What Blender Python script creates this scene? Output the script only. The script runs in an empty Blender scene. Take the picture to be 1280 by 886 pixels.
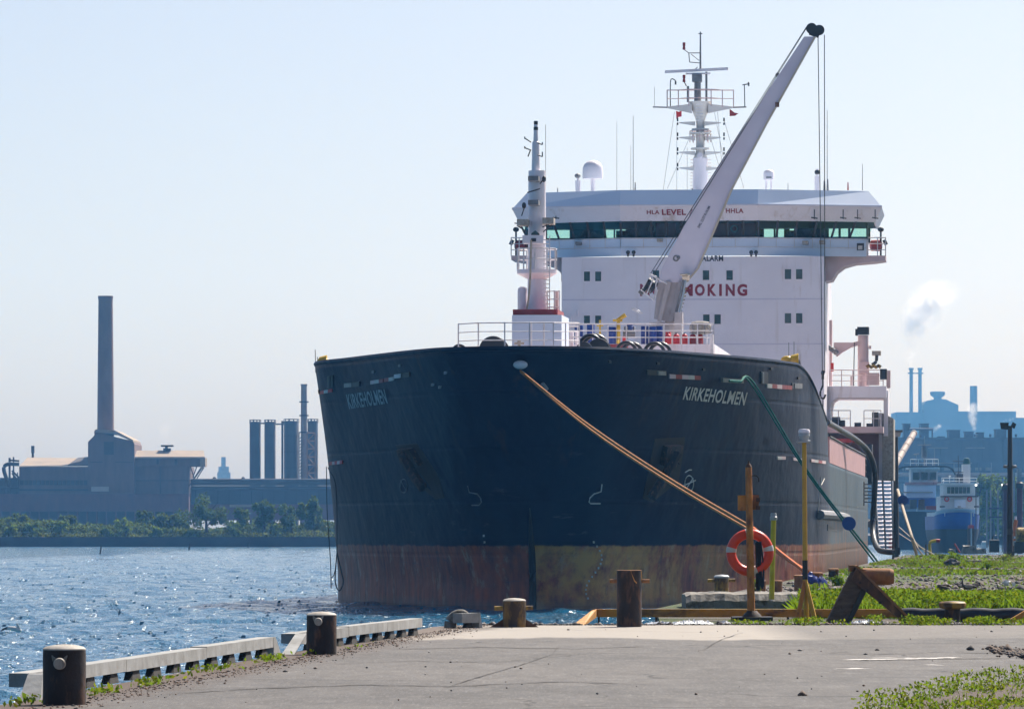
import bpy, math, random
import numpy as np
from mathutils import Vector, Matrix
random.seed(7); rng = np.random.default_rng(7)
R = math.radians
scene = bpy.context.scene
col = scene.collection

# ------------------------------------------------------------------ camera, sun, sky, exposure
F, CX, HY, H = 6600.0, 640.0, 662.0, 3.3          # focal length in photo pixels, horizon row, eye height over the water
cam_d = bpy.data.cameras.new('camera'); cam = bpy.data.objects.new('camera', cam_d); col.objects.link(cam)
cam.location = (0, 0, H); cam.rotation_euler = (R(90), 0, 0)
cam_d.sensor_width = 36; cam_d.lens = 36*F/1280; cam_d.shift_y = (HY-443)/1280
cam_d.clip_start = 1; cam_d.clip_end = 9000
scene.camera = cam

SUN_AZ, SUN_EL = 35.0, 48.0                         # from straight ahead towards the right
sun_d = bpy.data.lights.new('sun', 'SUN'); sun = bpy.data.objects.new('sun', sun_d); col.objects.link(sun)
sun_d.energy = 5.0; sun_d.angle = R(0.53); sun_d.color = (1.0, 0.95, 0.87)
S = Vector((math.sin(R(SUN_AZ))*math.cos(R(SUN_EL)), math.cos(R(SUN_AZ))*math.cos(R(SUN_EL)), math.sin(R(SUN_EL))))
sun.rotation_euler = S.to_track_quat('Z', 'Y').to_euler()
world = bpy.data.worlds.new('World'); scene.world = world; world.use_nodes = True
wn = world.node_tree.nodes; wl = world.node_tree.links
sky = wn.new('ShaderNodeTexSky'); sky.sky_type = 'NISHITA'; sky.sun_disc = False
sky.sun_elevation = R(SUN_EL); sky.sun_rotation = R(SUN_AZ)
sky.air_density = 0.55; sky.dust_density = 2.0; sky.ozone_density = 0.1
bg = wn['Background']; bg.inputs['Strength'].default_value = 0.09
wl.new(sky.outputs[0], bg.inputs['Color'])
scene.view_settings.view_transform = 'Standard'; scene.view_settings.look = 'None'
scene.view_settings.exposure = 0.6; scene.view_settings.gamma = 1.0
scene.render.engine = 'CYCLES'
cy = scene.cycles
cy.use_denoising = True; cy.max_bounces = 8; cy.diffuse_bounces = 2; cy.glossy_bounces = 3
cy.transparent_max_bounces = 12; cy.transmission_bounces = 3; cy.volume_bounces = 6
cy.caustics_reflective = False; cy.caustics_refractive = False; cy.sample_clamp_indirect = 6

# ------------------------------------------------------------------ places
def at(px, py, Y): return Vector(((px-CX)/F*Y, Y, H+(HY-py)/F*Y))
GZ = 1.65                                           # height of the quay over the water
def grd(px, py, z=GZ):
    Y = (H-z)*F/(py-HY); return Vector(((px-CX)/F*Y, Y, z))
TH = R(5.2); SX, SY = 0.33, 216.0                   # ship: stem head and heading
cT, sT = math.cos(TH), math.sin(TH)
def sp(px, py, s):                                  # ship coordinates (port, aft, up) seen at a photo point, s metres aft of the stem
    k = (px-CX)/F
    Y = (s+SX*sT+SY*cT)/(k*sT+cT); X = k*Y
    return Vector(((X-SX)*cT-(Y-SY)*sT, s, H+(HY-py)/F*Y))
def w2s(v):
    return Vector(((v[0]-SX)*cT-(v[1]-SY)*sT, (v[0]-SX)*sT+(v[1]-SY)*cT, v[2]))
def s2w(v):
    return Vector((SX+v[0]*cT+v[1]*sT, SY-v[0]*sT+v[1]*cT, v[2]))

# ------------------------------------------------------------------ materials
MATS = {}
def nd(nt, t, **kw):
    n = nt.nodes.new('ShaderNode'+t)
    for k, v in kw.items(): setattr(n, k, v)
    return n
def noise(nt, vec, scale, detail=4, rough=0.55, stretch=None):
    if stretch:
        mp = nd(nt, 'Mapping'); mp.inputs['Scale'].default_value = stretch
        nt.links.new(vec, mp.inputs['Vector']); vec = mp.outputs[0]
    n = nd(nt, 'TexNoise'); n.inputs['Scale'].default_value = scale
    n.inputs['Detail'].default_value = detail; n.inputs['Roughness'].default_value = rough
    nt.links.new(vec, n.inputs['Vector']); return n.outputs[0]
def ramp(nt, fac, a, b, ca=(0,0,0,1), cb=(1,1,1,1)):
    r = nd(nt, 'ValToRGB'); r.color_ramp.elements[0].position = a; r.color_ramp.elements[1].position = b
    r.color_ramp.elements[0].color = ca; r.color_ramp.elements[1].color = cb
    nt.links.new(fac, r.inputs[0]); return r.outputs[0]
def mixc(nt, fac, a, b):
    m = nd(nt, 'MixRGB')
    for i, v in ((0, fac), (1, a), (2, b)):
        if isinstance(v, (tuple, list)): m.inputs[i].default_value = (*v[:3], 1)
        elif isinstance(v, (int, float)): m.inputs[i].default_value = v
        else: nt.links.new(v, m.inputs[i])
    return m.outputs[0]
def math_(nt, op, a, b=None):
    m = nd(nt, 'Math', operation=op)
    for i, v in ((0, a), (1, b)):
        if v is None: continue
        if isinstance(v, (int, float)): m.inputs[i].default_value = v
        else: nt.links.new(v, m.inputs[i])
    return m.outputs[0]
def newmat(name):
    m = bpy.data.materials.new(name); m.use_nodes = True; nt = m.node_tree
    MATS[name] = m
    return m, nt, nt.nodes['Principled BSDF']
def M(name, c, c2=None, scale=4.0, rough=0.6, metal=0.0, bump=0.0, bscale=None, rust=None, rthr=(0.55, 0.7), rscale=3.0, rstretch=(1,1,0.35), lo=0.35, hi=0.65, stretch=None, spec=0.5, weep=None):
    m, nt, b = newmat(name)
    pos = nd(nt, 'NewGeometry').outputs['Position']
    c2 = c2 or tuple(x*0.72 for x in c)
    colr = mixc(nt, ramp(nt, noise(nt, pos, scale, 6, 0.6, stretch), lo, hi), c, c2)
    if rust:
        colr = mixc(nt, ramp(nt, noise(nt, pos, rscale, 7, 0.65, rstretch), *rthr), colr, rust)
    if weep: colr = mixc(nt, math_(nt, 'MULTIPLY', ramp(nt, noise(nt, pos, 1.7, 5, 0.6, (1, 1, 0.05)), 0.58, 0.74), 0.55), colr, weep)
    nt.links.new(colr, b.inputs['Base Color'])
    b.inputs['Roughness'].default_value = rough; b.inputs['Metallic'].default_value = metal
    b.inputs['Specular IOR Level'].default_value = spec
    if bump:
        bp = nd(nt, 'Bump'); bp.inputs['Strength'].default_value = 1.0; bp.inputs['Distance'].default_value = bump
        nt.links.new(noise(nt, pos, bscale or scale*4, 5, 0.6), bp.inputs['Height'])
        nt.links.new(bp.outputs[0], b.inputs['Normal'])
    return m
def LEAF(name, c, c2, scale, trans=0.45):
    m, nt, b = newmat(name)
    nt.nodes.remove(b)
    pos = nd(nt, 'NewGeometry').outputs['Position']
    colr = mixc(nt, ramp(nt, noise(nt, pos, scale, 5, 0.65), 0.35, 0.65), c, c2)
    d = nd(nt, 'BsdfDiffuse'); t = nd(nt, 'BsdfTranslucent'); x = nd(nt, 'MixShader'); x.inputs[0].default_value = trans
    nt.links.new(colr, d.inputs[0]); nt.links.new(mixc(nt, 0.35, colr, (0.32, 0.42, 0.02)), t.inputs[0])
    nt.links.new(d.outputs[0], x.inputs[1]); nt.links.new(t.outputs[0], x.inputs[2])
    nt.links.new(x.outputs[0], nt.nodes['Material Output'].inputs[0]); return m
RUST = (0.16, 0.055, 0.022)
M('white_paint', (0.88, 0.83, 0.88), (0.82, 0.77, 0.82), 0.5, 0.45, rust=(0.46, 0.32, 0.24), rthr=(0.58, 0.80), rscale=0.55, rstretch=(1.6, 1.6, 0.25), weep=(0.58, 0.49, 0.44), bump=0.03, bscale=0.9)
M('white_clean', (0.88, 0.82, 0.86), (0.80, 0.74, 0.79), 1.2, 0.4)
M('white_rail', (0.78, 0.75, 0.77), None, 2.0, 0.5)
M('visor_paint', (0.72, 0.80, 0.93), (0.66, 0.74, 0.88), 0.35, 0.35)
M('pink_primer', (0.52, 0.30, 0.30), (0.42, 0.23, 0.23), 0.8, 0.6, rust=(0.3, 0.12, 0.1), rthr=(0.6, 0.75), rscale=1.0)
M('pink_white', (0.68, 0.52, 0.52), (0.60, 0.44, 0.44), 1.2, 0.55, rust=(0.40, 0.2, 0.16), rthr=(0.66, 0.8), rscale=1.5)
M('boom_paint', (0.70, 0.66, 0.75), (0.62, 0.58, 0.68), 0.7, 0.42, rust=(0.22, 0.14, 0.11), rthr=(0.70, 0.76), rscale=1.4, rstretch=(1, 1, 1))
M('boom_grey', (0.47, 0.42, 0.42), (0.36, 0.32, 0.32), 1.2, 0.5, rust=(0.25, 0.15, 0.1), rthr=(0.6, 0.8), rscale=1.2)
M('boom_cream', (0.62, 0.55, 0.45), (0.5, 0.42, 0.32), 1.0, 0.5)
M('mast_cream', (0.84, 0.79, 0.74), (0.74, 0.69, 0.64), 2, 0.5)
M('rust_yellow', (0.30, 0.17, 0.03), (0.17, 0.085, 0.022), 4, .7, rust=(0.05, 0.028, 0.016), rthr=(0.42, 0.55), rscale=6)
M('deck_bounce', (0.68, 0.58, 0.60), (0.58, 0.50, 0.52), 0.8, 0.7)  # unseen decks made pale pink to bounce sunlight onto the shaded white walls
M('black_steel', (0.012, 0.012, 0.014), (0.02, 0.018, 0.018), 3, 0.45)
M('dark_grey', (0.06, 0.06, 0.065), (0.035, 0.035, 0.04), 3, 0.6)
M('mid_grey', (0.25, 0.25, 0.26), (0.17, 0.17, 0.18), 3, 0.6)
M('rubber', (0.012, 0.014, 0.02), (0.02, 0.022, 0.028), 3, 0.4)
M('red_paint', (0.36, 0.03, 0.03), (0.26, 0.02, 0.025), 3, 0.45)
M('red_bright', (0.68, 0.03, 0.03), (0.55, 0.03, 0.03), 3, 0.5)
M('red_letter', (0.30, 0.012, 0.03), (0.24, 0.01, 0.025), 3, 0.5)
M('dark_letter', (0.02, 0.02, 0.05), None, 3, 0.5)
M('white_letter', (0.62, 0.62, 0.58), (0.45, 0.42, 0.34), 1.5, 0.6, rust=(0.16, 0.10, 0.06), rthr=(0.58, 0.72), rscale=1.2)
M('faded_letter', (0.32, 0.42, 0.45), (0.16, 0.23, 0.26), 2.5, 0.6)
M('blue_drum', (0.012, 0.045, 0.28), (0.01, 0.03, 0.2), 3, 0.35)
M('blue_disc', (0.015, 0.07, 0.32), (0.01, 0.05, 0.25), 3, 0.4)
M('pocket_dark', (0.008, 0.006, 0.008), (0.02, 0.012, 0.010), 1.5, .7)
M('yellow_paint', (0.62, 0.40, 0.02), (0.5, 0.3, 0.015), 4, 0.45)
M('yellow_old', (0.42, 0.26, 0.03), (0.26, 0.15, 0.03), 3, 0.6, rust=(0.07,0.04,0.02), rthr=(0.44, 0.58), rscale=6, rstretch=(1,1,0.5))
M('yellow_lemon', (0.62, 0.52, 0.02), (0.5, 0.4, 0.02), 4, 0.5, rust=(0.2,0.14,0.03), rthr=(0.6,0.7), rscale=5)
M('yellow_pole', (0.60, 0.36, 0.04), (0.48, 0.27, 0.03), 4, 0.55, rust=(0.22,0.11,0.03), rthr=(0.62,0.74), rscale=4, rstretch=(1,1,.4))
M('orange_beam', (0.60, 0.27, 0.03), (0.44, 0.19, 0.025), 3, 0.6, rust=(0.13, 0.06, 0.02), rthr=(0.5, 0.66), rscale=3.0, rstretch=(0.5, 1, 1))
M('orange_rust', (0.56, 0.22, 0.04), (0.40, 0.145, 0.03), 5, 0.7, rust=(0.10, 0.04, 0.02), rthr=(0.52, 0.68), rscale=5, rstretch=(1,1,0.3), bump=0.004)
M('rust_brown', (0.14, 0.06, 0.03), (0.07, 0.035, 0.022), 6, 0.8, rust=(0.26, 0.12, 0.05), rthr=(0.56, 0.7), rscale=5, bump=0.006)
M('rust_orange', (0.34, 0.15, 0.05), (0.2, 0.09, 0.04), 7, 0.8, bump=0.005)
M('dark_rust', (0.032, 0.018, 0.014), (0.018, 0.012, 0.011), 6, 0.75, rust=(0.13, 0.055, 0.028), rthr=(0.52, 0.68), rscale=7, bump=0.006)
M('lifebuoy_orange', (0.80, 0.052, 0.008), (0.68, 0.045, 0.008), 5, 0.38)
M('reflect_white', (0.66, 0.62, 0.58), None, 5, 0.5)
M('wood_white', (0.36, 0.36, 0.35), (0.23, 0.225, 0.21), 3, 0.75, rust=(0.25, 0.22, 0.19), rthr=(0.58, 0.72), rscale=5, rstretch=(1,1,3), bump=0.006)
M('wood_dark', (0.022, 0.02, 0.019), (0.04, 0.034, 0.028), 6, 0.9, bump=0.01)
M('wood_brown', (0.16, 0.11, 0.08), (0.09, 0.06, 0.045), 5, 0.85, stretch=(1,1,4), bump=0.01)
M('concrete_old', (0.30, 0.27, 0.23), (0.17, 0.155, 0.135), 2.5, 0.9, rust=(0.08, 0.07, 0.055), rthr=(0.5, 0.64), rscale=4, rstretch=(1,1,1), bump=0.03, bscale=6)
M('cap_pale', (0.46, 0.42, 0.37), (0.30, 0.26, 0.21), 6, 0.7, rust=(0.14,0.1,0.08), rthr=(0.55,0.7), rscale=8)
M('galv', (0.45, 0.46, 0.47), (0.33, 0.34, 0.35), 4, 0.5, 0.3)
M('tarp_blue', (0.02, 0.05, 0.33), (0.015, 0.035, 0.22), 6, 0.5)
M('plastic_sheet', (0.55, 0.58, 0.62), (0.06, 0.06, 0.07), 3, 0.3, lo=0.45, hi=0.52)
M('rope_orange', (0.58, 0.21, 0.03), (0.24, 0.09, 0.02), 7, 0.85)
M('rope_orange_new', (0.70, 0.16, 0.03), (0.5, 0.12, 0.03), 9, 0.85)
M('rope_green', (0.05, 0.22, 0.17), (0.03, 0.14, 0.11), 6, 0.85)
M('rope_cream', (0.55, 0.46, 0.34), (0.4, 0.32, 0.24), 6, 0.85)
M('rope_dark', (0.02, 0.025, 0.035), None, 6, 0.8)
M('glass_teal', (0.03, 0.075, 0.075), (0.02, 0.05, 0.055), 1, 0.12)
M('green_roof', (0.02, 0.09, 0.08), None, 1, 0.5)
# far places: own colours, walls and stacks lightened to stand in for haze
M('brick_far', (0.230, 0.135, 0.101), (0.162, 0.095, 0.074), 0.25, 0.9, stretch=(1,1,0.4))
M('cladding_brown', (0.203, 0.128, 0.115), (0.149, 0.095, 0.088), 0.6, 0.8, stretch=(1,1,0.15))
M('cladding_maroon', (0.176, 0.074, 0.074), (0.121, 0.061, 0.068), 0.6, 0.8, stretch=(1,1,0.3))
M('roof_tan', (0.36, 0.28, 0.21), (0.28, 0.22, 0.17), 0.15, 0.8)
M('dark_far', (0.047, 0.041, 0.047), (0.074, 0.061, 0.061), 0.2, 0.8)
M('silo_far', (0.081, 0.074, 0.081), (0.054, 0.047, 0.054), 0.3, 0.7, stretch=(1,1,0.1))
M('stack_grey', (0.324, 0.270, 0.243), (0.243, 0.189, 0.162), 0.3, 0.8)
M('scaffold_orange', (0.30, 0.15, 0.07), (0.22, 0.11, 0.06), 0.5, 0.7)
M('pale_far', (0.5, 0.48, 0.45), (0.4, 0.38, 0.36), 0.3, 0.7)
M('mill_blue', (0.095, 0.088, 0.101), (0.068, 0.065, 0.076), 0.06, 0.8, stretch=(1,1,0.2))
M('tube_tan', (0.42, 0.33, 0.27), (0.33, 0.25, 0.2), 0.2, 0.7)
M('tug_blue', (0.015, 0.08, 0.36), (0.015, 0.06, 0.27), 0.5, 0.45)
M('tug_dark', (0.02, 0.025, 0.04), (0.03, 0.03, 0.035), 0.5, 0.6)
M('tug_white', (0.72, 0.72, 0.72), (0.62, 0.62, 0.63), 0.4, 0.45)
M('pile_purple', (0.16, 0.05, 0.08), (0.10, 0.04, 0.06), 0.6, 0.8)
M('goose_brown', (0.075, 0.055, 0.042), (0.04, 0.03, 0.025), 20, 0.8)
M('goose_black', (0.01, 0.009, 0.009), None, 20, 0.7)
M('goose_pale', (0.36, 0.29, 0.22), (0.25, 0.2, 0.16), 18, 0.8)
M('gull_white', (0.72, 0.70, 0.68), (0.6, 0.58, 0.57), 18, 0.7)
M('gull_grey', (0.18, 0.17, 0.17), (0.1, 0.095, 0.1), 18, 0.7)
M('orange_machine', (0.6, 0.14, 0.03), (0.45, 0.1, 0.03), 1, 0.5)
M('shore_stone', (0.075, 0.065, 0.06), (0.04, 0.036, 0.036), 0.3, 0.9)
M('litter', (0.78, 0.78, 0.78), (0.65, 0.65, 0.66), 9, 0.6)
M('steel_bright', (0.6, 0.6, 0.62), (0.5, 0.5, 0.52), 3, 0.25, 0.7)
M('bark', (0.06, 0.045, 0.035), (0.035, 0.027, 0.02), 3, 0.9)
LEAF('leaf_dark', (0.045, 0.08, 0.025), (0.07, 0.11, 0.03), 0.4, 0.3)
LEAF('leaf_fresh', (0.11, 0.17, 0.03), (0.15, 0.21, 0.04), 0.4, 0.45)
LEAF('leaf_olive', (0.08, 0.085, 0.035), (0.055, 0.065, 0.03), 0.4, 0.35)
LEAF('grass_green', (0.13, 0.24, 0.015), (0.08, 0.155, 0.014), 0.9, 0.5)
LEAF('grass_dry', (0.16, 0.14, 0.06), (0.09, 0.10, 0.03), 0.8, 0.4)
LEAF('weed_green', (0.105, 0.19, 0.014), (0.06, 0.12, 0.014), 6.0, 0.5)
LEAF('weed_yellow', (0.20, 0.19, 0.015), (0.11, 0.13, 0.015), 5.0, 0.5)

def bridge_glass():
    m, nt, b = newmat('bridge_glass'); nt.nodes.remove(b)
    t = nd(nt, 'BsdfTransparent'); t.inputs[0].default_value = (0.84, 0.97, 0.93, 1)
    g = nd(nt, 'BsdfGlossy'); g.inputs['Roughness'].default_value = 0.03; g.inputs[0].default_value = (0.7, 0.8, 0.8, 1)
    x = nd(nt, 'MixShader'); x.inputs[0].default_value = 0.05
    nt.links.new(t.outputs[0], x.inputs[1]); nt.links.new(g.outputs[0], x.inputs[2]); nt.links.new(x.outputs[0], nt.nodes['Material Output'].inputs[0])
bridge_glass()
def lamp_mat():
    m, nt, b = newmat('lamp_lit'); b.inputs['Base Color'].default_value = (0.9, 0.9, 0.85, 1)
    b.inputs['Emission Color'].default_value = (1, 0.93, 0.8, 1); b.inputs['Emission Strength'].default_value = 3
lamp_mat()

def hull_mat():
    m, nt, b = newmat('hull_paint')
    tc = nd(nt, 'TexCoord').outputs['Object']
    sep = nd(nt, 'SeparateXYZ'); nt.links.new(tc, sep.inputs[0]); u, s, z = sep.outputs
    fine = noise(nt, tc, 1.6, 6, 0.6, (1, 1, 0.12))
    big = noise(nt, tc, 0.25, 5, 0.6)
    navy = mixc(nt, ramp(nt, fine, 0.35, 0.7), (0.002, 0.009, 0.030), (0.005, 0.015, 0.040))
    navy = mixc(nt, ramp(nt, big, 0.45, 0.7), navy, (0.009, 0.022, 0.045))
    # chalky, worn plating along the straight sides, with the grazing sun's brightening painted in
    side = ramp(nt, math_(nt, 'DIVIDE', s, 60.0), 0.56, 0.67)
    chalk_sunlit = mixc(nt, ramp(nt, noise(nt, tc, 0.7, 6, 0.65, (1, 1, 0.4)), 0.35, 0.62), (0.035, 0.07, 0.09), (0.075, 0.11, 0.125))
    navy = mixc(nt, math_(nt, 'MULTIPLY', side, 0.85), navy, chalk_sunlit)
    # red boot-topping with yellowed scum, scratches and hanging streaks
    streak = noise(nt, tc, 2.6, 6, 0.65, (1, 1, 0.16))
    blot = noise(nt, tc, 0.62, 7, 0.7, (1, 1, 0.9))
    red = mixc(nt, ramp(nt, streak, 0.36, 0.66), (0.42, 0.125, 0.07), (0.13, 0.055, 0.05))
    red = mixc(nt, math_(nt, 'MULTIPLY', ramp(nt, noise(nt, tc, 1.3, 7, 0.72, (1, 1, 0.5)), 0.56, 0.62), 0.7), red, (0.42, 0.30, 0.21))
    port = ramp(nt, math_(nt, 'ADD', math_(nt, 'DIVIDE', u, 12.0), 0.5), 0.49, 0.51)
    fall = ramp(nt, math_(nt, 'DIVIDE', u, 12.0), 0.25, 0.85, (1, 1, 1, 1), (0.15, 0.15, 0.15, 1))
    yel = math_(nt, 'MULTIPLY', math_(nt, 'MULTIPLY', port, fall), ramp(nt, blot, 0.40, 0.56))
    red = mixc(nt, math_(nt, 'MULTIPLY', yel, 0.85), red, (0.62, 0.33, 0.10))
    red = mixc(nt, ramp(nt, math_(nt, 'DIVIDE', s, 60.0), 0.40, 0.58), red, mixc(nt, ramp(nt, blot, 0.4, 0.6), (0.10, 0.075, 0.065), (0.16, 0.09, 0.05)))
    edge = math_(nt, 'ADD', z, math_(nt, 'MULTIPLY', math_(nt, 'SUBTRACT', fine, 0.5), 0.25))
    c = mixc(nt, ramp(nt, math_(nt, 'DIVIDE', edge, 10.0), 0.258, 0.266), red, navy)
    scuff = math_(nt, 'MULTIPLY', ramp(nt, noise(nt, tc, 0.8, 8, 0.75, (0.6, 0.6, 3.0)), 0.60, 0.66), ramp(nt, math_(nt, 'DIVIDE', z, 10.0), 0.26, 0.75, (1, 1, 1, 1), (0.1, 0.1, 0.1, 1)))
    c = mixc(nt, math_(nt, 'MULTIPLY', scuff, 0.6), c, (0.085, 0.085, 0.10))
    scum = math_(nt, 'MULTIPLY', ramp(nt, math_(nt, 'DIVIDE', edge, 10.0), 0.01, 0.045, (1, 1, 1, 1), (0, 0, 0, 1)), 0.5)
    c = mixc(nt, scum, c, (0.16, 0.15, 0.14))
    # rust on the worn side and weeping from the hawse pipes
    wear = math_(nt, 'MULTIPLY', math_(nt, 'MULTIPLY', ramp(nt, noise(nt, tc, 0.55, 7, 0.7, (1, 1, 0.6)), 0.50, 0.62), side), ramp(nt, math_(nt, 'DIVIDE', z, 10.0), 0.28, 0.5, (1, 1, 1, 1), (0.12, 0.12, 0.12, 1)))
    c = mixc(nt, math_(nt, 'MULTIPLY', wear, 0.85), c, (0.22, 0.10, 0.05))
    weep = math_(nt, 'MULTIPLY', ramp(nt, noise(nt, tc, 0.9, 5, 0.6, (1.0, 1.0, 0.06)), 0.60, 0.72), ramp(nt, math_(nt, 'DIVIDE', z, 10.0), 0.3, 0.9))
    c = mixc(nt, math_(nt, 'MULTIPLY', weep, 0.45), c, (0.07, 0.035, 0.02))
    nt.links.new(c, b.inputs['Base Color'])
    b.inputs['Roughness'].default_value = 0.45; b.inputs['Specular IOR Level'].default_value = 0.08
    # plating: shell seams and the dishing between frames
    bp = nd(nt, 'Bump'); bp.inputs['Distance'].default_value = 0.11; bp.inputs['Strength'].default_value = 0.8
    wv = nd(nt, 'TexWave', bands_direction='Z'); wv.inputs['Scale'].default_value = 0.14; wv.inputs['Distortion'].default_value = 0.0
    nt.links.new(tc, wv.inputs[0])
    seam = ramp(nt, wv.outputs['Fac'], 0.0, 0.02)
    h = math_(nt, 'ADD', math_(nt, 'MULTIPLY', seam, 0.12), math_(nt, 'ADD', math_(nt, 'MULTIPLY', noise(nt, tc, 0.8, 2, 0.5), 0.8), math_(nt, 'MULTIPLY', noise(nt, tc, 14, 4), 0.06)))
    nt.links.new(h, bp.inputs['Height']); nt.links.new(bp.outputs[0], b.inputs['Normal'])
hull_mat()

def water_mat():
    m, nt, b = newmat('water')
    pos = nd(nt, 'NewGeometry').outputs['Position']
    b.inputs['Base Color'].default_value = (0.010, 0.10, 0.19, 1); b.inputs['Roughness'].default_value = 0.08
    b.inputs['IOR'].default_value = 1.333
    a = noise(nt, pos, 0.9, 3, 0.55, (1, 0.8, 1)); c = noise(nt, pos, 3.4, 3, 0.6, (1, 0.85, 1)); d = noise(nt, pos, 11.0, 2, 0.5)
    h = math_(nt, 'ADD', math_(nt, 'MULTIPLY', a, 0.12), math_(nt, 'ADD', math_(nt, 'MULTIPLY', c, 0.22), math_(nt, 'MULTIPLY', d, 0.03)))
    peak = math_(nt, 'MAXIMUM', math_(nt, 'SUBTRACT', noise(nt, pos, 4.5, 2, 0.5), 0.62), 0.0)
    h = math_(nt, 'ADD', h, math_(nt, 'MULTIPLY', peak, 1.1))
    bp = nd(nt, 'Bump'); bp.inputs['Distance'].default_value = 1.0; bp.inputs['Strength'].default_value = 1.0
    nt.links.new(h, bp.inputs['Height'])
    sp_ = nd(nt, 'SeparateXYZ'); nt.links.new(pos, sp_.inputs[0])
    out = ramp(nt, math_(nt, 'DIVIDE', sp_.outputs[1], 400.0), 0.26, 0.42)            # open water: broader wavelets than in the shelter of the quay
    tot = None; msum = None
    for sx, sy, thr, amp, w_ in ((12, 1.5, 0.74, 1.9, math_(nt, 'SUBTRACT', 1.0, out)), (6.0, 0.55, 0.62, 1.7, out)):
        mp = nd(nt, 'Mapping'); mp.inputs['Scale'].default_value = (sx, sy, 1); nt.links.new(pos, mp.inputs['Vector'])
        vo = nd(nt, 'TexVoronoi'); vo.inputs['Scale'].default_value = 1.0; nt.links.new(mp.outputs[0], vo.inputs['Vector'])
        sc = nd(nt, 'SeparateColor'); nt.links.new(vo.outputs['Color'], sc.inputs[0])
        mask = math_(nt, 'MULTIPLY', math_(nt, 'MULTIPLY', math_(nt, 'GREATER_THAN', sc.outputs[0], thr), math_(nt, 'LESS_THAN', vo.outputs['Distance'], 0.42)), w_)
        cx = nd(nt, 'CombineXYZ')
        for i in (1, 2): nt.links.new(math_(nt, 'MULTIPLY', math_(nt, 'MULTIPLY', math_(nt, 'SUBTRACT', sc.outputs[i], 0.5), amp), mask), cx.inputs[i-1])
        if tot is None: tot, msum = cx.outputs[0], mask
        else:
            ad = nd(nt, 'VectorMath', operation='ADD'); nt.links.new(tot, ad.inputs[0]); nt.links.new(cx.outputs[0], ad.inputs[1]); tot = ad.outputs[0]; msum = math_(nt, 'ADD', msum, mask)
    mask = msum
    va = nd(nt, 'VectorMath', operation='ADD'); nt.links.new(bp.outputs[0], va.inputs[0]); nt.links.new(tot, va.inputs[1])
    vn = nd(nt, 'VectorMath', operation='NORMALIZE'); nt.links.new(va.outputs[0], vn.inputs[0]); nt.links.new(vn.outputs[0], b.inputs['Normal'])
    nt.links.new(math_(nt, 'ADD', math_(nt, 'MULTIPLY', mask, 0.15), 0.08), b.inputs['Roughness'])
water_mat()

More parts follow.
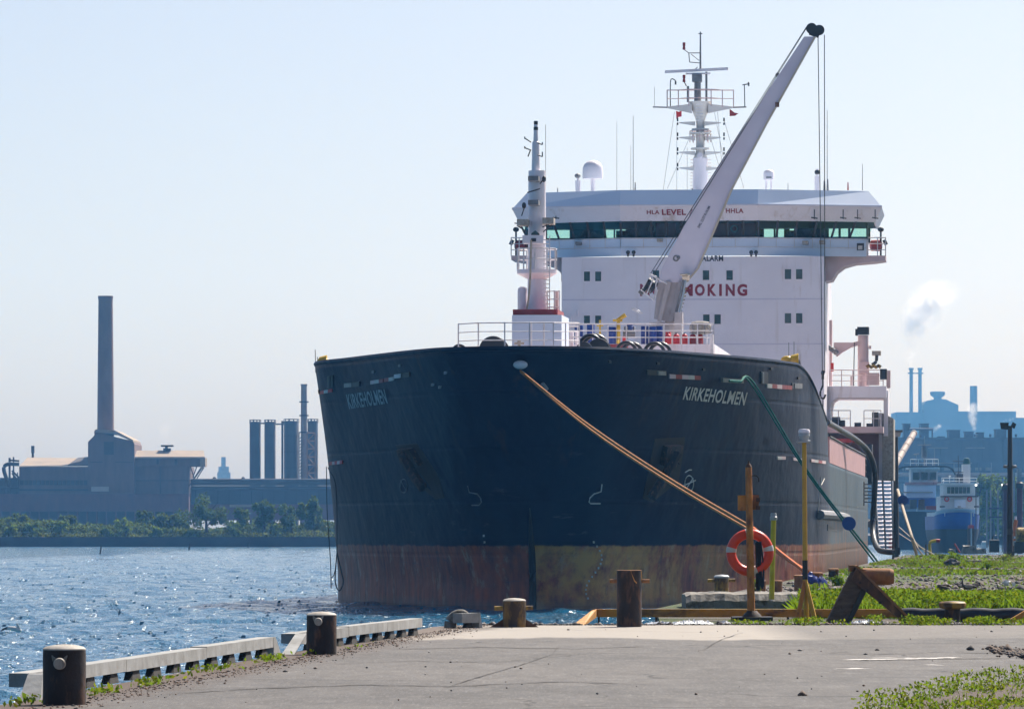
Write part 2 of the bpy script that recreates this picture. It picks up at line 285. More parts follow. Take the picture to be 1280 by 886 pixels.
def asphalt_mat():
    m, nt, b = newmat('asphalt')
    pos = nd(nt, 'NewGeometry').outputs['Position']
    sep = nd(nt, 'SeparateXYZ'); nt.links.new(pos, sep.inputs[0])
    grain = noise(nt, pos, 38, 3, 0.7); mid = noise(nt, pos, 1.1, 6, 0.65, (1, 0.35, 1)); big = noise(nt, pos, 0.16, 5, 0.6, (1, 0.5, 1))
    c = mixc(nt, ramp(nt, mid, 0.38, 0.6), (0.275, 0.258, 0.248), (0.15, 0.142, 0.138))
    c = mixc(nt, math_(nt, 'MULTIPLY', ramp(nt, big, 0.44, 0.58), 0.6), c, (0.36, 0.325, 0.295))
    c = mixc(nt, math_(nt, 'MULTIPLY', ramp(nt, noise(nt, pos, 5.0, 6, 0.7, (1, 0.22, 1)), 0.46, 0.62), 0.55), c, (0.13, 0.12, 0.115))
    c = mixc(nt, math_(nt, 'MULTIPLY', ramp(nt, noise(nt, pos, 2.2, 5, 0.7, (1, 0.3, 1)), 0.54, 0.66), 0.5), c, (0.45, 0.42, 0.39))
    c = mixc(nt, math_(nt, 'MULTIPLY', ramp(nt, grain, 0.45, 0.75), 0.55), c, (0.42, 0.40, 0.385))
    c = mixc(nt, math_(nt, 'MULTIPLY', ramp(nt, noise(nt, pos, 30, 2, 0.5), 0.32, 0.2), 0.7), c, (0.03, 0.027, 0.026))
    c = mixc(nt, math_(nt, 'MULTIPLY', ramp(nt, noise(nt, pos, 42, 3, 0.75, (1, 0.05, 1)), 0.46, 0.66), 0.30), c, (0.12, 0.112, 0.108))
    c = mixc(nt, math_(nt, 'MULTIPLY', ramp(nt, noise(nt, pos, 33, 3, 0.75, (1, 0.06, 1)), 0.54, 0.70), 0.16), c, (0.44, 0.42, 0.40))
    # the old concrete apron strip along the far edge
    lim = math_(nt, 'ADD', sep.outputs[1], math_(nt, 'MULTIPLY', noise(nt, pos, 0.25, 5, 0.6, (1, 0.1, 1)), 10.0))
    strip = math_(nt, 'MULTIPLY', ramp(nt, math_(nt, 'DIVIDE', lim, 100.0), 0.842, 0.85), ramp(nt, math_(nt, 'ADD', math_(nt, 'DIVIDE', sep.outputs[0], 30.0), 0.5), 0.63, 0.66, (1, 1, 1, 1), (0.25, 0.25, 0.25, 1)))
    c = mixc(nt, math_(nt, 'MULTIPLY', strip, 0.75), c, (0.41, 0.365, 0.315))
    # oil stains
    oil = ramp(nt, noise(nt, pos, 0.45, 4, 0.55, (1, 0.25, 1)), 0.66, 0.74)
    c = mixc(nt, math_(nt, 'MULTIPLY', oil, 0.65), c, (0.05, 0.046, 0.045))
    # a few meandering cracks
    v = nd(nt, 'TexVoronoi', feature='DISTANCE_TO_EDGE'); v.inputs['Scale'].default_value = 0.2
    wob = nd(nt, 'VectorMath', operation='ADD')
    nn = nd(nt, 'TexNoise'); nn.inputs['Scale'].default_value = 0.8; nt.links.new(pos, nn.inputs['Vector'])
    nt.links.new(pos, wob.inputs[0]); nt.links.new(nn.outputs[1], wob.inputs[1]); nt.links.new(wob.outputs[0], v.inputs['Vector'])
    crack = ramp(nt, v.outputs['Distance'], 0.0, 0.011, (1, 1, 1, 1), (0, 0, 0, 1))
    crack = math_(nt, 'MULTIPLY', crack, ramp(nt, noise(nt, pos, 0.35, 2), 0.45, 0.6))
    c = mixc(nt, math_(nt, 'MULTIPLY', crack, 0.9), c, (0.035, 0.03, 0.028))
    # earth washed along the water edge
    dl = math_(nt, 'SUBTRACT', sep.outputs[0], math_(nt, 'ADD', math_(nt, 'MULTIPLY', sep.outputs[1], 0.0871), -8.86))
    earth = ramp(nt, math_(nt, 'ADD', math_(nt, 'MULTIPLY', dl, 0.5), math_(nt, 'MULTIPLY', noise(nt, pos, 2.2, 6, 0.7), 0.8)), 0.42, 0.85, (1, 1, 1, 1), (0, 0, 0, 1))
    c = mixc(nt, math_(nt, 'MULTIPLY', earth, 0.8), c, (0.085, 0.052, 0.036))
    nt.links.new(c, b.inputs['Base Color']); b.inputs['Roughness'].default_value = 0.8; b.inputs['Specular IOR Level'].default_value = 0.3
    bp = nd(nt, 'Bump'); bp.inputs['Distance'].default_value = 0.02; bp.inputs['Strength'].default_value = 1
    nt.links.new(math_(nt, 'ADD', math_(nt, 'MULTIPLY', grain, 0.5), math_(nt, 'MULTIPLY', crack, -1.0)), bp.inputs['Height']); nt.links.new(bp.outputs[0], b.inputs['Normal'])
asphalt_mat()
def ground_mat():
    m, nt, b = newmat('rough_ground')
    pos = nd(nt, 'NewGeometry').outputs['Position']
    c = mixc(nt, ramp(nt, noise(nt, pos, 5, 6, 0.7), 0.35, 0.65), (0.15, 0.125, 0.105), (0.075, 0.06, 0.05))
    c = mixc(nt, ramp(nt, noise(nt, pos, 0.16, 6, 0.65, (1, 0.4, 1)), 0.46, 0.54), c, (0.07, 0.095, 0.025))
    c = mixc(nt, math_(nt, 'MULTIPLY', ramp(nt, noise(nt, pos, 24, 3), 0.6, 0.7), 0.5), c, (0.33, 0.30, 0.27))
    nt.links.new(c, b.inputs['Base Color']); b.inputs['Roughness'].default_value = 0.95
    bp = nd(nt, 'Bump'); bp.inputs['Distance'].default_value = 0.1
    nt.links.new(noise(nt, pos, 6, 6, 0.7), bp.inputs['Height']); nt.links.new(bp.outputs[0], b.inputs['Normal'])
ground_mat()

# ------------------------------------------------------------------ mesh builder
class MB:
    def __init__(s): s.v = []; s.f = []
    def add(s, vs, fs):
        o = len(s.v); s.v += [tuple(x) for x in vs]; s.f += [tuple(i+o for i in f) for f in fs]; return s
    def hexa(s, p):      # 8 points: bottom ring 0-3, top ring 4-7
        return s.add(p, [(3,2,1,0), (4,5,6,7), (0,1,5,4), (1,2,6,5), (2,3,7,6), (3,0,4,7)])
    def bb(s, a, b):     # box by two corners
        x0, x1 = sorted((a[0], b[0])); y0, y1 = sorted((a[1], b[1])); z0, z1 = sorted((a[2], b[2]))
        return s.hexa([(x0,y0,z0),(x1,y0,z0),(x1,y1,z0),(x0,y1,z0),(x0,y0,z1),(x1,y0,z1),(x1,y1,z1),(x0,y1,z1)])
    def box(s, c, d): return s.bb([c[i]-d[i]/2 for i in range(3)], [c[i]+d[i]/2 for i in range(3)])
    def prism(s, pts, off):   # planar polygon pushed along a vector
        n = len(pts); off = Vector(off); p = [Vector(q) for q in pts]
        return s.add(p+[q+off for q in p], [tuple(range(n))[::-1], tuple(range(n, 2*n))]+[(i, (i+1) % n, n+(i+1) % n, n+i) for i in range(n)])
    def tube(s, a, b, r, r2=None, n=8, cap=True):
        a = Vector(a); b = Vector(b); r2 = r if r2 is None else r2
        q = (b-a).to_track_quat('Z', 'Y'); ring = [Vector((math.cos(2*math.pi*i/n), math.sin(2*math.pi*i/n), 0)) for i in range(n)]
        vs = [a+q @ (k*r) for k in ring]+[b+q @ (k*r2) for k in ring]
        fs = [(i, (i+1) % n, n+(i+1) % n, n+i) for i in range(n)]
        if cap: fs += [tuple(range(n))[::-1], tuple(range(n, 2*n))]
        return s.add(vs, fs)
    def path(s, pts, r, n=6):
        P = [Vector(p) for p in pts]; rings = []; up = Vector((0.01, 0.02, 1))
        rr = r if isinstance(r, (list, tuple)) else [r]*len(P)
        for i, p in enumerate(P):
            t = (P[min(i+1, len(P)-1)]-P[max(i-1, 0)]).normalized()
            x = t.cross(up if abs(t.z) < 0.95 else Vector((1, 0, 0))).normalized(); y = t.cross(x)
            rings.append([p+rr[i]*(math.cos(2*math.pi*k/n)*x+math.sin(2*math.pi*k/n)*y) for k in range(n)])
        return s.loft(rings, True)
    def loft(s, rings, cap=False, closed=True):
        n = len(rings[0]); vs = [p for r in rings for p in r]; fs = []
        for i in range(len(rings)-1):
            for k in range(n if closed else n-1):
                fs.append((i*n+k, i*n+(k+1) % n, (i+1)*n+(k+1) % n, (i+1)*n+k))
        if cap: fs += [tuple(range(n))[::-1], tuple((len(rings)-1)*n+k for k in range(n))]
        return s.add(vs, fs)
    def lathe(s, prof, c, n=16, axis='Z'):
        c = Vector(c); rings = []
        for r, h in prof:
            ring = []
            for k in range(n):
                a, b = r*math.cos(2*math.pi*k/n), r*math.sin(2*math.pi*k/n)
                ring.append(c+Vector((a, b, h) if axis == 'Z' else (a, h, b) if axis == 'Y' else (h, a, b)))
            rings.append(ring)
        return s.loft(rings, True)
    def ball(s, c, r, n=12, m=8, sq=(1,1,1)):
        c = Vector(c); rings = []
        for i in range(m+1):
            t = -math.pi/2+math.pi*i/m; rr = max(math.cos(t), 0.02)*r
            rings.append([c+Vector((rr*math.cos(2*math.pi*k/n)*sq[0], rr*math.sin(2*math.pi*k/n)*sq[1], r*math.sin(t)*sq[2])) for k in range(n)])
        return s.loft(rings, True)
    def torus(s, c, R_, r, n=36, m=12, axis='Y'):
        c = Vector(c); rings = []
        for i in range(n):
            a = 2*math.pi*i/n
            ring = []
            for k in range(m):
                b = 2*math.pi*k/m; rad = R_+r*math.cos(b); h = r*math.sin(b)
                ring.append(c+Vector((rad*math.cos(a), h, rad*math.sin(a)) if axis == 'Y' else (rad*math.cos(a), rad*math.sin(a), h)))
            rings.append(ring)
        return s.loft(rings+[rings[0]])
    def rail(s, base, up, r=0.03, rows=3, posts=True):   # railing on a chain of base points
        B = [Vector(p) for p in base]; U = Vector(up)
        for i, p in enumerate(B):
            if posts: s.tube(p, p+U, r, n=5)
            if i:
                for k in range(1, rows+1): s.tube(B[i-1]+U*(k/rows), p+U*(k/rows), r*(1 if k == rows else 0.75), n=5)
        return s
    def build(s, name, mat, parent=None, org=(0,0,0), smooth=False):
        me = bpy.data.meshes.new(name)
        o3 = Vector(org); me.from_pydata([Vector(p)-o3 for p in s.v], [], s.f)
        me.materials.append(MATS[mat] if isinstance(mat, str) else mat)
        if smooth:
            me.polygons.foreach_set('use_smooth', [True]*len(me.polygons))
            try: me.set_sharp_from_angle(angle=R(40))
            except Exception: pass
        ob = bpy.data.objects.new(name, me); col.objects.link(ob)
        if parent: ob.parent = parent
        return ob
def tag(o, label=None, cat=None, group=None, kind=None):
    if label: o['label'] = label
    if cat: o['category'] = cat
    if group: o['group'] = group
    if kind: o['kind'] = kind
    return o
class Thing:
    def __init__(s, name, loc, label, cat, group=None):
        s.o = bpy.data.objects.new(name, None); col.objects.link(s.o); s.o.location = loc; s.loc = Vector(loc); s.o.empty_display_size = 0.1
        tag(s.o, label, cat, group)
    def part(s, mb, name, mat, smooth=False, parent=None): return mb.build(name, mat, parent or s.o, s.loc, smooth)
def solo(mb, name, mat, label, cat, group=None, smooth=False):
    vs = np.array(mb.v); c = ((vs[:,0].min()+vs[:,0].max())/2, (vs[:,1].min()+vs[:,1].max())/2, vs[:,2].min())
    o = mb.build(name, mat, None, c, smooth); o.location = c
    return tag(o, label, cat, group)
def copy_tree(o, parent=None):
    c = o.copy(); col.objects.link(c); c.parent = parent
    for ch in o.children: copy_tree(ch, c)
    return c
def bez(pts, n=24):
    P = [Vector(p) for p in pts]; out = []
    P = [2*P[0]-P[1]]+P+[2*P[-1]-P[-2]]
    seg = len(P)-3
    for i in range(seg):
        a, b, c, d = P[i:i+4]
        for k in range(n if i < seg-1 else n+1):
            t = k/n
            out.append(0.5*((2*b)+(c-a)*t+(2*a-5*b+4*c-d)*t*t+(3*b-a-3*c+d)*t**3))
    return out
def text2d(st, bold=0.0):
    cu = bpy.data.curves.new('t', 'FONT'); cu.body = st; cu.size = 1; cu.offset = bold; cu.resolution_u = 3; cu.space_character = 1.08
    ob = bpy.data.objects.new('t', cu); me = bpy.data.meshes.new_from_object(ob)
    vs = np.array([v.co[:2] for v in me.vertices]); fs = [tuple(p.vertices) for p in me.polygons]
    bpy.data.objects.remove(ob); bpy.data.curves.remove(cu); bpy.data.meshes.remove(me)
    lo, hi = vs.min(0), vs.max(0)
    return (vs-lo)/(hi-lo), fs

# ================================================================== THE SETTING
def water():
    ys = np.concatenate([np.linspace(-250, 44, 12), 46*1.0026**np.arange(0, 640)]); ys = np.concatenate([ys, ys[-1]*1.0031**np.arange(1, 450)]); ys = np.concatenate([ys, np.geomspace(ys[-1]*1.01, 5100, 60)])
    t = np.concatenate([-np.geomspace(2400, 1.06, 20), np.linspace(-1, 1, 600), np.geomspace(1.06, 2400, 20)])
    half = (0.16*np.maximum(ys, 20)+3.0)[:, None]; tt = np.abs(t)[None]
    X = np.sign(t)[None]*np.where(tt <= 1, tt*half, half+(tt-1)*(2400-half)/2399); Y = np.repeat(ys[:, None], len(t), 1)
    Z = np.zeros_like(X)
    for i in range(42):                                   # a short chop on a light breeze
        lam = 0.42*1.062**i; a = 0.0085*lam**0.75
        th = rng.normal(0.35, 0.85); ph = rng.uniform(0, 6.28); k = 2*math.pi/lam
        p = (X*math.sin(th)+Y*math.cos(th))*k+ph+0.6*np.sin(X*0.31*k*0.2+Y*0.05*k+ph)
        fade = np.clip(1.5-Y/(lam*260), 0, 1)
        Z += a*fade*np.where(i % 2 == 0, 1-2*np.abs(np.sin(p/2)), np.sin(p))
    Z *= np.clip((60-np.abs(X))/12, 0, 1)
    ny, nx = X.shape
    v = np.stack([X, Y, Z], -1).reshape(-1, 3)
    i = np.arange(ny*nx).reshape(ny, nx)
    f = np.stack([i[:-1,:-1], i[:-1,1:], i[1:,1:], i[1:,:-1]], -1).reshape(-1, 4)
    me = bpy.data.meshes.new('water'); me.vertices.add(len(v)); me.vertices.foreach_set('co', v.ravel())
    me.loops.add(f.size); me.loops.foreach_set('vertex_index', f.ravel()); me.polygons.add(len(f))
    me.polygons.foreach_set('loop_start', np.arange(0, f.size, 4)); me.polygons.foreach_set('loop_total', np.full(len(f), 4))
    me.polygons.foreach_set('use_smooth', np.ones(len(f), bool))
    me.update(calc_edges=True); me.materials.append(MATS['water'])
    o = bpy.data.objects.new('water', me); col.objects.link(o); tag(o, kind='structure')
water()
def slab(name, poly, z1, z0, mat):
    return tag(MB().prism([(x, y, z0) for x, y in poly], (0, 0, z1-z0)).build(name, mat), kind='structure')
EX = lambda Y: -4.25+0.0871*(Y-52.9)-0.31             # quay edge on the open water side
slab('quay_apron', [(EX(18), 18), (34, 18), (34, 92.2), (EX(91.5)+0.3, 91.5), (EX(90), 90)], GZ, -2.5, 'asphalt')
BX = lambda Y: 3.05+0.097*(Y-112)                      # berth edge along the ship
slab('quay_ground', [(2.6, 92.203), (34, 92.203), (60, 150), (90, 352), (BX(352), 352), (BX(240), 240), (BX(165), 165), (BX(112), 112)], GZ-0.02, -2.5, 'rough_ground')
slab('far_shore', [(-330, 1040), (60, 1040), (200, 5000), (-1200, 5000)], 1.9, -2.5, 'shore_stone')
slab('mill_shore', [(30, 1180), (420, 1180), (1400, 5000), (202, 5000)], 2.0, -2.5, 'shore_stone')

# ================================================================== THE SHIP
ship = bpy.data.objects.new('cargo_ship', None); col.objects.link(ship); ship.location = (SX, SY, 0); ship.rotation_euler = (0, 0, -TH)
tag(ship, 'large navy tanker with white bridge and raised crane, moored bow-on beside the quay', 'ship')
WL = [(6,0),(6.3,1.2),(7.3,2.5),(10,4.2),(14,6.2),(19,8.4),(25,10.3),(29,11.1),(36,11.5),(62,11.5),(115,11.5),(133,10),(142,6.5)]
DKR = [(0,0),(.4,1.7),(1.4,3.3),(4.5,5.2),(9.5,7.1),(14.5,8.75),(19.5,9.95),(25,10.8),(31.5,11.35),(62,11.5),(115,11.5),(135,10.6),(145,8.5)]
DKL = [(0,0),(.4,1.7),(1.4,3.3),(4.5,5.0),(9.5,7.1),(14,8.9),(18.5,10.75),(23,11.25),(31,11.45),(62,11.5),(115,11.5),(135,10.6),(145,8.5)]
def cr(T, q):
    q = np.asarray(q, float); T = np.array(T); E = np.vstack([[T[1,0], -T[1,1]], T, 2*T[-1]-T[-2]])
    i = np.clip(np.floor(q).astype(int), 0, len(T)-2); t = (q-i)[..., None]
    a, b, c, d = E[i], E[i+1], E[i+2], E[np.clip(i+3, 0, len(E)-1)]
    return 0.5*((2*b)+(c-a)*t+(2*a-5*b+4*c-d)*t*t+(3*b-a-3*c+d)*t**3)
def hull(q, z, side):
    q = np.asarray(q, float); z = np.asarray(z, float)
    w = np.clip((z-1)/9.7, 0, 1)**1.3
    p = cr(WL, q)*(1-w)[..., None]+cr(DKR if side > 0 else DKL, q)*w[..., None]
    return np.stack([side*p[..., 1], p[..., 0], z], -1)
def ztop(q):
    q = np.asarray(q, float); t = np.clip((q-6.55)/1.6, 0, 1)
    return np.where(q > 8.16, 6.5, 10.7-2.3*t**1.7-0.0*q)
_grid = {}
def on_hull(px, py, side, out=0.0):                    # point of the shell plating (ship coordinates) seen at a photo point
    def proj(q, z):
        p = hull(q, z, side); X = SX+p[...,0]*cT+p[...,1]*sT; Y = SY-p[...,0]*sT+p[...,1]*cT
        return CX+F*X/Y, HY-F*(p[...,2]-H)/Y
    if side not in _grid:
        Q, Z = np.meshgrid(np.linspace(0, 11.5 if side > 0 else 6.1, 420), np.linspace(0, 10.7, 160)); _grid[side] = (Q, Z)+proj(Q, Z)
    Q, Z, A, B = _grid[side]
    i = np.unravel_index(np.argmin((A-px)**2+(B-py)**2), Q.shape); q, z = Q[i], Z[i]; dq, dz = 0.03, 0.07
    for _ in range(4):
        q2, z2 = np.meshgrid(np.linspace(q-dq, q+dq, 9), np.linspace(z-dz, z+dz, 9)); q2 = np.clip(q2, 0, 11.9 if side > 0 else 6.25)
        a, b = proj(q2, z2); i = np.unravel_index(np.argmin((a-px)**2+(b-py)**2), a.shape); q, z = q2[i], z2[i]; dq /= 4; dz /= 4
    p = hull(q, z, side); e = 1e-3
    n = np.cross(hull(min(q+e, 11.99), z, side)-p, hull(q, z+e, side)-p)*side; n = n/(np.linalg.norm(n)+1e-12)
    if n[1] > 0 and abs(n[0]) < abs(n[1]): n = -n
    if n[0]*side < 0: n = -n
    return Vector(p+n*out), Vector(n)
def build_hull():
    qs = np.unique(np.concatenate([np.linspace(0, 1, 9), np.linspace(1, 8.14, 130), [8.155, 8.165], np.linspace(8.2, 12, 26)]))
    nz = 44; m = MB(); fr = np.linspace(0, 1, nz)**0.9
    rings = []
    for side in (-1, 1):
        for q in (qs[::-1] if side < 0 else qs[1:]):
            zz = -2.2+(ztop(q)+2.2)*fr
            rings.append([tuple(p) for p in hull(np.full(nz, q), zz, side)])
    m.loft(rings, closed=False)
    a, b = rings[0], rings[-1]                          # transom
    o = len(m.v); m.v += a+b; m.f += [(o+i, o+i+1, o+nz+i+1, o+nz+i) for i in range(nz-1)]
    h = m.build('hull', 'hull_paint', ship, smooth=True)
    sb = MB(); sb.path([tuple(hull(0, z, 1)+np.array([0, -.02, 0])) for z in np.linspace(-1.5, 4.2, 16)], [0.15]*11+[0.13, .1, .08, .05, .02], 8); sb.build('stem_bar', 'black_steel', ship, smooth=True)
    md = h.modifiers.new('plating', 'SOLIDIFY'); md.thickness = 0.16; fz = h.data.polygons[3]; md.offset = -1 if fz.normal.dot(Vector((-1, 0, 0))) > 0 else 1
    # decks
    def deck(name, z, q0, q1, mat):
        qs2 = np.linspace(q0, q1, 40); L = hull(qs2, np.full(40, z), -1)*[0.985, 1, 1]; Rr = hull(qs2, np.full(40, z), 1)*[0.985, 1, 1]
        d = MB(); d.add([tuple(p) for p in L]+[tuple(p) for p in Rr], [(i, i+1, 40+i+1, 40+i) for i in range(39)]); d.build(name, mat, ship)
    deck('forecastle_deck', 9.55, 0.06, 8.1, 'deck_bounce'); deck('main_deck', 6.42, 7.9, 11.98, 'deck_bounce')
    # forecastle after bulkhead
    d = MB(); d.bb((-11.2, 32.2, 6.42), (11.2, 32.4, 8.6)); d.build('bulkhead', 'white_paint', ship)
    # cap rail
    cp = MB(); pts = []
    for side in (-1, 1):
        for q in (qs[::-1] if side < 0 else qs[1:]):
            if q <= 8.15: pts.append(tuple(hull(q, ztop(q)+0.02, side)*[0.995, 1, 1]))
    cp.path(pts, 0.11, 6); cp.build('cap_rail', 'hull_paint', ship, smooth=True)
    return h
hull_o = build_hull()
def patch(pts, side, name, mat, th=0.05, lift=0.06, n=1):
    """thin solid lying on the shell, outline given as photo points"""
    P = []
    for i, (x, y) in enumerate(pts):
        x2, y2 = pts[(i+1) % len(pts)]
        for k in range(n): P.append((x+(x2-x)*k/n, y+(y2-y)*k/n))
    A = [on_hull(x, y, side) for x, y in P]; m = MB(); k = len(A)
    base = [p+nn*(lift-th-0.10) for p, nn in A]; top = [p+nn*lift for p, nn in A]
    m.add(base+top, [tuple(range(k))[::-1], tuple(range(k, 2*k))]+[(i, (i+1) % k, k+(i+1) % k, k+i) for i in range(k)])
    return m.build(name, mat, ship)
def quadpx(x0, y0, x1, y1, h): return [(x0, y0), (x1, y1), (x1, y1+h), (x0, y0+h)]
def hull_text(st, P0, ex, ey, side, mat, bold):
    vs, fs = text2d(st, bold); m = MB()
    m.add([on_hull(P0[0]+a*ex[0]+(b)*ey[0], P0[1]+a*ex[1]+b*ey[1], side, 0.05)[0] for a, b in vs], fs)
    return m.build('name_lettering', mat, ship)
hull_text('KIRKEHOLMEN', (852, 499), (77, 7.5), (4.5, -16.5), 1, 'white_letter', 0.022)
hull_text('KIRKEHOLMEN', (438, 511), (48, -7), (-4.5, -18.5), -1, 'faded_letter', 0.022)
# fairleads and the red-and-white rub marks under them
def striped(x0, y0, x1, y1, h, side, cols):
    n = len(cols)
    for i, c in enumerate(cols):
        a, b = i/n, (i+1)/n-0.004
        patch(quadpx(x0+(x1-x0)*a, y0+(y1-y0)*a, x0+(x1-x0)*b, y0+(y1-y0)*b, h), side, 'rub_mark', {'r': 'red_paint', 'w': 'reflect_white', 'p': 'pink_white', 'b': 'red_bright'}[c], 0.04, 0.05, 2)
striped(836, 467.5, 875, 469.5, 5, 1, 'prpwr'); striped(958, 479.5, 989, 482, 5, 1, 'wrprr')
striped(464, 475.5, 480, 473, 4.5, -1, 'pwr'); striped(481, 472.6, 493, 470.6, 4.5, -1, 'rw'); striped(401, 488.5, 416, 485.5, 4, -1, 'bwb')
striped(413, 577, 429, 575, 4, -1, 'bpbpb'); striped(971, 570.5, 981, 570.5, 3.6, 1, 'wp'); striped(990.5, 571.5, 1002, 573, 3.6, 1, 'pwp'); striped(1013, 573.5, 1031, 576, 3.6, 1, 'pwrp')
def fairlead(x, y, w, h, side, lit):
    patch(quadpx(x, y, x+w, y+lit[1], h), side, 'fairlead', 'black_steel', 0.05, 0.05)
    patch(quadpx(x+w*lit[2], y+lit[1]*lit[2]+0.6, x+w*lit[3], y+lit[1]*lit[3]+0.6, h-1.2), side, 'fairlead_lip', lit[0], 0.04, 0.08)
fairlead(808, 462, 24, 6, 1, ('cap_pale', 1.0, 0.55, 0.95)); fairlead(900, 471.5, 29, 6, 1, ('cap_pale', 1.6, 0.08, 0.95))
fairlead(989, 478.5, 13, 7, 1, ('mid_grey', 0.6, 0.2, 0.9)); fairlead(431, 478.5, 19, 6, -1, ('cap_pale', -2, 0.05, 0.5))
fairlead(494, 467, 19, 6, -1, ('white_rail', -2.4, 0.02, 0.45)); fairlead(394, 487, 6, 6, -1, ('mid_grey', -0.4, 0.3, 0.8)); fairlead(950, 464, 9, 15, 1, ('mid_grey', 1, 0.1, 0.35)); fairlead(410, 470, 7, 15, -1, ('dark_grey', -1, 0.3, 0.6))
m = MB(); p, n = on_hull(651, 456, -1); m.ball(p+Vector((0, -0.18, 0)), 0.24, 12, 8, (1.25, 0.6, 0.75)); m.build('rope_fairlead', 'white_rail', ship, smooth=True)
# thruster, bulb and draught marks
def mark(segs, side, wpx=1.1):
    m = MB()
    for pts in segs:
        m.path([on_hull(x, y, side, 0.02)[0] for x, y in pts], wpx*0.034/2*0.9, 4)
    return m.build('hull_mark', 'white_letter' if side > 0 else 'mid_grey', ship)
circ = lambda x, y, rx, ry, n=18: [(x+rx*math.cos(6.2832*i/n), y+ry*math.sin(6.2832*i/n)) for i in range(n+1)]
mark([circ(861, 604, 5.5, 10), [(857, 611), (866, 597)], [(853, 607), (869, 600)], [(856, 590), (861, 587), (864, 587)]], 1, 1.6)
mark([circ(505, 607, 4.5, 8.5), [(501, 600), (509, 614)]], -1, 1.3)
mark([[(752, 605), (751, 614), (742, 617), (737, 622), (736, 627), (738, 629), (750, 629)]], 1, 1.8)
mark([[(585, 607), (587, 615), (597, 617), (601, 622), (602, 627), (599, 631), (590, 631)]], -1, 1.8)
mark([[(1026, 596), (1022, 640)], [(1030, 598), (1026, 606)]], 1, 1.5)
for side, pts in ((1, [(741+10*math.sin(i*0.42), 676+i*5.4) for i in range(14)]), (-1, [(604, 668), (605, 676)])):
    for x, y in pts: patch(quadpx(x, y, x+1.8, y, 2.4), side, 'draught_mark', 'white_letter', 0.02, 0.03)
for x, y in ((760, 450), (820, 452), (877, 460), (962, 459), (996, 471)): patch(quadpx(x, y, x+3, y+.2, 3), 1, 'hull_stud', 'dark_grey', 0.04, 0.07)
for x, y in ((499, 455), (466, 463), (556, 464), (549, 482), (540, 479)): patch(quadpx(x, y, x+3, y, 3), -1, 'hull_stud', 'mid_grey', 0.04, 0.06)
# anchors stowed in their pockets
def anchor(side, c, poly, flukes, shank):
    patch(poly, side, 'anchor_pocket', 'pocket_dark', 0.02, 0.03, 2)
    a = patch(flukes, side, 'anchor', 'dark_rust', 0.2, 0.28, 2)
    m = MB(); A = [on_hull(x, y, side, 0.36)[0] for x, y in shank]; m.path(A, 0.22, 6); sh = m.build('shank', 'dark_rust', a)
    return a
anchor(1, None, [(818, 548), (856, 546), (848, 600), (815, 628), (803, 622)], [(828, 556), (848, 555), (843, 578), (836, 566), (824, 580)], [(838, 562), (824, 592), (806, 618)])
anchor(-1, None, [(495, 556), (522, 554), (548, 594), (556, 622), (545, 624), (514, 598)], [(502, 560), (518, 559), (530, 580), (515, 569), (508, 578)], [(512, 564), (526, 590), (538, 606)])
# fender strip and rub bar low on the port quarter
m = MB(); A = [on_hull(x, y, 1, 0.12)[0] for x, y in ((1022, 643), (1036, 644), (1052, 646), (1068, 649), (1082, 652), (1093, 655))]
m.path(A, 0.22, 8); m.build('rubbing_bar', 'mid_grey', ship, smooth=True)
patch([(1034, 655), (1046, 656), (1046, 664), (1034, 663)], 1, 'side_recess', 'dark_grey', 0.03, 0.04); patch([(1072, 607), (1074, 607), (1074, 635), (1072, 634)], 1, 'load_line_mark', 'white_letter', 0.02, 0.03)

# ------------------------------------------------------------------ ship: forecastle gear
SPB = lambda m, x0, y0, x1, y1, s0, s1: m.bb(sp(x0, y1, s0), tuple(sp(x1, y0, s0)[i] if i != 1 else s1 for i in range(3)))
def spbox(name, mat, x0, y0, x1, y1, s0, s1, parent=None):
    m = MB(); SPB(m, x0, y0, x1, y1, s0, s1); return m.build(name, mat, parent or ship)
pw = lambda s: (SY+s)/F                               # metres per photo pixel at station s
def sptube(m, a, b, s, r, r2=None, n=8):               # r in photo pixels
    return m.tube(sp(*a, s), sp(*b, s), r*pw(s), (r2*pw(s) if r2 is not None else None), n)
def rail_px(pts, s, hpx, r=0.028, rows=3, name='railing', mat='white_rail', parent=None):
    m = MB(); m.rail([sp(x, y, s) for x, y in pts], (0, 0, hpx*pw(s)), r, rows); return m.build(name, mat, parent or ship)
# bow railing: runs round the stem head in plan
m = MB(); B = [(573, 437, 7.0), (598, 436, 4.0), (631, 436, 2.0), (662, 436, 1.3), (692, 436, 1.8), (707, 436, 3.2), (724, 436, 5.5)]
m.rail([sp(*b) for b in B], (0, 0, 1.08), 0.03, 3); m.build('railing', 'white_rail', ship)
s = 12.0
mast = MB(); C = sp(669, 393, s)
spbox('mast_house', 'visor_paint', 640, 393.5, 702, 445, 10.6, 14.5)
spbox('mast_house', 'white_clean', 641, 386.5, 697, 393.3, 10.9, 14.2).data.materials[0] = MATS['red_paint']
P = [(13.0, 393), (12.6, 388), (11.6, 345), (11.2, 300), (11.0, 230), (10.7, 212)]
prof = [(r*pw(s), sp(669, y, s).z) for r, y in P]
mast.lathe(prof, (C.x, s+0.9, 0), 20)
mast_o = mast.build('foremast', 'white_clean', ship, smooth=True)
MC = Vector((C.x, s+0.9, 0))
m = MB(); m.lathe([(r*pw(s), sp(669, y, s).z) for r, y in ((5.5, 213), (5.0, 196), (4.6, 176), (3.2, 175), (2.6, 160), (2.4, 152))], MC-Vector((0.05, 0, 0)), 12); m.build('topmast', 'white_clean', mast_o, smooth=True)
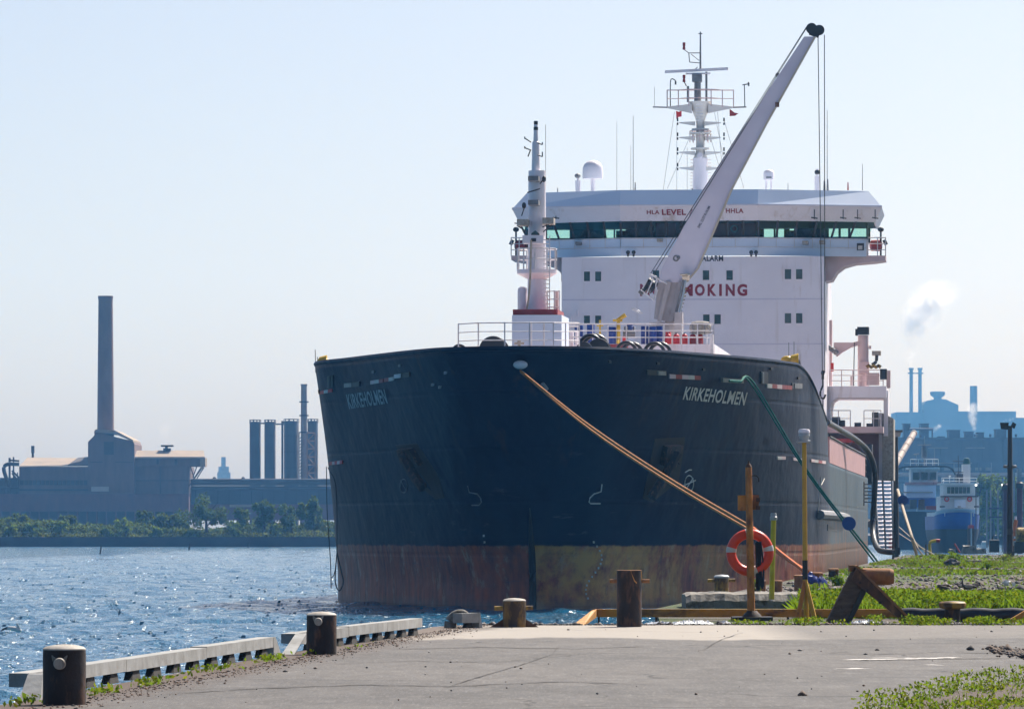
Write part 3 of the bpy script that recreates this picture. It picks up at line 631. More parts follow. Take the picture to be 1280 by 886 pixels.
for y0, y1, r in ((206, 192, 4.2), (161, 157, 2.9), (154, 149.5, 2.6)): m = MB(); m.lathe([(r*pw(s), sp(669, y0, s).z), (r*pw(s), sp(669, y1, s).z)], MC-Vector((0.05, 0, 0)), 10); m.build('lantern', 'dark_grey', mast_o)
m = MB(); m.lathe([(12*pw(s), sp(669, 348, s).z), (25*pw(s), sp(669, 341, s).z), (25.5*pw(s), sp(669, 336, s).z)], MC, 20); m.build('platform', 'white_clean', mast_o, smooth=True)
m = MB(); ring = [MC+Vector((25*pw(s)*math.cos(t), 25*pw(s)*math.sin(t), sp(669, 336, s).z)) for t in [2*math.pi*i/10+0.3 for i in range(11)]]
m.rail(ring, (0, 0, 26*pw(s)), 0.035, 2); m.build('railing', 'white_rail', mast_o)
for (x0, y0, x1, y1, mt) in ((660, 220, 673, 226, 'mid_grey'), (660, 250, 673, 256, 'mid_grey'), (678, 272, 692, 280, 'cap_pale'), (646, 274, 660, 282, 'cap_pale'), (653, 294, 679, 304, 'white_clean'), (664, 298, 670, 302, 'black_steel')):
    spbox('floodlight' if mt != 'white_clean' else 'light_box', mt, x0, y0, x1, y1, s-0.25 if mt != 'black_steel' else s-0.3, s+0.6, mast_o)
m = MB(); m.prism([sp(x, y, s+0.1) for x, y in ((664, 292), (669, 288), (674, 292), (674, 294), (664, 294))], (0, 0.3, 0)); m.build('lamp_hood', 'glass_teal', mast_o)
for a, b in (((643, 279), (659, 281)), ((646, 282), (659, 290)), ((692, 278), (678, 284)), ((690, 281), (679, 290)), ((656, 258), (652, 270)), ((681, 222), (675, 230)), ((659, 241), (675, 236)), ((663, 188), (660, 196)), ((656, 173), (664, 178)), ((656, 185), (664, 188)), ((672, 179), (678, 181)), ((678, 181), (678, 178)), ((656, 174), (656, 171)), ((656, 186), (656, 183)), ((672, 194), (678, 196)), ((678, 196), (678, 190))):
    m = MB(); sptube(m, a, b, s+0.3, 0.8, None, 5); m.build('bracket', 'dark_grey', mast_o)
for x, y in ((655, 257), (680, 224)): m = MB(); m.ball(sp(x, y, s+0.2), 3.4*pw(s), 10, 6, (0.8, 1, 1.2)); m.build('searchlight', 'dark_grey', mast_o, smooth=True)
m = MB(); sptube(m, (682, 156), (682, 245), s+1.0, 0.3, None, 4); m.build('whip_antenna', 'mid_grey', mast_o)
m = MB(); m.lathe([(6.2*pw(s), sp(650, 396, s).z), (6.2*pw(s), sp(650, 362, s).z), (5.4*pw(s), sp(650, 358.5, s).z), (3*pw(s), sp(650, 357, s).z)], (sp(650, 380, s).x, s+1.2, 0), 14); m.build('vent_cowl', 'white_clean', mast_o, smooth=True)
m = MB()
for y in range(300, 395, 5): sptube(m, (679, y), (687, y), s-0.3, 0.55, None, 4)
sptube(m, (687, 295), (687, 394), s-0.3, 0.6); m.build('ladder', 'white_rail', mast_o)
m = MB()
for x in (684, 693, 699): sptube(m, (x, 363), (x, 393), s+1, 0.8)
for y in (364, 374, 384): sptube(m, (684, y), (699, y), s+1, 0.6)
m.build('railing', 'white_rail', mast_o)
spbox('locker', 'pink_white', 694, 364, 697.5, 393, s+1.2, s+1.8, mast_o)
m = MB(); m.path(bez([sp(664, 300, s-0.6), sp(661, 370, s-0.8), sp(649, 430, s-1.2)]), 0.045, 5); m.build('stay_rope', 'rope_cream', mast_o)
# winches, fairleads and coils on the forecastle
def winch(x, y, rx, s, wpx, label):
    t = MB(); c = sp(x, y, s); r = rx*pw(s)
    t.lathe([(r*0.55, -wpx*pw(s)*0.5), (r*0.55, wpx*pw(s)*0.5)], c, 20, 'X'); 
    w = t.build('mooring_winch', 'black_steel', ship, smooth=True)
    for sgn in (-1, 1):
        f = MB(); f.lathe([(r, sgn*wpx*pw(s)*0.5-0.06), (r, sgn*wpx*pw(s)*0.5+0.06)], c, 24, 'X'); f.build('drum_flange', 'black_steel', w, smooth=True)
    return w
def drum_facing(x, y, rx, s, d=1.2):
    m = MB(); c = sp(x, y, s); r = rx*pw(s)
    m.lathe([(r*0.2, -0.02), (r, 0), (r*1.02, 0.12), (r*0.7, 0.2), (r*0.7, d-0.2), (r, d-0.1), (r, d)], c, 28, 'Y'); return m.build('mooring_winch', 'black_steel', ship, smooth=True)
drum_facing(616, 437.5, 17.5, 6.5); drum_facing(748, 437, 14, 8.0); drum_facing(730, 437, 10, 7.5)
for x, y, r, s_ in ((738, 432, 15, 9), (744, 434, 17, 9.4), (783, 440, 14, 10), (790, 441, 14, 10.6), (818, 441, 14, 11), (825, 442, 15, 11.6), (574, 440, 10, 8)):
    m = MB(); m.torus(sp(x, y, s_), r*pw(s_)*0.86, r*pw(s_)*0.16, 24, 8); m.build('rope_coil', 'rubber', ship, smooth=True)
for x, y in ((562, 438), (572, 437), (655, 436)):
    m = MB(); m.ball(sp(x, y, 3.5), 0.12, 8, 6, (1.6, 1, 0.7)); m.build('rope_end', 'orange_rust', ship, smooth=True)
for x in (664, 680): m = MB(); sptube(m, (x, 404), (x, 436), 8.0, 1.2); m.build('vent_pipe', 'white_rail', ship)
m = MB(); sptube(m, (649, 425), (649, 436), 5, 2.2); sptube(m, (643, 429), (655, 429), 5, 1.6); m.build('mooring_bitt', 'cap_pale', ship)
# raised trunk platform amidships with its railings and stores
PLT = spbox('trunk_platform', 'white_paint', 702, 430, 893, 520, 44, 62)
z0 = sp(800, 430, 44).z
rail_px([(703, 430), (722, 430), (741, 430), (760, 430), (783, 430), (807, 430), (830, 430), (852, 430), (872, 430), (892, 430)], 44.3, 25, 0.03, 3)
m = MB(); m.rail([sp(892, 430, 44.3), sp(888, 430, 53), sp(884, 430, 61)], (0, 0, 25*pw(44)), 0.03, 3); m.build('railing', 'white_rail', ship)
rail_px([(699, 434), (712, 434), (724, 434)], 30, 26, 0.035, 4)
m = MB(); SPB(m, 888, 418, 891.5, 462, 43.4, 43.8); m.build('ladder_post', 'white_rail', ship)
def drum(x, y0, y1, w, s, label, tilt=0):
    c = sp(x, y1, s); r = w/2*pw(s); h = (y1-y0)*pw(s)
    c = s2w(c); t = Thing('drum', c, label, 'drum', 'blue drums on the ship deck')
    m = MB(); m.lathe([(r*0.96, 0), (r, 0.03*h), (r, 0.32*h), (r*1.05, 0.34*h), (r, 0.36*h), (r, 0.65*h), (r*1.05, 0.67*h), (r, 0.69*h), (r, 0.97*h), (r*0.96, h)], c, 16); t.part(m, 'barrel', 'blue_drum', True)
    m = MB(); m.lathe([(r*0.9, h), (r*0.9, h+0.012)], c, 14); t.part(m, 'lid', 'blue_disc')
drum(806, 408, 430, 10, 46, 'blue drum second from the crane foot, left of its twin'); drum(816, 408.5, 430, 9, 45.6, 'blue drum directly beside the crane foot')
drum(824, 408, 430, 9, 46.2, 'blue drum between the crane foot and the red cylinders'); drum(765, 409, 430, 10, 46, 'blue drum left of the yellow water monitor')
drum(787, 405, 415, 9, 47, 'short blue drum raised on a rack right of the yellow monitor'); drum(738.5, 405, 430, 10, 47, 'blue drum behind the black winch, right of the mast house')
drum(723.5, 407, 430, 11, 47, 'blue drum half hidden at the mast house corner')
def cylinder(x, s, label, dark):
    c = s2w(sp(x, 430, s)); t = Thing('gas_cylinder', c, label, 'gas cylinder', 'red cylinders in a row behind the railing'); r = 4.1*pw(s)
    m = MB(); m.lathe([(r, 0), (r, 8*pw(s)), (r*0.94, 10*pw(s)), (r*0.7, 11.8*pw(s)), (r*0.3, 12.7*pw(s))], c, 16); t.part(m, 'vessel', 'red_paint' if dark else 'red_bright', True)
    m = MB(); m.tube(c+Vector((0, 0, 12.5*pw(s))), c+Vector((0, 0, 14*pw(s))), 0.05); t.part(m, 'valve', 'dark_grey')
for i, (x, l) in enumerate(((835, 'bright red round-topped cylinder nearest the crane'), (845.5, 'bright red round-topped cylinder, second from the crane'), (855.5, 'bright red round-topped cylinder, third from the crane'), (866, 'darker red cylinder, fourth from the crane'), (875, 'darker red cylinder under the grey life raft'))):
    cylinder(x, 46, l, i > 2)
spbox('fire_box', 'red_bright', 832, 415, 838, 421, 47.4, 48); spbox('fire_box', 'red_paint', 705, 423, 711, 436, 31, 31.6); spbox('fire_box', 'red_bright', 778, 420.5, 783, 432, 44.6, 45)
spbox('deck_coaming', 'red_paint', 760, 430.2, 784, 437, 43.2, 43.9)
m = MB(); a, b = sp(862, 411, 46), sp(889, 411, 46); m.lathe([(0.10, 0), (0.30, 0.12), (0.34, 0.4), (0.34, b.x-a.x-0.4), (0.30, b.x-a.x-0.12), (0.1, b.x-a.x)], a+Vector((0, 0, 0.05)), 14, 'X'); lr = m.build('life_raft', 'cap_pale', ship, smooth=True)
m = MB()
for x in (866, 873, 881): sptube(m, (x, 404), (x, 418), 45.6, 0.8)
for a_, b_ in (((862, 416), (889, 416)), ((865, 404), (888, 404)), ((862, 409), (875, 417)), ((880, 404), (890, 416))): sptube(m, a_, b_, 45.6, 0.6)
m.build('raft_cradle', 'mid_grey', lr)
m = MB(); s = 46; sptube(m, (773, 430), (773, 398), s, 2.4); sptube(m, (770.5, 401), (782, 393.5), s, 1.9, 2.9); sptube(m, (766, 400.5), (778, 400.5), s, 1.5); sptube(m, (771, 410), (775, 410), s, 3.2); m.ball(sp(772, 427, s-0.3), 2*pw(s)); m.build('water_monitor', 'yellow_paint', ship, smooth=True)
m = MB(); sptube(m, (750, 400), (750, 430), s, 1.3); sptube(m, (746, 407), (754, 407), s, 0.9); m.build('valve_post', 'yellow_paint', ship)
m = MB(); SPB(m, 780, 408, 793, 421, 47, 47.6); sptube(m, (779, 417), (794, 417), 46.6, 3.5); sptube(m, (783, 424), (783, 408), 46.5, 1.8); m.build('valve_manifold', 'mid_grey', ship)
for x0, x1 in ((713, 716), (719, 722)): spbox('vent_box', 'white_clean', x0, 414, x1, 434, 31.5, 32)
for x, y, sd in ((404, 452, -1), (984, 450, 1)):        # yellow-hooded deck lights at the bulwark ends
    s_ = 20 if sd < 0 else 23.5
    m = MB(); c = sp(x, y, s_); m.ball(c, 0.2, 10, 6, (1.5, 1.3, 1.0)); m.lathe([(0.22, 0), (0.3, 0.34)], c+Vector((-0.17*sd*-1, 0, 0)), 12, 'X'); L = m.build('deck_light', 'yellow_paint', ship, smooth=True)
    m = MB(); 
    if sd < 0: m.path(bez([sp(409, 451, s_), sp(410, 456, s_), sp(404, 463, s_)], 6), 0.05, 5); sptube(m, (394, 437), (394.5, 466), s_, 0.5); sptube(m, (397, 446), (397, 464), s_, 0.5)
    else: m.path(bez([sp(990, 449, s_), sp(998, 450, s_), sp(1000, 458, s_)], 6), 0.05, 5); sptube(m, (986, 428), (986, 456), s_, 0.4); sptube(m, (992.5, 427), (992.5, 457), s_, 0.4)
    m.build('light_stand', 'mid_grey', L)

# ------------------------------------------------------------------ ship: hose-handling crane
cs = 56.0
def cpt(x, y, ds=0.0): return sp(x, y, cs+ds)
CR0, CR1 = (841, 352), (1014, 44)
def beam(m, a, b, wa, wb, s0a, s1a, s0b, s1b):          # tapered box, widths in photo px, stations front/back
    d = Vector((b[0]-a[0], b[1]-a[1], 0)).normalized(); nx, ny = -d.y, d.x
    r0 = [cpt(a[0]+nx*wa/2, a[1]+ny*wa/2, s0a), cpt(a[0]-nx*wa/2, a[1]-ny*wa/2, s0a), cpt(a[0]-nx*wa/2, a[1]-ny*wa/2, s1a), cpt(a[0]+nx*wa/2, a[1]+ny*wa/2, s1a)]
    r1 = [cpt(b[0]+nx*wb/2, b[1]+ny*wb/2, s0b), cpt(b[0]-nx*wb/2, b[1]-ny*wb/2, s0b), cpt(b[0]-nx*wb/2, b[1]-ny*wb/2, s1b), cpt(b[0]+nx*wb/2, b[1]+ny*wb/2, s1b)]
    return m.loft([r0, r1], True)
BS = [(840, 353, 33, .65), (849, 336, 44, .65), (896, 237, 34.5, .6), (944.5, 155, 24.5, .5), (1011.5, 46, 12.5, .42)]
m = MB(); m.loft([[cpt(x-w/2, y, -d), cpt(x+w/2, y, -d), cpt(x+w/2, y, d), cpt(x-w/2, y, d)] for x, y, w, d in BS], True); crane = m.build('deck_crane', 'boom_paint', ship)
m = MB(); m.loft([[cpt(x+w/2-.2, y, -d-.12), cpt(x+w/2+2.8, y, -d-.12), cpt(x+w/2+2.8, y, d+.12), cpt(x+w/2-.2, y, d+.12)] for x, y, w, d in BS], True); m.build('boom_flange', 'boom_cream', crane)
vs_, f_ = text2d('SWL 12.5T R-15.0M', 0.02); m = MB(); ex_, ey_ = Vector((13.6, -26.6)), Vector((-3.0, -1.5)); m.add([cpt(874.5+a*ex_.x+b*ey_.x, 285.5+a*ex_.y+b*ey_.y, -0.68) for a, b in vs_], f_); m.build('boom_lettering', 'dark_letter', crane)
m = MB(); beam(m, (829, 401), (840, 350), 24, 35, -0.55, -0.35, -0.6, -0.4); beam(m, (829, 401), (840, 350), 24, 35, 0.4, 0.6, 0.5, 0.7); m.build('cheek_plate', 'boom_grey', crane)
m = MB(); beam(m, (824, 402), (836, 352), 5, 7, -0.75, 0.75, -0.75, 0.75); beam(m, (838, 402), (851, 352), 4, 5, -0.75, 0.75, -0.75, 0.75); m.build('boom_stiffener', 'boom_grey', crane)
m = MB(); beam(m, (838, 402), (851, 352), 9, 11, -0.3, 0.4, -0.3, 0.4); m.build('boom_root', 'boom_cream', crane)
m = MB()
for k in range(9): beam(m, (846+k*1.2, 398-k*4.5), (850+k*1.2, 397-k*4.5), 1.6, 1.6, -0.5, -0.34, -0.5, -0.34)
m.build('ladder', 'yellow_old', crane)
m = MB(); m.tube(sp(829, 403, cs+0.3), sp(829, 560, cs+0.3), 18*pw(cs), 20*pw(cs), 20); m.build('pedestal', 'boom_grey', crane, smooth=True)
for dx in (0, 5.5):
    m = MB(); m.tube(cpt(855+dx*0.5, 347, -1.0), cpt(846+dx*.8, 388, -1.0), 1.3*pw(cs)); m.tube(cpt(852+dx*0.6, 362, -1.0), cpt(843+dx*.8, 402, -1.0), 1.6*pw(cs)); m.build('hydraulic_cylinder', 'steel_bright' if dx else 'mid_grey', crane, smooth=True)
spbox('cylinder_foot', 'boom_grey', 843, 390, 853, 432, cs-1.4, cs-0.6, crane)
m = MB(); m.tube(cpt(853, 346, -1.0), cpt(862, 346, -1.0), 4*pw(cs)); m.tube(cpt(850, 343.5, -1.2), cpt(862, 342.5, -1.2), 1*pw(cs)); m.ball(cpt(861, 344, -1.3), 0.08); m.build('hinge_pin', 'boom_cream', crane)
m = MB(); m.tube(cpt(808, 353, -1), cpt(818, 361, -1), 8*pw(cs), None, 16); m.tube(cpt(804, 359, -1), cpt(808, 363, -1), 9*pw(cs), None, 16); wi = m.build('winch_drum', 'black_steel', crane)
m = MB()
for a_, b_ in (((812, 343), (821, 346)), ((812, 343), (834, 355)), ((818, 374), (821, 346)), ((801, 362), (817, 375)), ((803, 361), (812, 344)), ((817, 376), (822, 362)), ((808, 368), (817, 348)), ((789.5, 385.5), (799, 391)), ((789.5, 385.5), (793, 385)), ((793, 385), (803, 391)), ((799, 391.5), (803, 391))): m.tube(cpt(*a_, -1.5), cpt(*b_, -1.5), 0.85*pw(cs), None, 5)
m.build('guard_frame', 'white_rail', crane)
m = MB()
for (x, y, r) in ((1014.5, 36, 7.0), (1024, 38, 6.6)): m.tube(cpt(x, y, -0.35), cpt(x, y, 0.4), r*pw(cs), None, 18)
m.hexa([cpt(1011, 44, -0.3), cpt(1023, 48, -0.3), cpt(1023, 48, .35), cpt(1011, 44, .35), cpt(1012, 36, -0.3), cpt(1026, 38, -0.3), cpt(1026, 38, .35), cpt(1012, 36, .35)]); m.build('boom_head', 'black_steel', crane)
m = MB()
for a_, b_ in (((1008, 34), (812, 344)), ((1009, 34), (815, 346))): m.tube(cpt(*a_, -0.3), cpt(*b_, -0.9), 0.018, None, 4)
m.build('luffing_wire', 'dark_grey', crane)
m = MB()
for x0, x1, r in ((1022.5, 1024.5, 0.022), (1030.5, 1031.5, 0.022)): m.tube(cpt(x0, 44, 0), cpt(1028 if x0 < 1025 else 1031, 466, 0), r, None, 4)
m.build('hoist_wire', 'dark_grey', crane)
m = MB(); m.tube(cpt(1028.5, 463, 0), cpt(1028.5, 474, 0), 0.07); m.tube(cpt(1028.5, 474, 0), cpt(1028.5, 482, 0), 0.04); m.ball(cpt(1028.5, 466, 0), 0.1, 8, 6, (1, 1, 1.5))
m.path(bez([cpt(1028.5, 482, 0), cpt(1025.5, 490, 0), cpt(1026, 496, 0), cpt(1029.5, 498, 0), cpt(1032, 493, 0)], 6), 0.055, 6); m.tube(cpt(1028.5, 498, 0), cpt(1029, 545, 0), 0.02); m.build('hook', 'black_steel', crane)
for x, y in ((971, 93), (926, 166), (903, 203)): m = MB(); m.tube(cpt(x, y, 0), cpt(x+7, y+3.5, 0), 0.05); m.torus(cpt(x+1, y+1, 0), 0.09, 0.03, 10, 5); m.build('wire_guide', 'dark_grey', crane)
spbox('boom_patch', 'rust_brown', 969, 128, 974, 134, cs-0.62, cs-0.5, crane)
m = MB(); m.torus(cpt(845, 323, -0.66), 0.13, 0.035, 12, 6); m.ball(cpt(848, 322, -0.64), 0.1, 8, 6); m.build('boom_eye', 'mid_grey', crane)

# ------------------------------------------------------------------ ship: accommodation block and bridge
fs = 114.0
U = lambda x, y=350: sp(x, y, fs).x
Zp = lambda y, s=fs: sp(866, y, s).z
BLK = MB(); BLK.bb((U(702), fs, 6.42), (U(1030), fs+15, Zp(321))); blk = BLK.build('accommodation_block', 'white_paint', ship)
for y, x0, x1 in ((374, 703, 1029), (430, 703, 1029)):
    m = MB(); m.bb(sp(x0, y, fs-0.02), tuple(sp(x1, y+0.3, fs)[i] if i != 1 else fs+0.05 for i in range(3))); m.build('plate_seam', 'boom_paint', blk)
def win(x0, y0, x1, y1):
    a, b = sp(x0-0.9, y1+0.9, fs), sp(x1+0.9, y0-0.9, fs); m = MB()
    t = 0.07; z0_, z1_ = a.z, b.z
    for p, q in (((a.x, z0_), (a.x+t, z1_)), ((b.x-t, z0_), (b.x, z1_)), ((a.x+t, z0_), (b.x-t, z0_+t)), ((a.x+t, z1_-t), (b.x-t, z1_))): m.bb((p[0], fs-0.05, p[1]), (q[0], fs+0.1, q[1]))
    m.build('window_frame', 'white_clean', blk)
    m = MB(); m.bb((a.x+t, fs-0.015, z0_+t), (b.x-t, fs+0.1, z1_-t)); m.build('window', 'glass_teal', blk)
for x in (729.5, 743.5): win(x, 339, x+8.5, 352); win(x, 394, x+8.5, 406)
for x in (815.5, 878, 907.5): win(x, 337.5, x+9, 350.5)
for x in (831, 844.5, 878.5, 892.5): win(x, 392.5, x+9, 405.5)
for x in (980.5, 994.5): win(x, 336, x+9, 349.5); win(x, 391, x+9, 404.5)
def wall_text(st, x0, y0, x1, y1, s_, parent, mat, bold=0.03, tilt=0):
    vs, f = text2d(st, bold); m = MB(); m.add([sp(x0+(x1-x0)*a, y1+(y0-y1)*b+tilt*a, s_) for a, b in vs], f); return m.build('lettering', mat, parent)
for ch, x0, x1 in (('N', 800, 812), ('O', 815, 828), ('S', 837, 848), ('M', 851, 866), ('O', 868.5, 881), ('K', 884.5, 895.5), ('I', 899, 902.3), ('N', 907, 918.5), ('G', 921.5, 934)): wall_text(ch, x0, 355, x1, 370, fs-0.02, blk, 'red_letter', 0.045)
wall_text('ALARM', 877, 319.5, 904, 326.5, fs-0.02, blk, 'dark_letter', 0.03); wall_text('LL', 866, 319.5, 874.5, 326.5, fs-0.02, blk, 'dark_letter', 0.03)
for x in (785, 792, 939, 945): m = MB(); m.ball(sp(x, 315.5, fs-0.6), 0.13, 8, 6); m.tube(sp(x, 317, fs-0.5), sp(x, 320, fs+0.05), 0.06); m.build('wall_lamp', 'dark_grey', blk, smooth=True)
for x0, y0, x1, y1, mt in ((1030.6, 349, 1033, 357, 'glass_teal'),): pass
for x, y in ((713, 403), (722, 395), (704, 402)): m = MB(); sptube(m, (x, y), (x, y-8), fs-0.5, 1.6); m.build('wall_vent', 'white_clean', blk)
# bridge: polyline in plan with swept wings
BR = bpy.data.objects.new('bridge', None); col.objects.link(BR); BR.parent = ship; BR.empty_display_size = 0.1
KL, KC1, KC2, KR = -11.55+0.85, U(776, 260), U(948, 257), 11.5+0.85
KL = sp(640, 265, fs+1.2).x; KR = sp(1102, 258, fs+1.2).x
plan = [(KL, 2.4), (KC1, 0.0), (KC2, 0.0), (KR, 2.4)]
def ring(z, fo, inset):
    return [Vector((u+(inset if i == 0 else -inset if i == 3 else 0), fs+ds+fo, z)) for i, (u, ds) in enumerate(plan)]
zv1, zv0, zw1, zw0, zb0 = Zp(237.5), Zp(258), Zp(276.5), Zp(298), Zp(319.5)
ins = 0.9
def band(name, mat, A, B, th=0.25):
    m = MB(); back = Vector((0, th, 0))
    for i in range(len(A)-1): m.hexa([A[i], A[i+1], A[i+1]+back, A[i]+back, B[i], B[i+1], B[i+1]+back, B[i]+back])
    return m.build(name, mat, BR)
R0 = ring(zv1, -0.2, 0.85); R1 = ring(zv0, -0.9, 0.0); R2 = ring(zw1, -0.35, 0.42); R3 = ring(zw0, 0.25, 0.95); R4 = ring(zw0-0.02, 0.0, 0.98); R5 = ring(zb0, 0.0, 0.98)
band('roof_visor', 'visor_paint', R1, R0); band('visor_soffit', 'pink_white', R2, [p-Vector((0, 0, 0.01)) for p in R1]).data.materials[0] = MATS['white_paint']
m = MB(); m.prism([p+Vector((0, 0.02, -0.02)) for p in R0]+[Vector((KR-0.85, fs+10, zv1-0.02)), Vector((KL+0.85, fs+10, zv1-0.02))], (0, 0, -0.15)); m.build('bridge_roof', 'visor_paint', BR)
m = MB()
for i in range(3): m.tube(R1[i], R1[i+1], 0.09, None, 6)
m.build('visor_edge', 'white_clean', BR)
m = MB()
for e, sg in ((0, -1), (3, 1)):                        # visor and wheelhouse ends
    m.prism([R1[e], R0[e], Vector((R0[e].x, fs+10, zv1)), Vector((R1[e].x, fs+10, zv0)), ], (-sg*0.1, 0, 0))
    m.prism([R2[e], R1[e]-Vector((0, 0, 0.05)), Vector((R1[e].x, fs+10, zv0-0.05)), Vector((R2[e].x, fs+10, zw1))], (-sg*0.1, 0, 0))
m.build('visor_end', 'white_paint', BR)
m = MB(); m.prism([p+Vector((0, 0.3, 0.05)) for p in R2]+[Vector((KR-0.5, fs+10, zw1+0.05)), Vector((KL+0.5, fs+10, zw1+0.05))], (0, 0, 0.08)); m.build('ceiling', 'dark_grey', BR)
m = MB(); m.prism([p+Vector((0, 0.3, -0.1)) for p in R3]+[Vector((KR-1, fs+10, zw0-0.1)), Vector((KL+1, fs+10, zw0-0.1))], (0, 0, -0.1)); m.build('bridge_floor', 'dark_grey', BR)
band('bridge_front', 'visor_paint', R5, R4, 0.2)
m = MB()
for e in (0, 3): m.bb((R5[e].x-0.06, fs+2.4, zb0), (R5[e].x+0.06, fs+10, zw0))
m.build('bridge_side', 'white_paint', BR)
# front windows: panes between mullions
for i, n in ((0, 6), (1, 9), (2, 6)):
    for k in range(n):
        a0, a1 = k/n, (k+1)/n
        p = [R3[i].lerp(R3[i+1], a0), R3[i].lerp(R3[i+1], a1), R2[i].lerp(R2[i+1], a1), R2[i].lerp(R2[i+1], a0)]
        m = MB(); m.prism(p, (0, 0.03, 0)); m.build('window_pane', 'bridge_glass', BR)
        m = MB(); w = Vector((0.07, 0, 0)); f = Vector((0, -0.04, 0)); b_ = Vector((0, 0.16, 0))
        m.hexa([p[0]-w+f, p[0]+w+f, p[0]+w+b_, p[0]-w+b_, p[3]-w+f, p[3]+w+f, p[3]+w+b_, p[3]-w+b_]); m.build('mullion', 'black_steel', BR)
m = MB()
for i in range(3): m.tube(R3[i]+Vector((0, -0.25, 0.02)), R3[i+1]+Vector((0, -0.25, 0.02)), 0.045, None, 5)
for i, n in ((0, 6), (1, 6), (2, 6)):
    for k in range(n+1):
        q_ = R4[i].lerp(R4[i+1], k/n); m.tube(q_+Vector((0, -0.22, 0.02)), q_+Vector((0, -0.22, -(zw0-zb0)*0.55)), 0.022, None, 4)
    m.tube(R4[i].lerp(R5[i], .5)+Vector((0, -0.22, 0)), R4[i+1].lerp(R5[i+1], .5)+Vector((0, -0.22, 0)), 0.02, None, 4)
m.build('hand_rail', 'white_rail', BR)
# after wall of the wheelhouse: dark lining broken by windows through which the sky shows
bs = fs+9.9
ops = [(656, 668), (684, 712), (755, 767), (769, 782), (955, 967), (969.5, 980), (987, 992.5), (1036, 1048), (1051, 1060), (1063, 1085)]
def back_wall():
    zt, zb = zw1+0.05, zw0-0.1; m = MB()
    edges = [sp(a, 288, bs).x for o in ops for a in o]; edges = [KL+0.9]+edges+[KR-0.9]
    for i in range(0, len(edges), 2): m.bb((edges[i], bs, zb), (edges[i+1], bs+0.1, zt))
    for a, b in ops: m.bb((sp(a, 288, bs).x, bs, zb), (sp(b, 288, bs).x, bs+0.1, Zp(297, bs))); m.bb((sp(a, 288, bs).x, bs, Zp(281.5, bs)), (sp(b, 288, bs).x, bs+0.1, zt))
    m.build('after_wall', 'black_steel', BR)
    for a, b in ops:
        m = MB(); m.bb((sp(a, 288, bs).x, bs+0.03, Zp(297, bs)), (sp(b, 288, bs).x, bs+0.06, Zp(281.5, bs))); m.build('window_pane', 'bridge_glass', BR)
back_wall()
m = MB()
for e in (KL+0.95, KR-0.95):
    for y0, y1 in ((3, 4), (9.5, 9.9)): m.bb((e-0.05, fs+y0, zw0), (e+0.05, fs+y1, zw1))
m.build('wheelhouse_post', 'black_steel', BR)
m = MB()
for x, w in ((800, 60), (905, 70), (740, 30), (1000, 40)): m.bb(sp(x-w/2, 298, fs+4), tuple(sp(x+w/2, 288, fs+4)[i] if i != 1 else fs+5 for i in range(3)))
m.build('console', 'dark_rust', BR)
for x in (815, 918): m = MB(); m.torus(sp(x, 286, fs+1.4), 0.2, 0.05, 16, 6); m.build('window_wiper', 'mid_grey', BR)
m = MB()
for x0, x1 in ((820, 845), (893, 945)): m.bb(sp(x0, 296, fs+2.5), tuple(sp(x1, 279, fs+2.5)[i] if i != 1 else fs+2.8 for i in range(3)))
m.build('red_curtain', 'red_paint', BR)
wall_text('HLA', 808, 262.5, 824, 267.5, fs-1.02, BR, 'red_letter', 0.02); wall_text('LEVEL', 827, 261.5, 857, 268.5, fs-1.02, BR, 'red_letter', 0.03); wall_text('ALARM', 861, 261.3, 899, 268.2, fs-1.02, BR, 'red_letter', 0.03); wall_text('HHLA', 907, 260.5, 929, 266, fs-1.02, BR, 'red_letter', 0.02)
for o in BR.children:                                   # stand the lettering on the sloping soffit
    if o.name.startswith('lettering'):
        for v in o.data.vertices: v.co.y = fs-0.9+(zv0-v.co.z)/(zv0-zw1)*0.55-0.05
# wing decks with curved brackets
for e, sg, xa, xb, xc in ((KR, 1, 1107, 1030, 1040), (KL, -1, 639, 702, 692)):
    ys = [(xa, 319.5), (xa, 325), (xa-sg*14, 327), (xa-sg*38, 329), (xa-sg*52, 333), (xa-sg*61, 340), (xa-sg*67, 350), (xb+sg*0.5, 352), (xb+sg*0.5, 319.5)]
    m = MB(); m.prism([sp(x, y, fs+2.6) for x, y in ys], (0, 3.2, 0)); m.build('bridge_wing', 'pink_white', BR)
    m = MB(); m.rail([sp(xa-sg*22, 320, fs+2.7), sp(xa-sg*10, 320, fs+2.7), sp(xa, 320, fs+2.7), sp(xa, 320, fs+5.5)], (0, 0, 1.15), 0.035, 3); m.build('railing', 'white_rail', BR)
    m = MB(); c = sp(xa-sg*12, 307, fs+3.2); m.lathe([(0.15, -0.4), (0.34, -0.3), (0.36, 0.3), (0.15, 0.4)], c, 12, 'X'); m.build('life_raft', 'red_paint', BR, smooth=True)
    m = MB(); m.tube(sp(xa-sg*6, 320, fs+3), sp(xa-sg*6, 290, fs+3), 0.06); m.ball(sp(xa-sg*6, 287, fs+3), 0.2, 10, 6, (1, 1, 0.8)); m.tube(sp(xa-sg*2, 300, fs+3), sp(xa+sg*1, 306, fs+3), 0.12); m.build('searchlight', 'dark_grey', BR, smooth=True)
m = MB(); m.bb(sp(1071, 313, fs+1.6), tuple(sp(1080, 304, fs+1.6)[i] if i != 1 else fs+1.75 for i in range(3))); o = m.build('wing_window', 'dark_grey', BR)
spbox('wing_window_pane', 'reflect_white', 1072.5, 307, 1078, 312, fs+1.55, fs+1.62, BR)
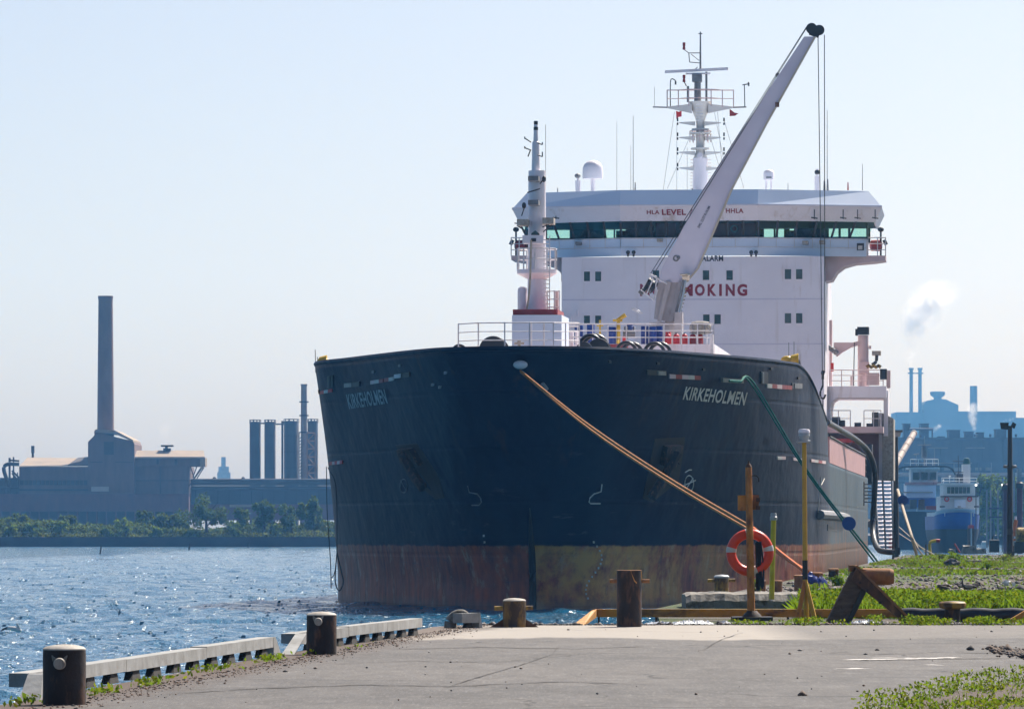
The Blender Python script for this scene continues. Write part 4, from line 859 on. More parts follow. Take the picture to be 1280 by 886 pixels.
for x, y in ((722, 302), (824, 298), (1006, 301), (1027, 300)): spbox('bridge_lamp', 'cap_pale' if x > 800 else 'mid_grey', x-3, y, x+4, y+4, fs-0.5 if 776 < x < 948 else fs+0.2, fs+1.4, BR)
for x in (695, 1018, 1054, 1072, 1094): m = MB(); sptube(m, (x, 262 if x != 695 else 270), (x, 274), fs+0.2, 0.7, None, 5); sptube(m, (x-4, 272), (x+4, 273), fs+0.2, 0.9, None, 5); m.build('gutter_lamp', 'dark_grey', BR)

# ------------------------------------------------------------------ ship: everything on the monkey island
rs = 121.0
RO = MB(); 
def ax(x): return sp(x, 220, rs).x
m = MB(); C = sp(875.5, 240, rs); X0, Y0 = C.x, rs
m.lathe([(r*pw(rs), sp(875, y, rs).z) for r, y in ((9.6, 245), (9.2, 199), (9.6, 198))], (X0, Y0, 0), 18); rm = m.build('radar_mast', 'white_clean', ship, smooth=True)
m = MB(); m.lathe([(r*pw(rs), sp(875, y, rs).z) for r, y in ((9, 198), (5.5, 190), (5.2, 150), (8, 140))], (X0, Y0, 0), 14); m.build('upper_column', 'mast_cream', rm, smooth=True)
m = MB(); m.lathe([(r*pw(rs), sp(875, y, rs).z) for r, y in ((5, 152), (13, 131), (14.5, 127.5))], (X0, Y0, 0), 16); m.build('crow_nest', 'mast_cream', rm, smooth=True)
for sg in (-1, 1):
    m = MB(); m.hexa([sp(875+sg*10, 142, rs-0.5), sp(875+sg*41, 135.5, rs-0.3), sp(875+sg*41, 135.5, rs+0.3), sp(875+sg*10, 142, rs+0.5), sp(875+sg*10, 130, rs-0.5), sp(875+sg*41, 133.5, rs-0.3), sp(875+sg*41, 133.5, rs+0.3), sp(875+sg*10, 130, rs+0.5)]); m.build('yard', 'mast_cream', rm)
    m = MB(); m.tube(sp(875+sg*41, 134.5, rs), sp(875+sg*58, 134, rs), 0.05); m.build('yard_arm', 'mid_grey', rm)
for y in (153.5, 172, 190.5, 210):
    for sg in (-1, 1):
        m = MB(); m.hexa([sp(875+sg*6, y+4, rs-0.3), sp(875+sg*26, y+0.9, rs-0.1), sp(875+sg*26, y+0.9, rs+0.1), sp(875+sg*6, y+4, rs+0.3), sp(875+sg*6, y-1.5, rs-0.3), sp(875+sg*26, y-0.6, rs-0.1), sp(875+sg*26, y-0.6, rs+0.1), sp(875+sg*6, y-1.5, rs+0.3)]); m.build('crosstree', 'mast_cream', rm)
for y in (153.5, 172, 190.5, 210):
    for x in (847, 905):
        if x == 905 and y > 200: continue
        m = MB(); sptube(m, (x, y-6), (x, y-1.5), rs, 1.0, None, 6); sptube(m, (x, y), (x, y+3), rs, 1.0, None, 6); m.build('signal_lamp', 'black_steel', rm)
for y, r in ((160, 11), (165, 14), (184, 12)): m = MB(); m.lathe([(r*pw(rs), 0), (r*pw(rs), 0.1)], (X0, Y0, sp(875, y+3, rs).z), 14); m.build('mast_platform', 'mast_cream', rm)
m = MB(); pr = [Vector((X0+13*pw(rs)*math.cos(t), Y0+13*pw(rs)*math.sin(t), sp(875, 178, rs).z)) for t in [i*math.pi/4 for i in range(9)]]; m.rail(pr, (0, 0, 14*pw(rs)), 0.03, 2)
pr = [sp(834, 134, rs-1), sp(848, 134, rs-1), sp(861, 133, rs-1), sp(889, 133, rs-1), sp(903, 134, rs-1), sp(917, 134, rs-1), sp(917, 134, rs+1), sp(834, 134, rs+1), sp(834, 134, rs-1)]
m.rail(pr, (0, 0, 21*pw(rs)), 0.035, 2); m.build('railing', 'pink_white', rm)
m = MB(); sptube(m, (872, 128), (872, 98), rs, 4.4, 4.0); SPB(m, 865, 93, 877, 102, rs-0.4, rs+0.4); sptube(m, (860, 128), (860, 108), rs, 1.5); sptube(m, (883, 128), (883, 90), rs, 1.4); m.build('scanner_pedestal', 'mid_grey', rm)
m = MB(); beam_ = [sp(831, 90.5, rs-0.2), sp(910, 86.5, rs-0.2), sp(910, 86.5, rs+0.2), sp(831, 90.5, rs+0.2)]; up = Vector((0, 0, 3.6*pw(rs))); m.hexa([p-up*0.4 for p in beam_]+[p+up*0.6 for p in beam_]); SPB(m, 857, 91, 888, 93, rs-0.15, rs+0.2); m.build('radar_scanner', 'white_clean', rm)
m = MB(); sptube(m, (875.5, 88), (875.5, 40), rs, 1.3, 0.8); sptube(m, (873, 42.5), (878, 42.5), rs, 0.7); sptube(m, (875, 66.5), (861, 66.5), rs, 0.6); sptube(m, (861, 66.5), (862, 78), rs, 0.6); sptube(m, (862, 78), (875, 79), rs, 0.6); sptube(m, (864, 68), (874, 76), rs, 0.5); sptube(m, (861, 66.5), (855.5, 62.5), rs, 0.6); sptube(m, (868, 88), (872, 84), rs, 0.5); m.build('pole_mast', 'mid_grey', rm)
for y0, y1 in ((53, 62.5), (93, 103)): m = MB(); m.lathe([(1.8*pw(rs), 0), (1.8*pw(rs), 3*pw(rs)), (1.2*pw(rs), 4*pw(rs)), (1.8*pw(rs), 5*pw(rs)), (1.8*pw(rs), 9*pw(rs))], sp(855, y1, rs), 8); m.build('red_lamp', 'red_paint', rm)
m = MB(); m.path(bez([sp(838, 133, rs), sp(838, 104, rs), sp(840, 99, rs), sp(844, 101, rs), sp(844.5, 104, rs)], 6), 0.035, 5); sptube(m, (855.5, 103), (858, 108), rs, .6); sptube(m, (844.5, 102), (844.5, 106), rs, 1.1); m.build('lamp_arm', 'dark_grey', rm)
m = MB(); sptube(m, (931, 134), (930.5, 106), rs, 0.6); sptube(m, (928, 106.5), (937, 105), rs, 0.7); sptube(m, (935.5, 103), (936, 108), rs, 0.9); m.build('wind_vane', 'dark_grey', rm)
m = MB(); sptube(m, (818, 134), (818, 109), rs, 0.25, None, 4); sptube(m, (816, 134), (822, 134), rs, 1, None, 5); m.build('whip_antenna', 'mid_grey', rm)
m = MB()
for y in range(131, 152, 4): sptube(m, (870, y), (879, y-0.5), rs-1.0+((y-131)*0.02), 0.5, None, 4)
m.build('ladder', 'white_rail', rm); m = MB()
for y in range(200, 240, 4): sptube(m, (863, y), (889, y), rs+0.2, 0.5, None, 4)
m.build('climbing_rung', 'white_rail', rm)
m = MB(); sptube(m, (875, 194), (875, 196.5), rs-0.6, 3.4); m.lathe([(0.16, 0), (0.16, 0.3)], sp(875, 194, rs-0.9), 12, 'Y'); m.build('fog_horn', 'white_clean', rm)
m = MB()
for a_, b_ in (((846, 155), (846, 238)), ((843, 140), (829, 238)), ((893, 140), (912, 238)), ((905, 150), (930, 236)), ((862, 172), (834, 236)), ((888, 172), (904, 225)), ((859, 185), (859, 238)), ((897, 140), (905, 240))): m.tube(sp(*a_, rs), sp(*b_, rs), 0.012, None, 4)
m.build('halyard', 'mid_grey', rm)
def flag(pts, mat, label):
    vs = [s2w(sp(x, y, rs+0.05*math.sin(x))) for x, y in pts]; m = MB(); m.prism(vs, (0.0, 0.02, 0)); solo(m, 'flag', mat, label, 'flag', 'flags on the radar mast')
flag([(845, 139), (848.5, 140), (852, 138.5), (852, 146), (848, 146.5), (845.5, 149.5)], 'red_bright', 'bright red flag hanging under the left yard of the radar mast')
flag([(912, 136.5), (915, 138.5), (918, 141), (923, 142), (919, 145), (912, 145.5)], 'red_paint', 'dark red flag under the right yard of the radar mast')
m = MB(); r = 13*pw(rs); c = sp(741, 216, rs); m.lathe([(r*0.97, -7.5*pw(rs)), (r, -2*pw(rs)), (r*0.97, 6*pw(rs)), (r*0.8, 11*pw(rs)), (r*0.5, 14*pw(rs)), (r*0.1, 15.5*pw(rs))], c, 20); dm = m.build('satellite_dome', 'white_clean', ship, smooth=True)
m = MB(); sptube(m, (741, 224), (741, 246), rs, 2.6); m.build('dome_pedestal', 'white_clean', dm)
m = MB(); sptube(m, (722.5, 243), (722.5, 226), rs, 3.2, 3.6); sptube(m, (722.5, 226), (722.5, 222), rs, 1.5); m.build('searchlight_post', 'white_clean', ship)
m = MB(); m.ball(sp(722, 220, rs), 0.2, 10, 6, (1, 1.3, 0.8)); m.build('searchlight', 'mid_grey', ship, smooth=True)
m = MB(); c = sp(961, 219, rs); r = 6.6*pw(rs); m.lathe([(r, -6*pw(rs)), (r, 3*pw(rs)), (r*0.75, 5.6*pw(rs)), (r*0.3, 6.6*pw(rs))], c, 16); dm = m.build('satellite_dome', 'white_clean', ship, smooth=True)
m = MB(); sptube(m, (958, 225), (957.5, 240), rs, 1.2); sptube(m, (964, 225), (964, 240), rs, 1.2); m.build('dome_pedestal', 'white_clean', dm); spbox('dome_vent', 'mid_grey', 957.5, 221, 964.5, 223, rs-0.36, rs, dm)
m = MB(); sptube(m, (1021.5, 240), (1021.5, 220), rs, 3.2); sptube(m, (1021.5, 219), (1021.5, 211.5), rs, 2.2); m.build('camera_post', 'white_clean', ship); m = MB(); m.ball(sp(1021.5, 215.5, rs), 3.4*pw(rs), 10, 8); m.build('camera_ball', 'black_steel', ship, smooth=True)
for x, y0, y1, r in ((791.5, 145, 240, 0.5), (788.5, 182, 240, 0.3), (771, 152, 240, 0.3), (1034, 138, 238, 0.5), (1030.5, 226, 240, 1.6), (697, 235, 243, 0.8), (985, 229, 240, 0.5), (1060, 228, 238, 1.0), (1078, 205, 238, 0.5), (794, 228, 238, 1.0), (1034.5, 224, 240, 1.5), (866, 236, 240, 2)):
    m = MB(); sptube(m, (x, y1), (x, y0), rs, r, r*0.6, 6); m.build('antenna', 'mid_grey' if x != 1060 else 'red_paint', ship)

# ------------------------------------------------------------------ ship: after deck on the port side
gs = 121.0
gant = MB(); SPB(gant, 1034, 482.5, 1108, 497, gs, gs+7)
gant.prism([sp(x, y, gs) for x, y in ((1034, 497), (1046, 497), (1040, 501), (1038, 510), (1038, 535), (1034, 535))], (0, 6, 0)); go = gant.build('boat_deck', 'white_paint', ship)
spbox('boat_deck_post', 'white_paint', 1104.5, 488, 1110, 545, gs+1, gs+6, go); spbox('boat_deck_post', 'white_clean', 1098.5, 516, 1103, 600, gs+1.5, gs+2.0, go)
m = MB(); m.prism([sp(x, y, gs+1.2) for x, y in ((1103, 516), (1117, 523), (1117, 600), (1103, 600))], (0, 5, 0)); m.build('side_screen', 'cap_pale', go)
spbox('pink_panel', 'pink_white', 1108, 463, 1113, 485, gs+2, gs+2.4, go)
spbox('lower_deck', 'pink_white', 1030, 533, 1104, 541, gs-2, gs+9, go); spbox('lower_bulkhead', 'pink_primer', 1030, 541.3, 1104, 600, gs+3, gs+3.4, go)
spbox('manifold_pipe', 'red_paint', 1038, 548, 1072, 553, gs-4, gs-3, go)
spbox('deck_locker', 'dark_grey', 1076, 555, 1090, 605, gs-5, gs-3, go)
for x0, y0, x1, y1 in ((1040, 521, 1050, 533), (1048, 525, 1056, 533), (1068, 528, 1076, 533), (1090, 515, 1098, 533), (1083, 529, 1094, 533)): spbox('deck_machinery', 'dark_grey', x0, y0, x1, y1, gs, gs+1, go)
rail_px([(1037, 482.5), (1052, 482.5), (1066, 482.5), (1086, 482.5), (1104, 482.5)], gs+0.2, 20, 0.03, 3, 'railing', 'pink_white', go); rail_px([(1033, 533), (1048, 533), (1063, 533)], gs, 20, 0.03, 2, 'railing', 'white_rail', go); rail_px([(1080, 533), (1092, 533), (1101, 533)], gs, 20, 0.03, 2, 'railing', 'white_rail', go)
# a pink-primed bulwark stretch on the main deck
m = MB(); A = [hull(q, 6.5, 1) for q in np.linspace(8.2, 9.75, 14)]; m2 = MB()
for i in range(13):
    a, b = Vector(A[i])+Vector((0.02, 0, 0)), Vector(A[i+1])+Vector((0.02, 0, 0)); h1, h2 = 1.25, 1.25
    m.hexa([a-Vector((.1, 0, 0)), b-Vector((.1, 0, 0)), b, a, a+Vector((-.1, 0, h1)), b+Vector((-.1, 0, h2)), b+Vector((0, 0, h2)), a+Vector((0, 0, h1))]); m2.tube(a+Vector((0, 0, h1)), b+Vector((0, 0, h2)), 0.06, None, 6)
m.build('bulwark', 'pink_primer', ship); m2.build('bulwark_rail', 'dark_grey', ship)
m = MB(); A = [Vector(hull(q, 6.5, 1)) for q in np.linspace(9.78, 10.6, 12)]; m.rail([a+Vector((-0.1, 0, 0)) for a in A], (0, 0, 1.2), 0.035, 3); m.build('railing', 'dark_grey', ship)
for y in (-3, 0, 3, 6): m = MB(); a = Vector(hull(10.0+y*0.03, 6.5, 1)); m.bb(a+Vector((-0.7, 0, 0)), a+Vector((-0.2, 2, 1.25))); m.build('deck_machinery', 'dark_grey', ship)
m = MB(); sptube(m, (1079, 484), (1079, 419), gs+3, 7, 6.6, 14); SPB(m, 1074, 452, 1086, 466, gs+2.4, gs+3.6); SPB(m, 1086, 432, 1089, 436, gs+2.8, gs+3.2); aft = m.build('stores_crane', 'pink_white', ship, smooth=True)
m = MB(); m.prism([sp(x, y, gs+2.7) for x, y in ((1078, 425), (1078, 430), (1064, 434), (1052, 441), (1046, 446), (1042, 440), (1042, 428), (1066, 428))], (0, 0.6, 0)); m.build('jib', 'pink_white', aft)
m = MB(); SPB(m, 1071.5, 408.5, 1086, 417.5, gs+2.3, gs+3.8); SPB(m, 1069, 411, 1072, 419, gs+2.5, gs+3.5); m.build('crane_top', 'black_steel', aft)
m = MB(); m.tube(sp(1068, 428, gs+2.6), sp(1067, 482, gs+2.6), 0.03); m.build('hoist_wire', 'dark_grey', aft)
for i in range(4): m = MB(); m.ball(sp(1036+i*3, 434+i*2.2, gs+2.4), 0.17, 8, 6); m.build('sheave', 'mid_grey', aft, smooth=True)
spbox('control_box', 'cap_pale', 1090, 438.5, 1101, 444, gs+3, gs+4, go); m = MB(); m.path(bez([sp(1096, 444, gs+3), sp(1095, 452, gs+3), sp(1090, 456, gs+3)], 5), 0.12, 6); m.build('control_arm', 'dark_grey', go)
spbox('black_box', 'black_steel', 1100, 461, 1108.5, 474, gs-0.2, gs+1, go); spbox('pink_housing', 'pink_white', 1083, 466, 1099, 481, gs+1, gs+2, go)
spbox('pipe_stack', 'pink_white', 1033, 400, 1040, 482, gs+4, gs+5, go); spbox('fire_box', 'red_bright', 1038.5, 453.5, 1042, 464, gs+0.5, gs+0.9, go); spbox('small_post', 'pink_white', 1063, 470, 1065, 482, gs+0.5, gs+0.8, go)
m = MB(); m.path([sp(1083+i*3, 459-(i % 2)*2, gs+0.8) for i in range(7)], 0.13, 6); m.build('canvas_roll', 'yellow_old', go)

# ================================================================== MOORING LINES, HOSE, GANGWAY
def rope(pts, r, mat, name, label, cat, group=None, twist=False):
    m = MB(); m.path(bez(pts, 14), r, 7); return solo(m, name, mat, label, cat, group, True)
hp = lambda x, y, side, out=0.25: s2w(on_hull(x, y, side, out)[0])
e = grd(1004, 731)+Vector((0, 0, 0.45))
a = hp(653, 457, -1, 0.35)
for k, dz in enumerate((0.0, -0.17)):
    o_ = Vector((0.05*k, 0, dz))
    knee = at(942, 660, 171)
    p1 = a+o_*0.3; mid1 = a.lerp(knee, 0.33)+Vector((0, 0, -0.30))+o_; mid2 = a.lerp(knee, 0.68)+Vector((0, 0, -0.26))+o_
    rope([p1, mid1, mid2, knee+o_], 0.047, 'rope_orange', 'mooring_rope', ('upper' if k == 0 else 'lower')+' strand of the long orange mooring rope running down from the bow', 'rope', 'orange mooring rope strands')
    rope([knee+o_, knee.lerp(e, 0.5)+o_+Vector((0.1*k, 0, -0.05)), e+Vector((0.12*k, 0, -0.05*k))], 0.062, 'rope_orange_new', 'mooring_rope', ('upper' if k == 0 else 'lower')+' bright orange rope tail reaching the bollard beside the blue tarpaulin', 'rope', 'orange mooring rope strands')
m = MB(); m.tube(hp(676, 471, 1, 0.5), hp(681, 478, 1, 0.5), 0.10); solo(m, 'rope_sleeve', 'mid_grey', 'grey chafe sleeve on the orange mooring rope near the bow', 'sleeve')
gend = at(1093, 702, 230); c0 = hp(930, 478, 1, 0.35)
for k in (0, 1):
    o_ = Vector((0.13*k, 0, 0.03*k))
    rope([hp(903, 474-k, 1, 0.33), hp(916, 475-k*1.2, 1, 0.36), c0+o_, c0.lerp(gend, 0.45)+Vector((0, 0, -0.35))+o_*0.6, gend+o_], 0.042, 'rope_green', 'mooring_rope', ('front' if k == 0 else 'rear')+' strand of the green mooring rope hanging from the port bow to the grass', 'rope', 'green mooring rope strands')
def disc(c, r, label, name='rat_guard'):
    m = MB(); c = Vector(c); m.lathe([(0.06, -0.03), (r, 0.0), (r, 0.04), (0.06, 0.07)], c, 24, 'Y'); return solo(m, name, 'blue_disc', label, 'rat guard', None, True)
disc(at(1061, 654, 229)+Vector((0, -0.1, 0)), 0.30, 'round blue rat guard on the green mooring rope')
p = [at(1122, 612, 348), at(1130, 640, 342), at(1140, 672, 336), grd(1146, 694)]
rope(p, 0.10, 'rope_cream', 'mooring_rope', 'thick cream mooring rope right of the gangway', 'rope')
rope([at(1122, 617, 348), at(1134, 655, 342), at(1147, 684, 338), grd(1154, 694)], 0.05, 'rope_cream', 'mooring_rope', 'thin cream rope beside the thick cream mooring rope', 'rope')
for i, (x0, y0, x1, y1) in enumerate(((1120, 655, 1160, 688), (1120, 664, 1168, 692))):
    rope([at(x0, y0, 356), at((x0+x1)/2, (y0+y1)/2+1.5, 346), grd(x1, 693)], 0.035, 'rope_cream', 'mooring_rope', ('upper' if i == 0 else 'lower')+' slack thin line crossing behind the dark lamp post', 'rope', 'slack thin lines by the lamp post')
disc(at(1128.5, 625, 344), 0.34, 'round blue rat guard on the cream mooring rope right of the lamp post')
hs = [at(1034, 528, 262), at(1050, 537, 270), at(1072, 551, 280), at(1086, 566, 283), at(1093.5, 590, 284), at(1093, 620, 284), at(1091, 650, 284), at(1092, 672, 283), at(1098, 686, 281), at(1108, 689.5, 279), at(1120, 690, 278)]
m = MB(); m.path(bez(hs, 8), 0.155, 10); solo(m, 'cargo_hose', 'rubber', 'thick black cargo hose looping from the ship deck down to the quay', 'hose', None, True)
for i, (pts, lab) in enumerate((([(408, 583), (409, 640), (413, 700), (414, 735)], 'black line hanging outermost from the starboard side towards the water'),
        ([(410, 584), (420, 610), (421, 690), (418, 716), (414, 722)], 'looped black line hanging close to the starboard side'),
        ([(421, 690), (427, 715), (429, 728), (424, 738), (419, 725), (421, 692)], 'small hanging loop of black line just above the water'))):
    rope([at(x, y, 238) for x, y in pts], 0.02 if i < 2 else 0.028, 'rope_dark', 'hanging_line', lab, 'rope', 'black lines over the starboard side')
m = MB(); m.ball(at(430.5, 651, 240), 0.14); m.tube(at(430.5, 651, 240), at(436, 652, 244), 0.06); m.build('side_fitting', 'black_steel', ship, (0, 0, 0)).matrix_parent_inverse = (Matrix.Translation((SX, SY, 0)) @ Matrix.Rotation(-TH, 4, 'Z')).inverted()
# gangway
GY = 352.0
t = Thing('gangway', at(1104, 694, GY), 'steep white-stepped aluminium gangway hanging beside the stern, right of the black hose', 'gangway')
topL, topR, botL, botR = at(1092, 600, GY+5), at(1115, 600, GY+5), at(1098, 690, GY), at(1117, 690, GY)
m = MB()
for a, b in ((topL, botL), (topR, botR), (topL.lerp(topR, 0.47), botL.lerp(botR, 0.47))): m.tube(a, b, 0.06, None, 6)
t.part(m, 'stringer', 'dark_grey')
for k in range(18):
    f = (k+0.5)/18
    for c0_, c1_ in ((0.08, 0.42), (0.54, 0.92)):
        a, b = topL.lerp(botL, f), topR.lerp(botR, f); p, q = a.lerp(b, c0_), a.lerp(b, c1_)
        m = MB(); m.hexa([p+Vector((0, -.24, 0)), q+Vector((0, -.24, 0)), q+Vector((0, 0, .13)), p+Vector((0, 0, .13)), p+Vector((0, -.24, .03)), q+Vector((0, -.24, .03)), q+Vector((0, 0, .16)), p+Vector((0, 0, .16))]); t.part(m, 'tread', 'white_clean')
m = MB()
for a, b in ((topL, botL), (topR, botR)):
    u = Vector((0, -0.35, 1.0)); m.tube(a+u, b+u, 0.03, None, 5)
    for k in range(8): q = a.lerp(b, k/7); m.tube(q, q+u, 0.022, None, 4)
t.part(m, 'hand_rail', 'galv')
m = MB(); m.bb(at(1090, 594, GY+5), at(1118, 598.5, GY+7)); t.part(m, 'top_platform', 'red_paint')
t = Thing('side_ladder', at(1086, 626, 300), 'pale side ladder fixed flat on the port hull above the rubbing bar', 'ladder')
for k in range(6):
    m = MB(); m.bb(at(1080, 604.5+k*4.4, 300), at(1090, 606+k*4.4, 300)+Vector((0, 0.25, 0))); t.part(m, 'tread', 'mid_grey')
m = MB(); m.tube(at(1080, 602, 300.1), at(1080, 632, 300.1), 0.03); m.tube(at(1090, 602, 300.1), at(1090, 632, 300.1), 0.03); t.part(m, 'stringer', 'dark_grey')

# ================================================================== ON THE QUAY
def up(p, h): return Vector((p[0], p[1], p[2]+h))
def pipe_bollard(px, pyb, pyt, wpx, label, cap, body='dark_rust', pin=None):
    b = grd(px, pyb); k = b.y/F; r = wpx/2*k; h = (pyb-pyt)*k
    t = Thing('bollard', b, label, 'bollard')
    m = MB(); m.lathe([(r, -0.05), (r, h-0.03), (r*0.985, h)], b, 28); t.part(m, 'post', body, True)
    if cap:
        m = MB(); m.lathe([(r*1.0, h), (r*1.0, h+0.012), (r*0.88, h+0.032), (r*0.5, h+0.048), (0.01, h+0.055)], b, 28); t.part(m, 'cap', cap, True)
    return t, b, k, r, h
for px, pyb, pyt, w, lab, pinx, piny, pd in ((80.5, 880, 812, 54, 'largest dark pipe bollard at the near end of the timber curb, domed pale cap', 75, 829, 15), (402, 817.5, 769, 37.5, 'dark pipe bollard with a pale cap between the two stretches of timber curb', 398, 776.5, 10)):
    t, b, k, r, h = pipe_bollard(px, pyb, pyt, w, lab, 'cap_pale')
    c = at(pinx, piny, b.y-r*0.97); pr = pd/2*k
    m = MB(); m.lathe([(pr*0.85, 0.03), (pr, 0.0), (pr, -0.07), (pr*0.85, -0.085)], c, 18, 'Y'); t.part(m, 'pin', 'cap_pale', True)
    m = MB()                                            # bare patch of old paint round the pin
    ang0 = math.asin(max(-1, min(1, (c.x-b.x)/r)))
    pts = [(-0.42, 0.20), (0.36, 0.20), (0.30, 0.10), (0.16, -0.02), (0.04, -0.13), (-0.12, -0.14), (-0.28, -0.02), (-0.38, 0.08)]
    P = [Vector((b.x+(r+0.004)*math.sin(ang0+u*1.0), b.y-(r+0.004)*math.cos(ang0+u*1.0), c.z+v*h*0.75)) for u, v in pts]
    cc = Vector((b.x+(r+0.012)*math.sin(ang0), b.y-(r+0.012)*math.cos(ang0), c.z)); n_ = len(P)
    m.add(P+[cc], [(i, (i+1) % n_, n_) for i in range(n_)]); t.part(m, 'paint_patch', 'concrete_old')
t, b, k, r, h = pipe_bollard(786.5, 783, 712.5, 31, 'tall dark tube bollard with a rusty cross bar, near the ship stem', None)
m = MB(); m.lathe([(r*1.02, h), (r*0.9, h+0.005), (r*0.86, h-0.06), (0.02, h-0.08)], b, 28); t.part(m, 'rim', 'rust_orange', True)
m = MB(); m.tube(at(762, 726, b.y), at(812, 726, b.y), 2.6*k, None, 10); t.part(m, 'cross_bar', 'rust_orange', True)
m = MB(); P = []
for u, v in ((0.08, 0.0), (0.98, 0.0), (0.98, -0.17), (0.55, -0.22), (0.36, -0.18), (0.24, -0.10)):
    an = math.asin(u); P.append(Vector((b.x+(r+0.005)*u, b.y-(r+0.005)*math.cos(an), b.z+h-0.004+v)))
m.add(P, [tuple(range(len(P)))]); t.part(m, 'paint_patch', 'orange_beam')
# yellow cross bollard with gussets
t, b, k, r, h = pipe_bollard(643, 783.5, 751, 29, 'squat rusty yellow bollard with a cross pin and triangular gussets', 'cap_pale', 'rust_yellow')
m = MB(); m.tube(at(618, 760, b.y), at(666, 759.5, b.y), 3*k, None, 10); t.part(m, 'cross_bar', 'yellow_old', True)
for sg in (-1, 1):
    m = MB(); m.prism([b+Vector((sg*r*0.95, 0.02, 0)), b+Vector((sg*r*2.1, 0.02, 0)), b+Vector((sg*r*0.95, 0.02, 0.14))], (0, -0.04, 0)); t.part(m, 'gusset', 'rust_brown')
# goose-neck cleat
b = grd(565, 784.5); k = b.y/F
t = Thing('goose_neck_cleat', b, 'grey curved goose-neck cleat at the quay edge, left of the yellow bollard', 'cleat')
pts = bez([at(563, 787, b.y), at(564, 776, b.y), at(570, 769, b.y), at(578, 767, b.y), at(584, 770, b.y)], 8)
m = MB(); m.path(pts, [8.5*k*(1-0.45*i/(len(pts)-1)) for i in range(len(pts))], 12); t.part(m, 'neck', 'concrete_old', True)
m = MB(); m.ball(at(583, 770.5, b.y), 4.6*k, 12, 8, (1.1, 1, .9)); t.part(m, 'knob', 'cap_pale', True)
# timber curbs
def curb(p0, p1, y0, y1, nplank, blocks, label, end_board=None, slope_end=False):
    """rail of white planks on dark blocks; p = (px, py) on the ground"""
    a, b = grd(*p0), grd(*p1); d = (b-a).normalized(); nrm = Vector((-d.y, d.x, 0)); L = (b-a).length
    t = Thing('timber_curb', a, label, 'timber curb')
    zb, zt = y0, y1
    for i in range(nplank):
        q0 = a+d*(L*i/nplank+0.01); q1 = a+d*(L*(i+1)/nplank-0.01); w = nrm*0.2; j = Vector((0, 0, random.uniform(-.012, .012)))
        m = MB(); m.hexa([up(q0, zb)+j, up(q1, zb)+j, up(q1, zb)+w+j, up(q0, zb)+w+j, up(q0, zt)+j, up(q1, zt)+j, up(q1, zt)+w+j, up(q0, zt)+w+j]); t.part(m, 'plank', 'wood_white')
    for i in range(blocks):
        c = a+d*(L*(i+0.5)/blocks); l = 0.16*L/blocks; w = nrm*0.11
        m = MB(); m.hexa([c-d*l*1.25+nrm*0.01, c+d*l*1.25+nrm*0.01, c+d*l*1.25+w, c-d*l*1.25+w, up(c-d*l*0.5, zb)+nrm*0.03, up(c+d*l*1.2, zb)+nrm*0.03, up(c+d*l*1.2, zb)+w, up(c-d*l*0.5, zb)+w]); t.part(m, 'support_block', 'wood_dark')
    return t, a, b, d, nrm
t, a, b, d, nrm = curb((36, 872.5), (342, 820), 0.115, 0.25, 3, 12, 'long white timber curb on dark blocks behind the nearest bollard')
m = MB(); e0 = a-d*0.45; m.hexa([e0-Vector((.02,0,.02)), e0+Vector((0.20,-.06,-.02)), e0+Vector((.20,.14,-.02)), e0+Vector((-.02,.2,-.02)), up(a-d*.05, .24), up(a-d*.05+Vector((.15,-.05,0)), .24), up(a-d*.05+Vector((.15,.12,0)), .24), up(a-d*.05+Vector((0,.18,0)), .24)]); t.part(m, 'end_board', 'wood_white')
m = MB(); e0 = b+d*0.75; m.hexa([b+d*.02, e0, e0+nrm*.2, b+d*.02+nrm*.2, up(b+d*.02, .25), up(b+d*.2, .25), up(b+d*.2+nrm*.2, .25), up(b+d*.02+nrm*.2, .25)]); t.part(m, 'end_board', 'wood_white')
t, a, b, d, nrm = curb((383, 813), (528, 793), 0.125, 0.265, 3, 9, 'shorter white timber curb on dark blocks beyond the second bollard')
m = MB(); e0 = a-d*2.0; m.hexa([e0, e0+Vector((.17,-.05,0)), e0+Vector((.17,.15,0)), e0+Vector((0,.2,0)), up(a-d*.9, .25), up(a-d*.9+Vector((.15,-.05,0)), .25), up(a-d*.9+Vector((.15,.12,0)), .25), up(a-d*.9+Vector((0,.18,0)), .25)]); t.part(m, 'end_board', 'wood_white')
m = MB(); q0, q1 = a-d*.88, a-d*.02; w = nrm*.2; m.hexa([up(q0,.12), up(q1,.09), up(q1,.09)+w, up(q0,.12)+w, up(q0,.25), up(q1,.26), up(q1,.26)+w, up(q0,.25)+w]); t.part(m, 'plank', 'wood_white')
t, a, b, d, nrm = curb((577, 785), (599, 784.5), 0.10, 0.26, 1, 1, 'stub of white timber curb tucked behind the goose-neck cleat')
m = MB(); e0 = b+d*.09; m.hexa([b, e0, e0+nrm*.2, b+nrm*.2, up(b, .26), up(b+d*.03, .26), up(b+d*.03+nrm*.2, .26), up(b+nrm*.2, .26)]); t.part(m, 'end_board', 'wood_white')
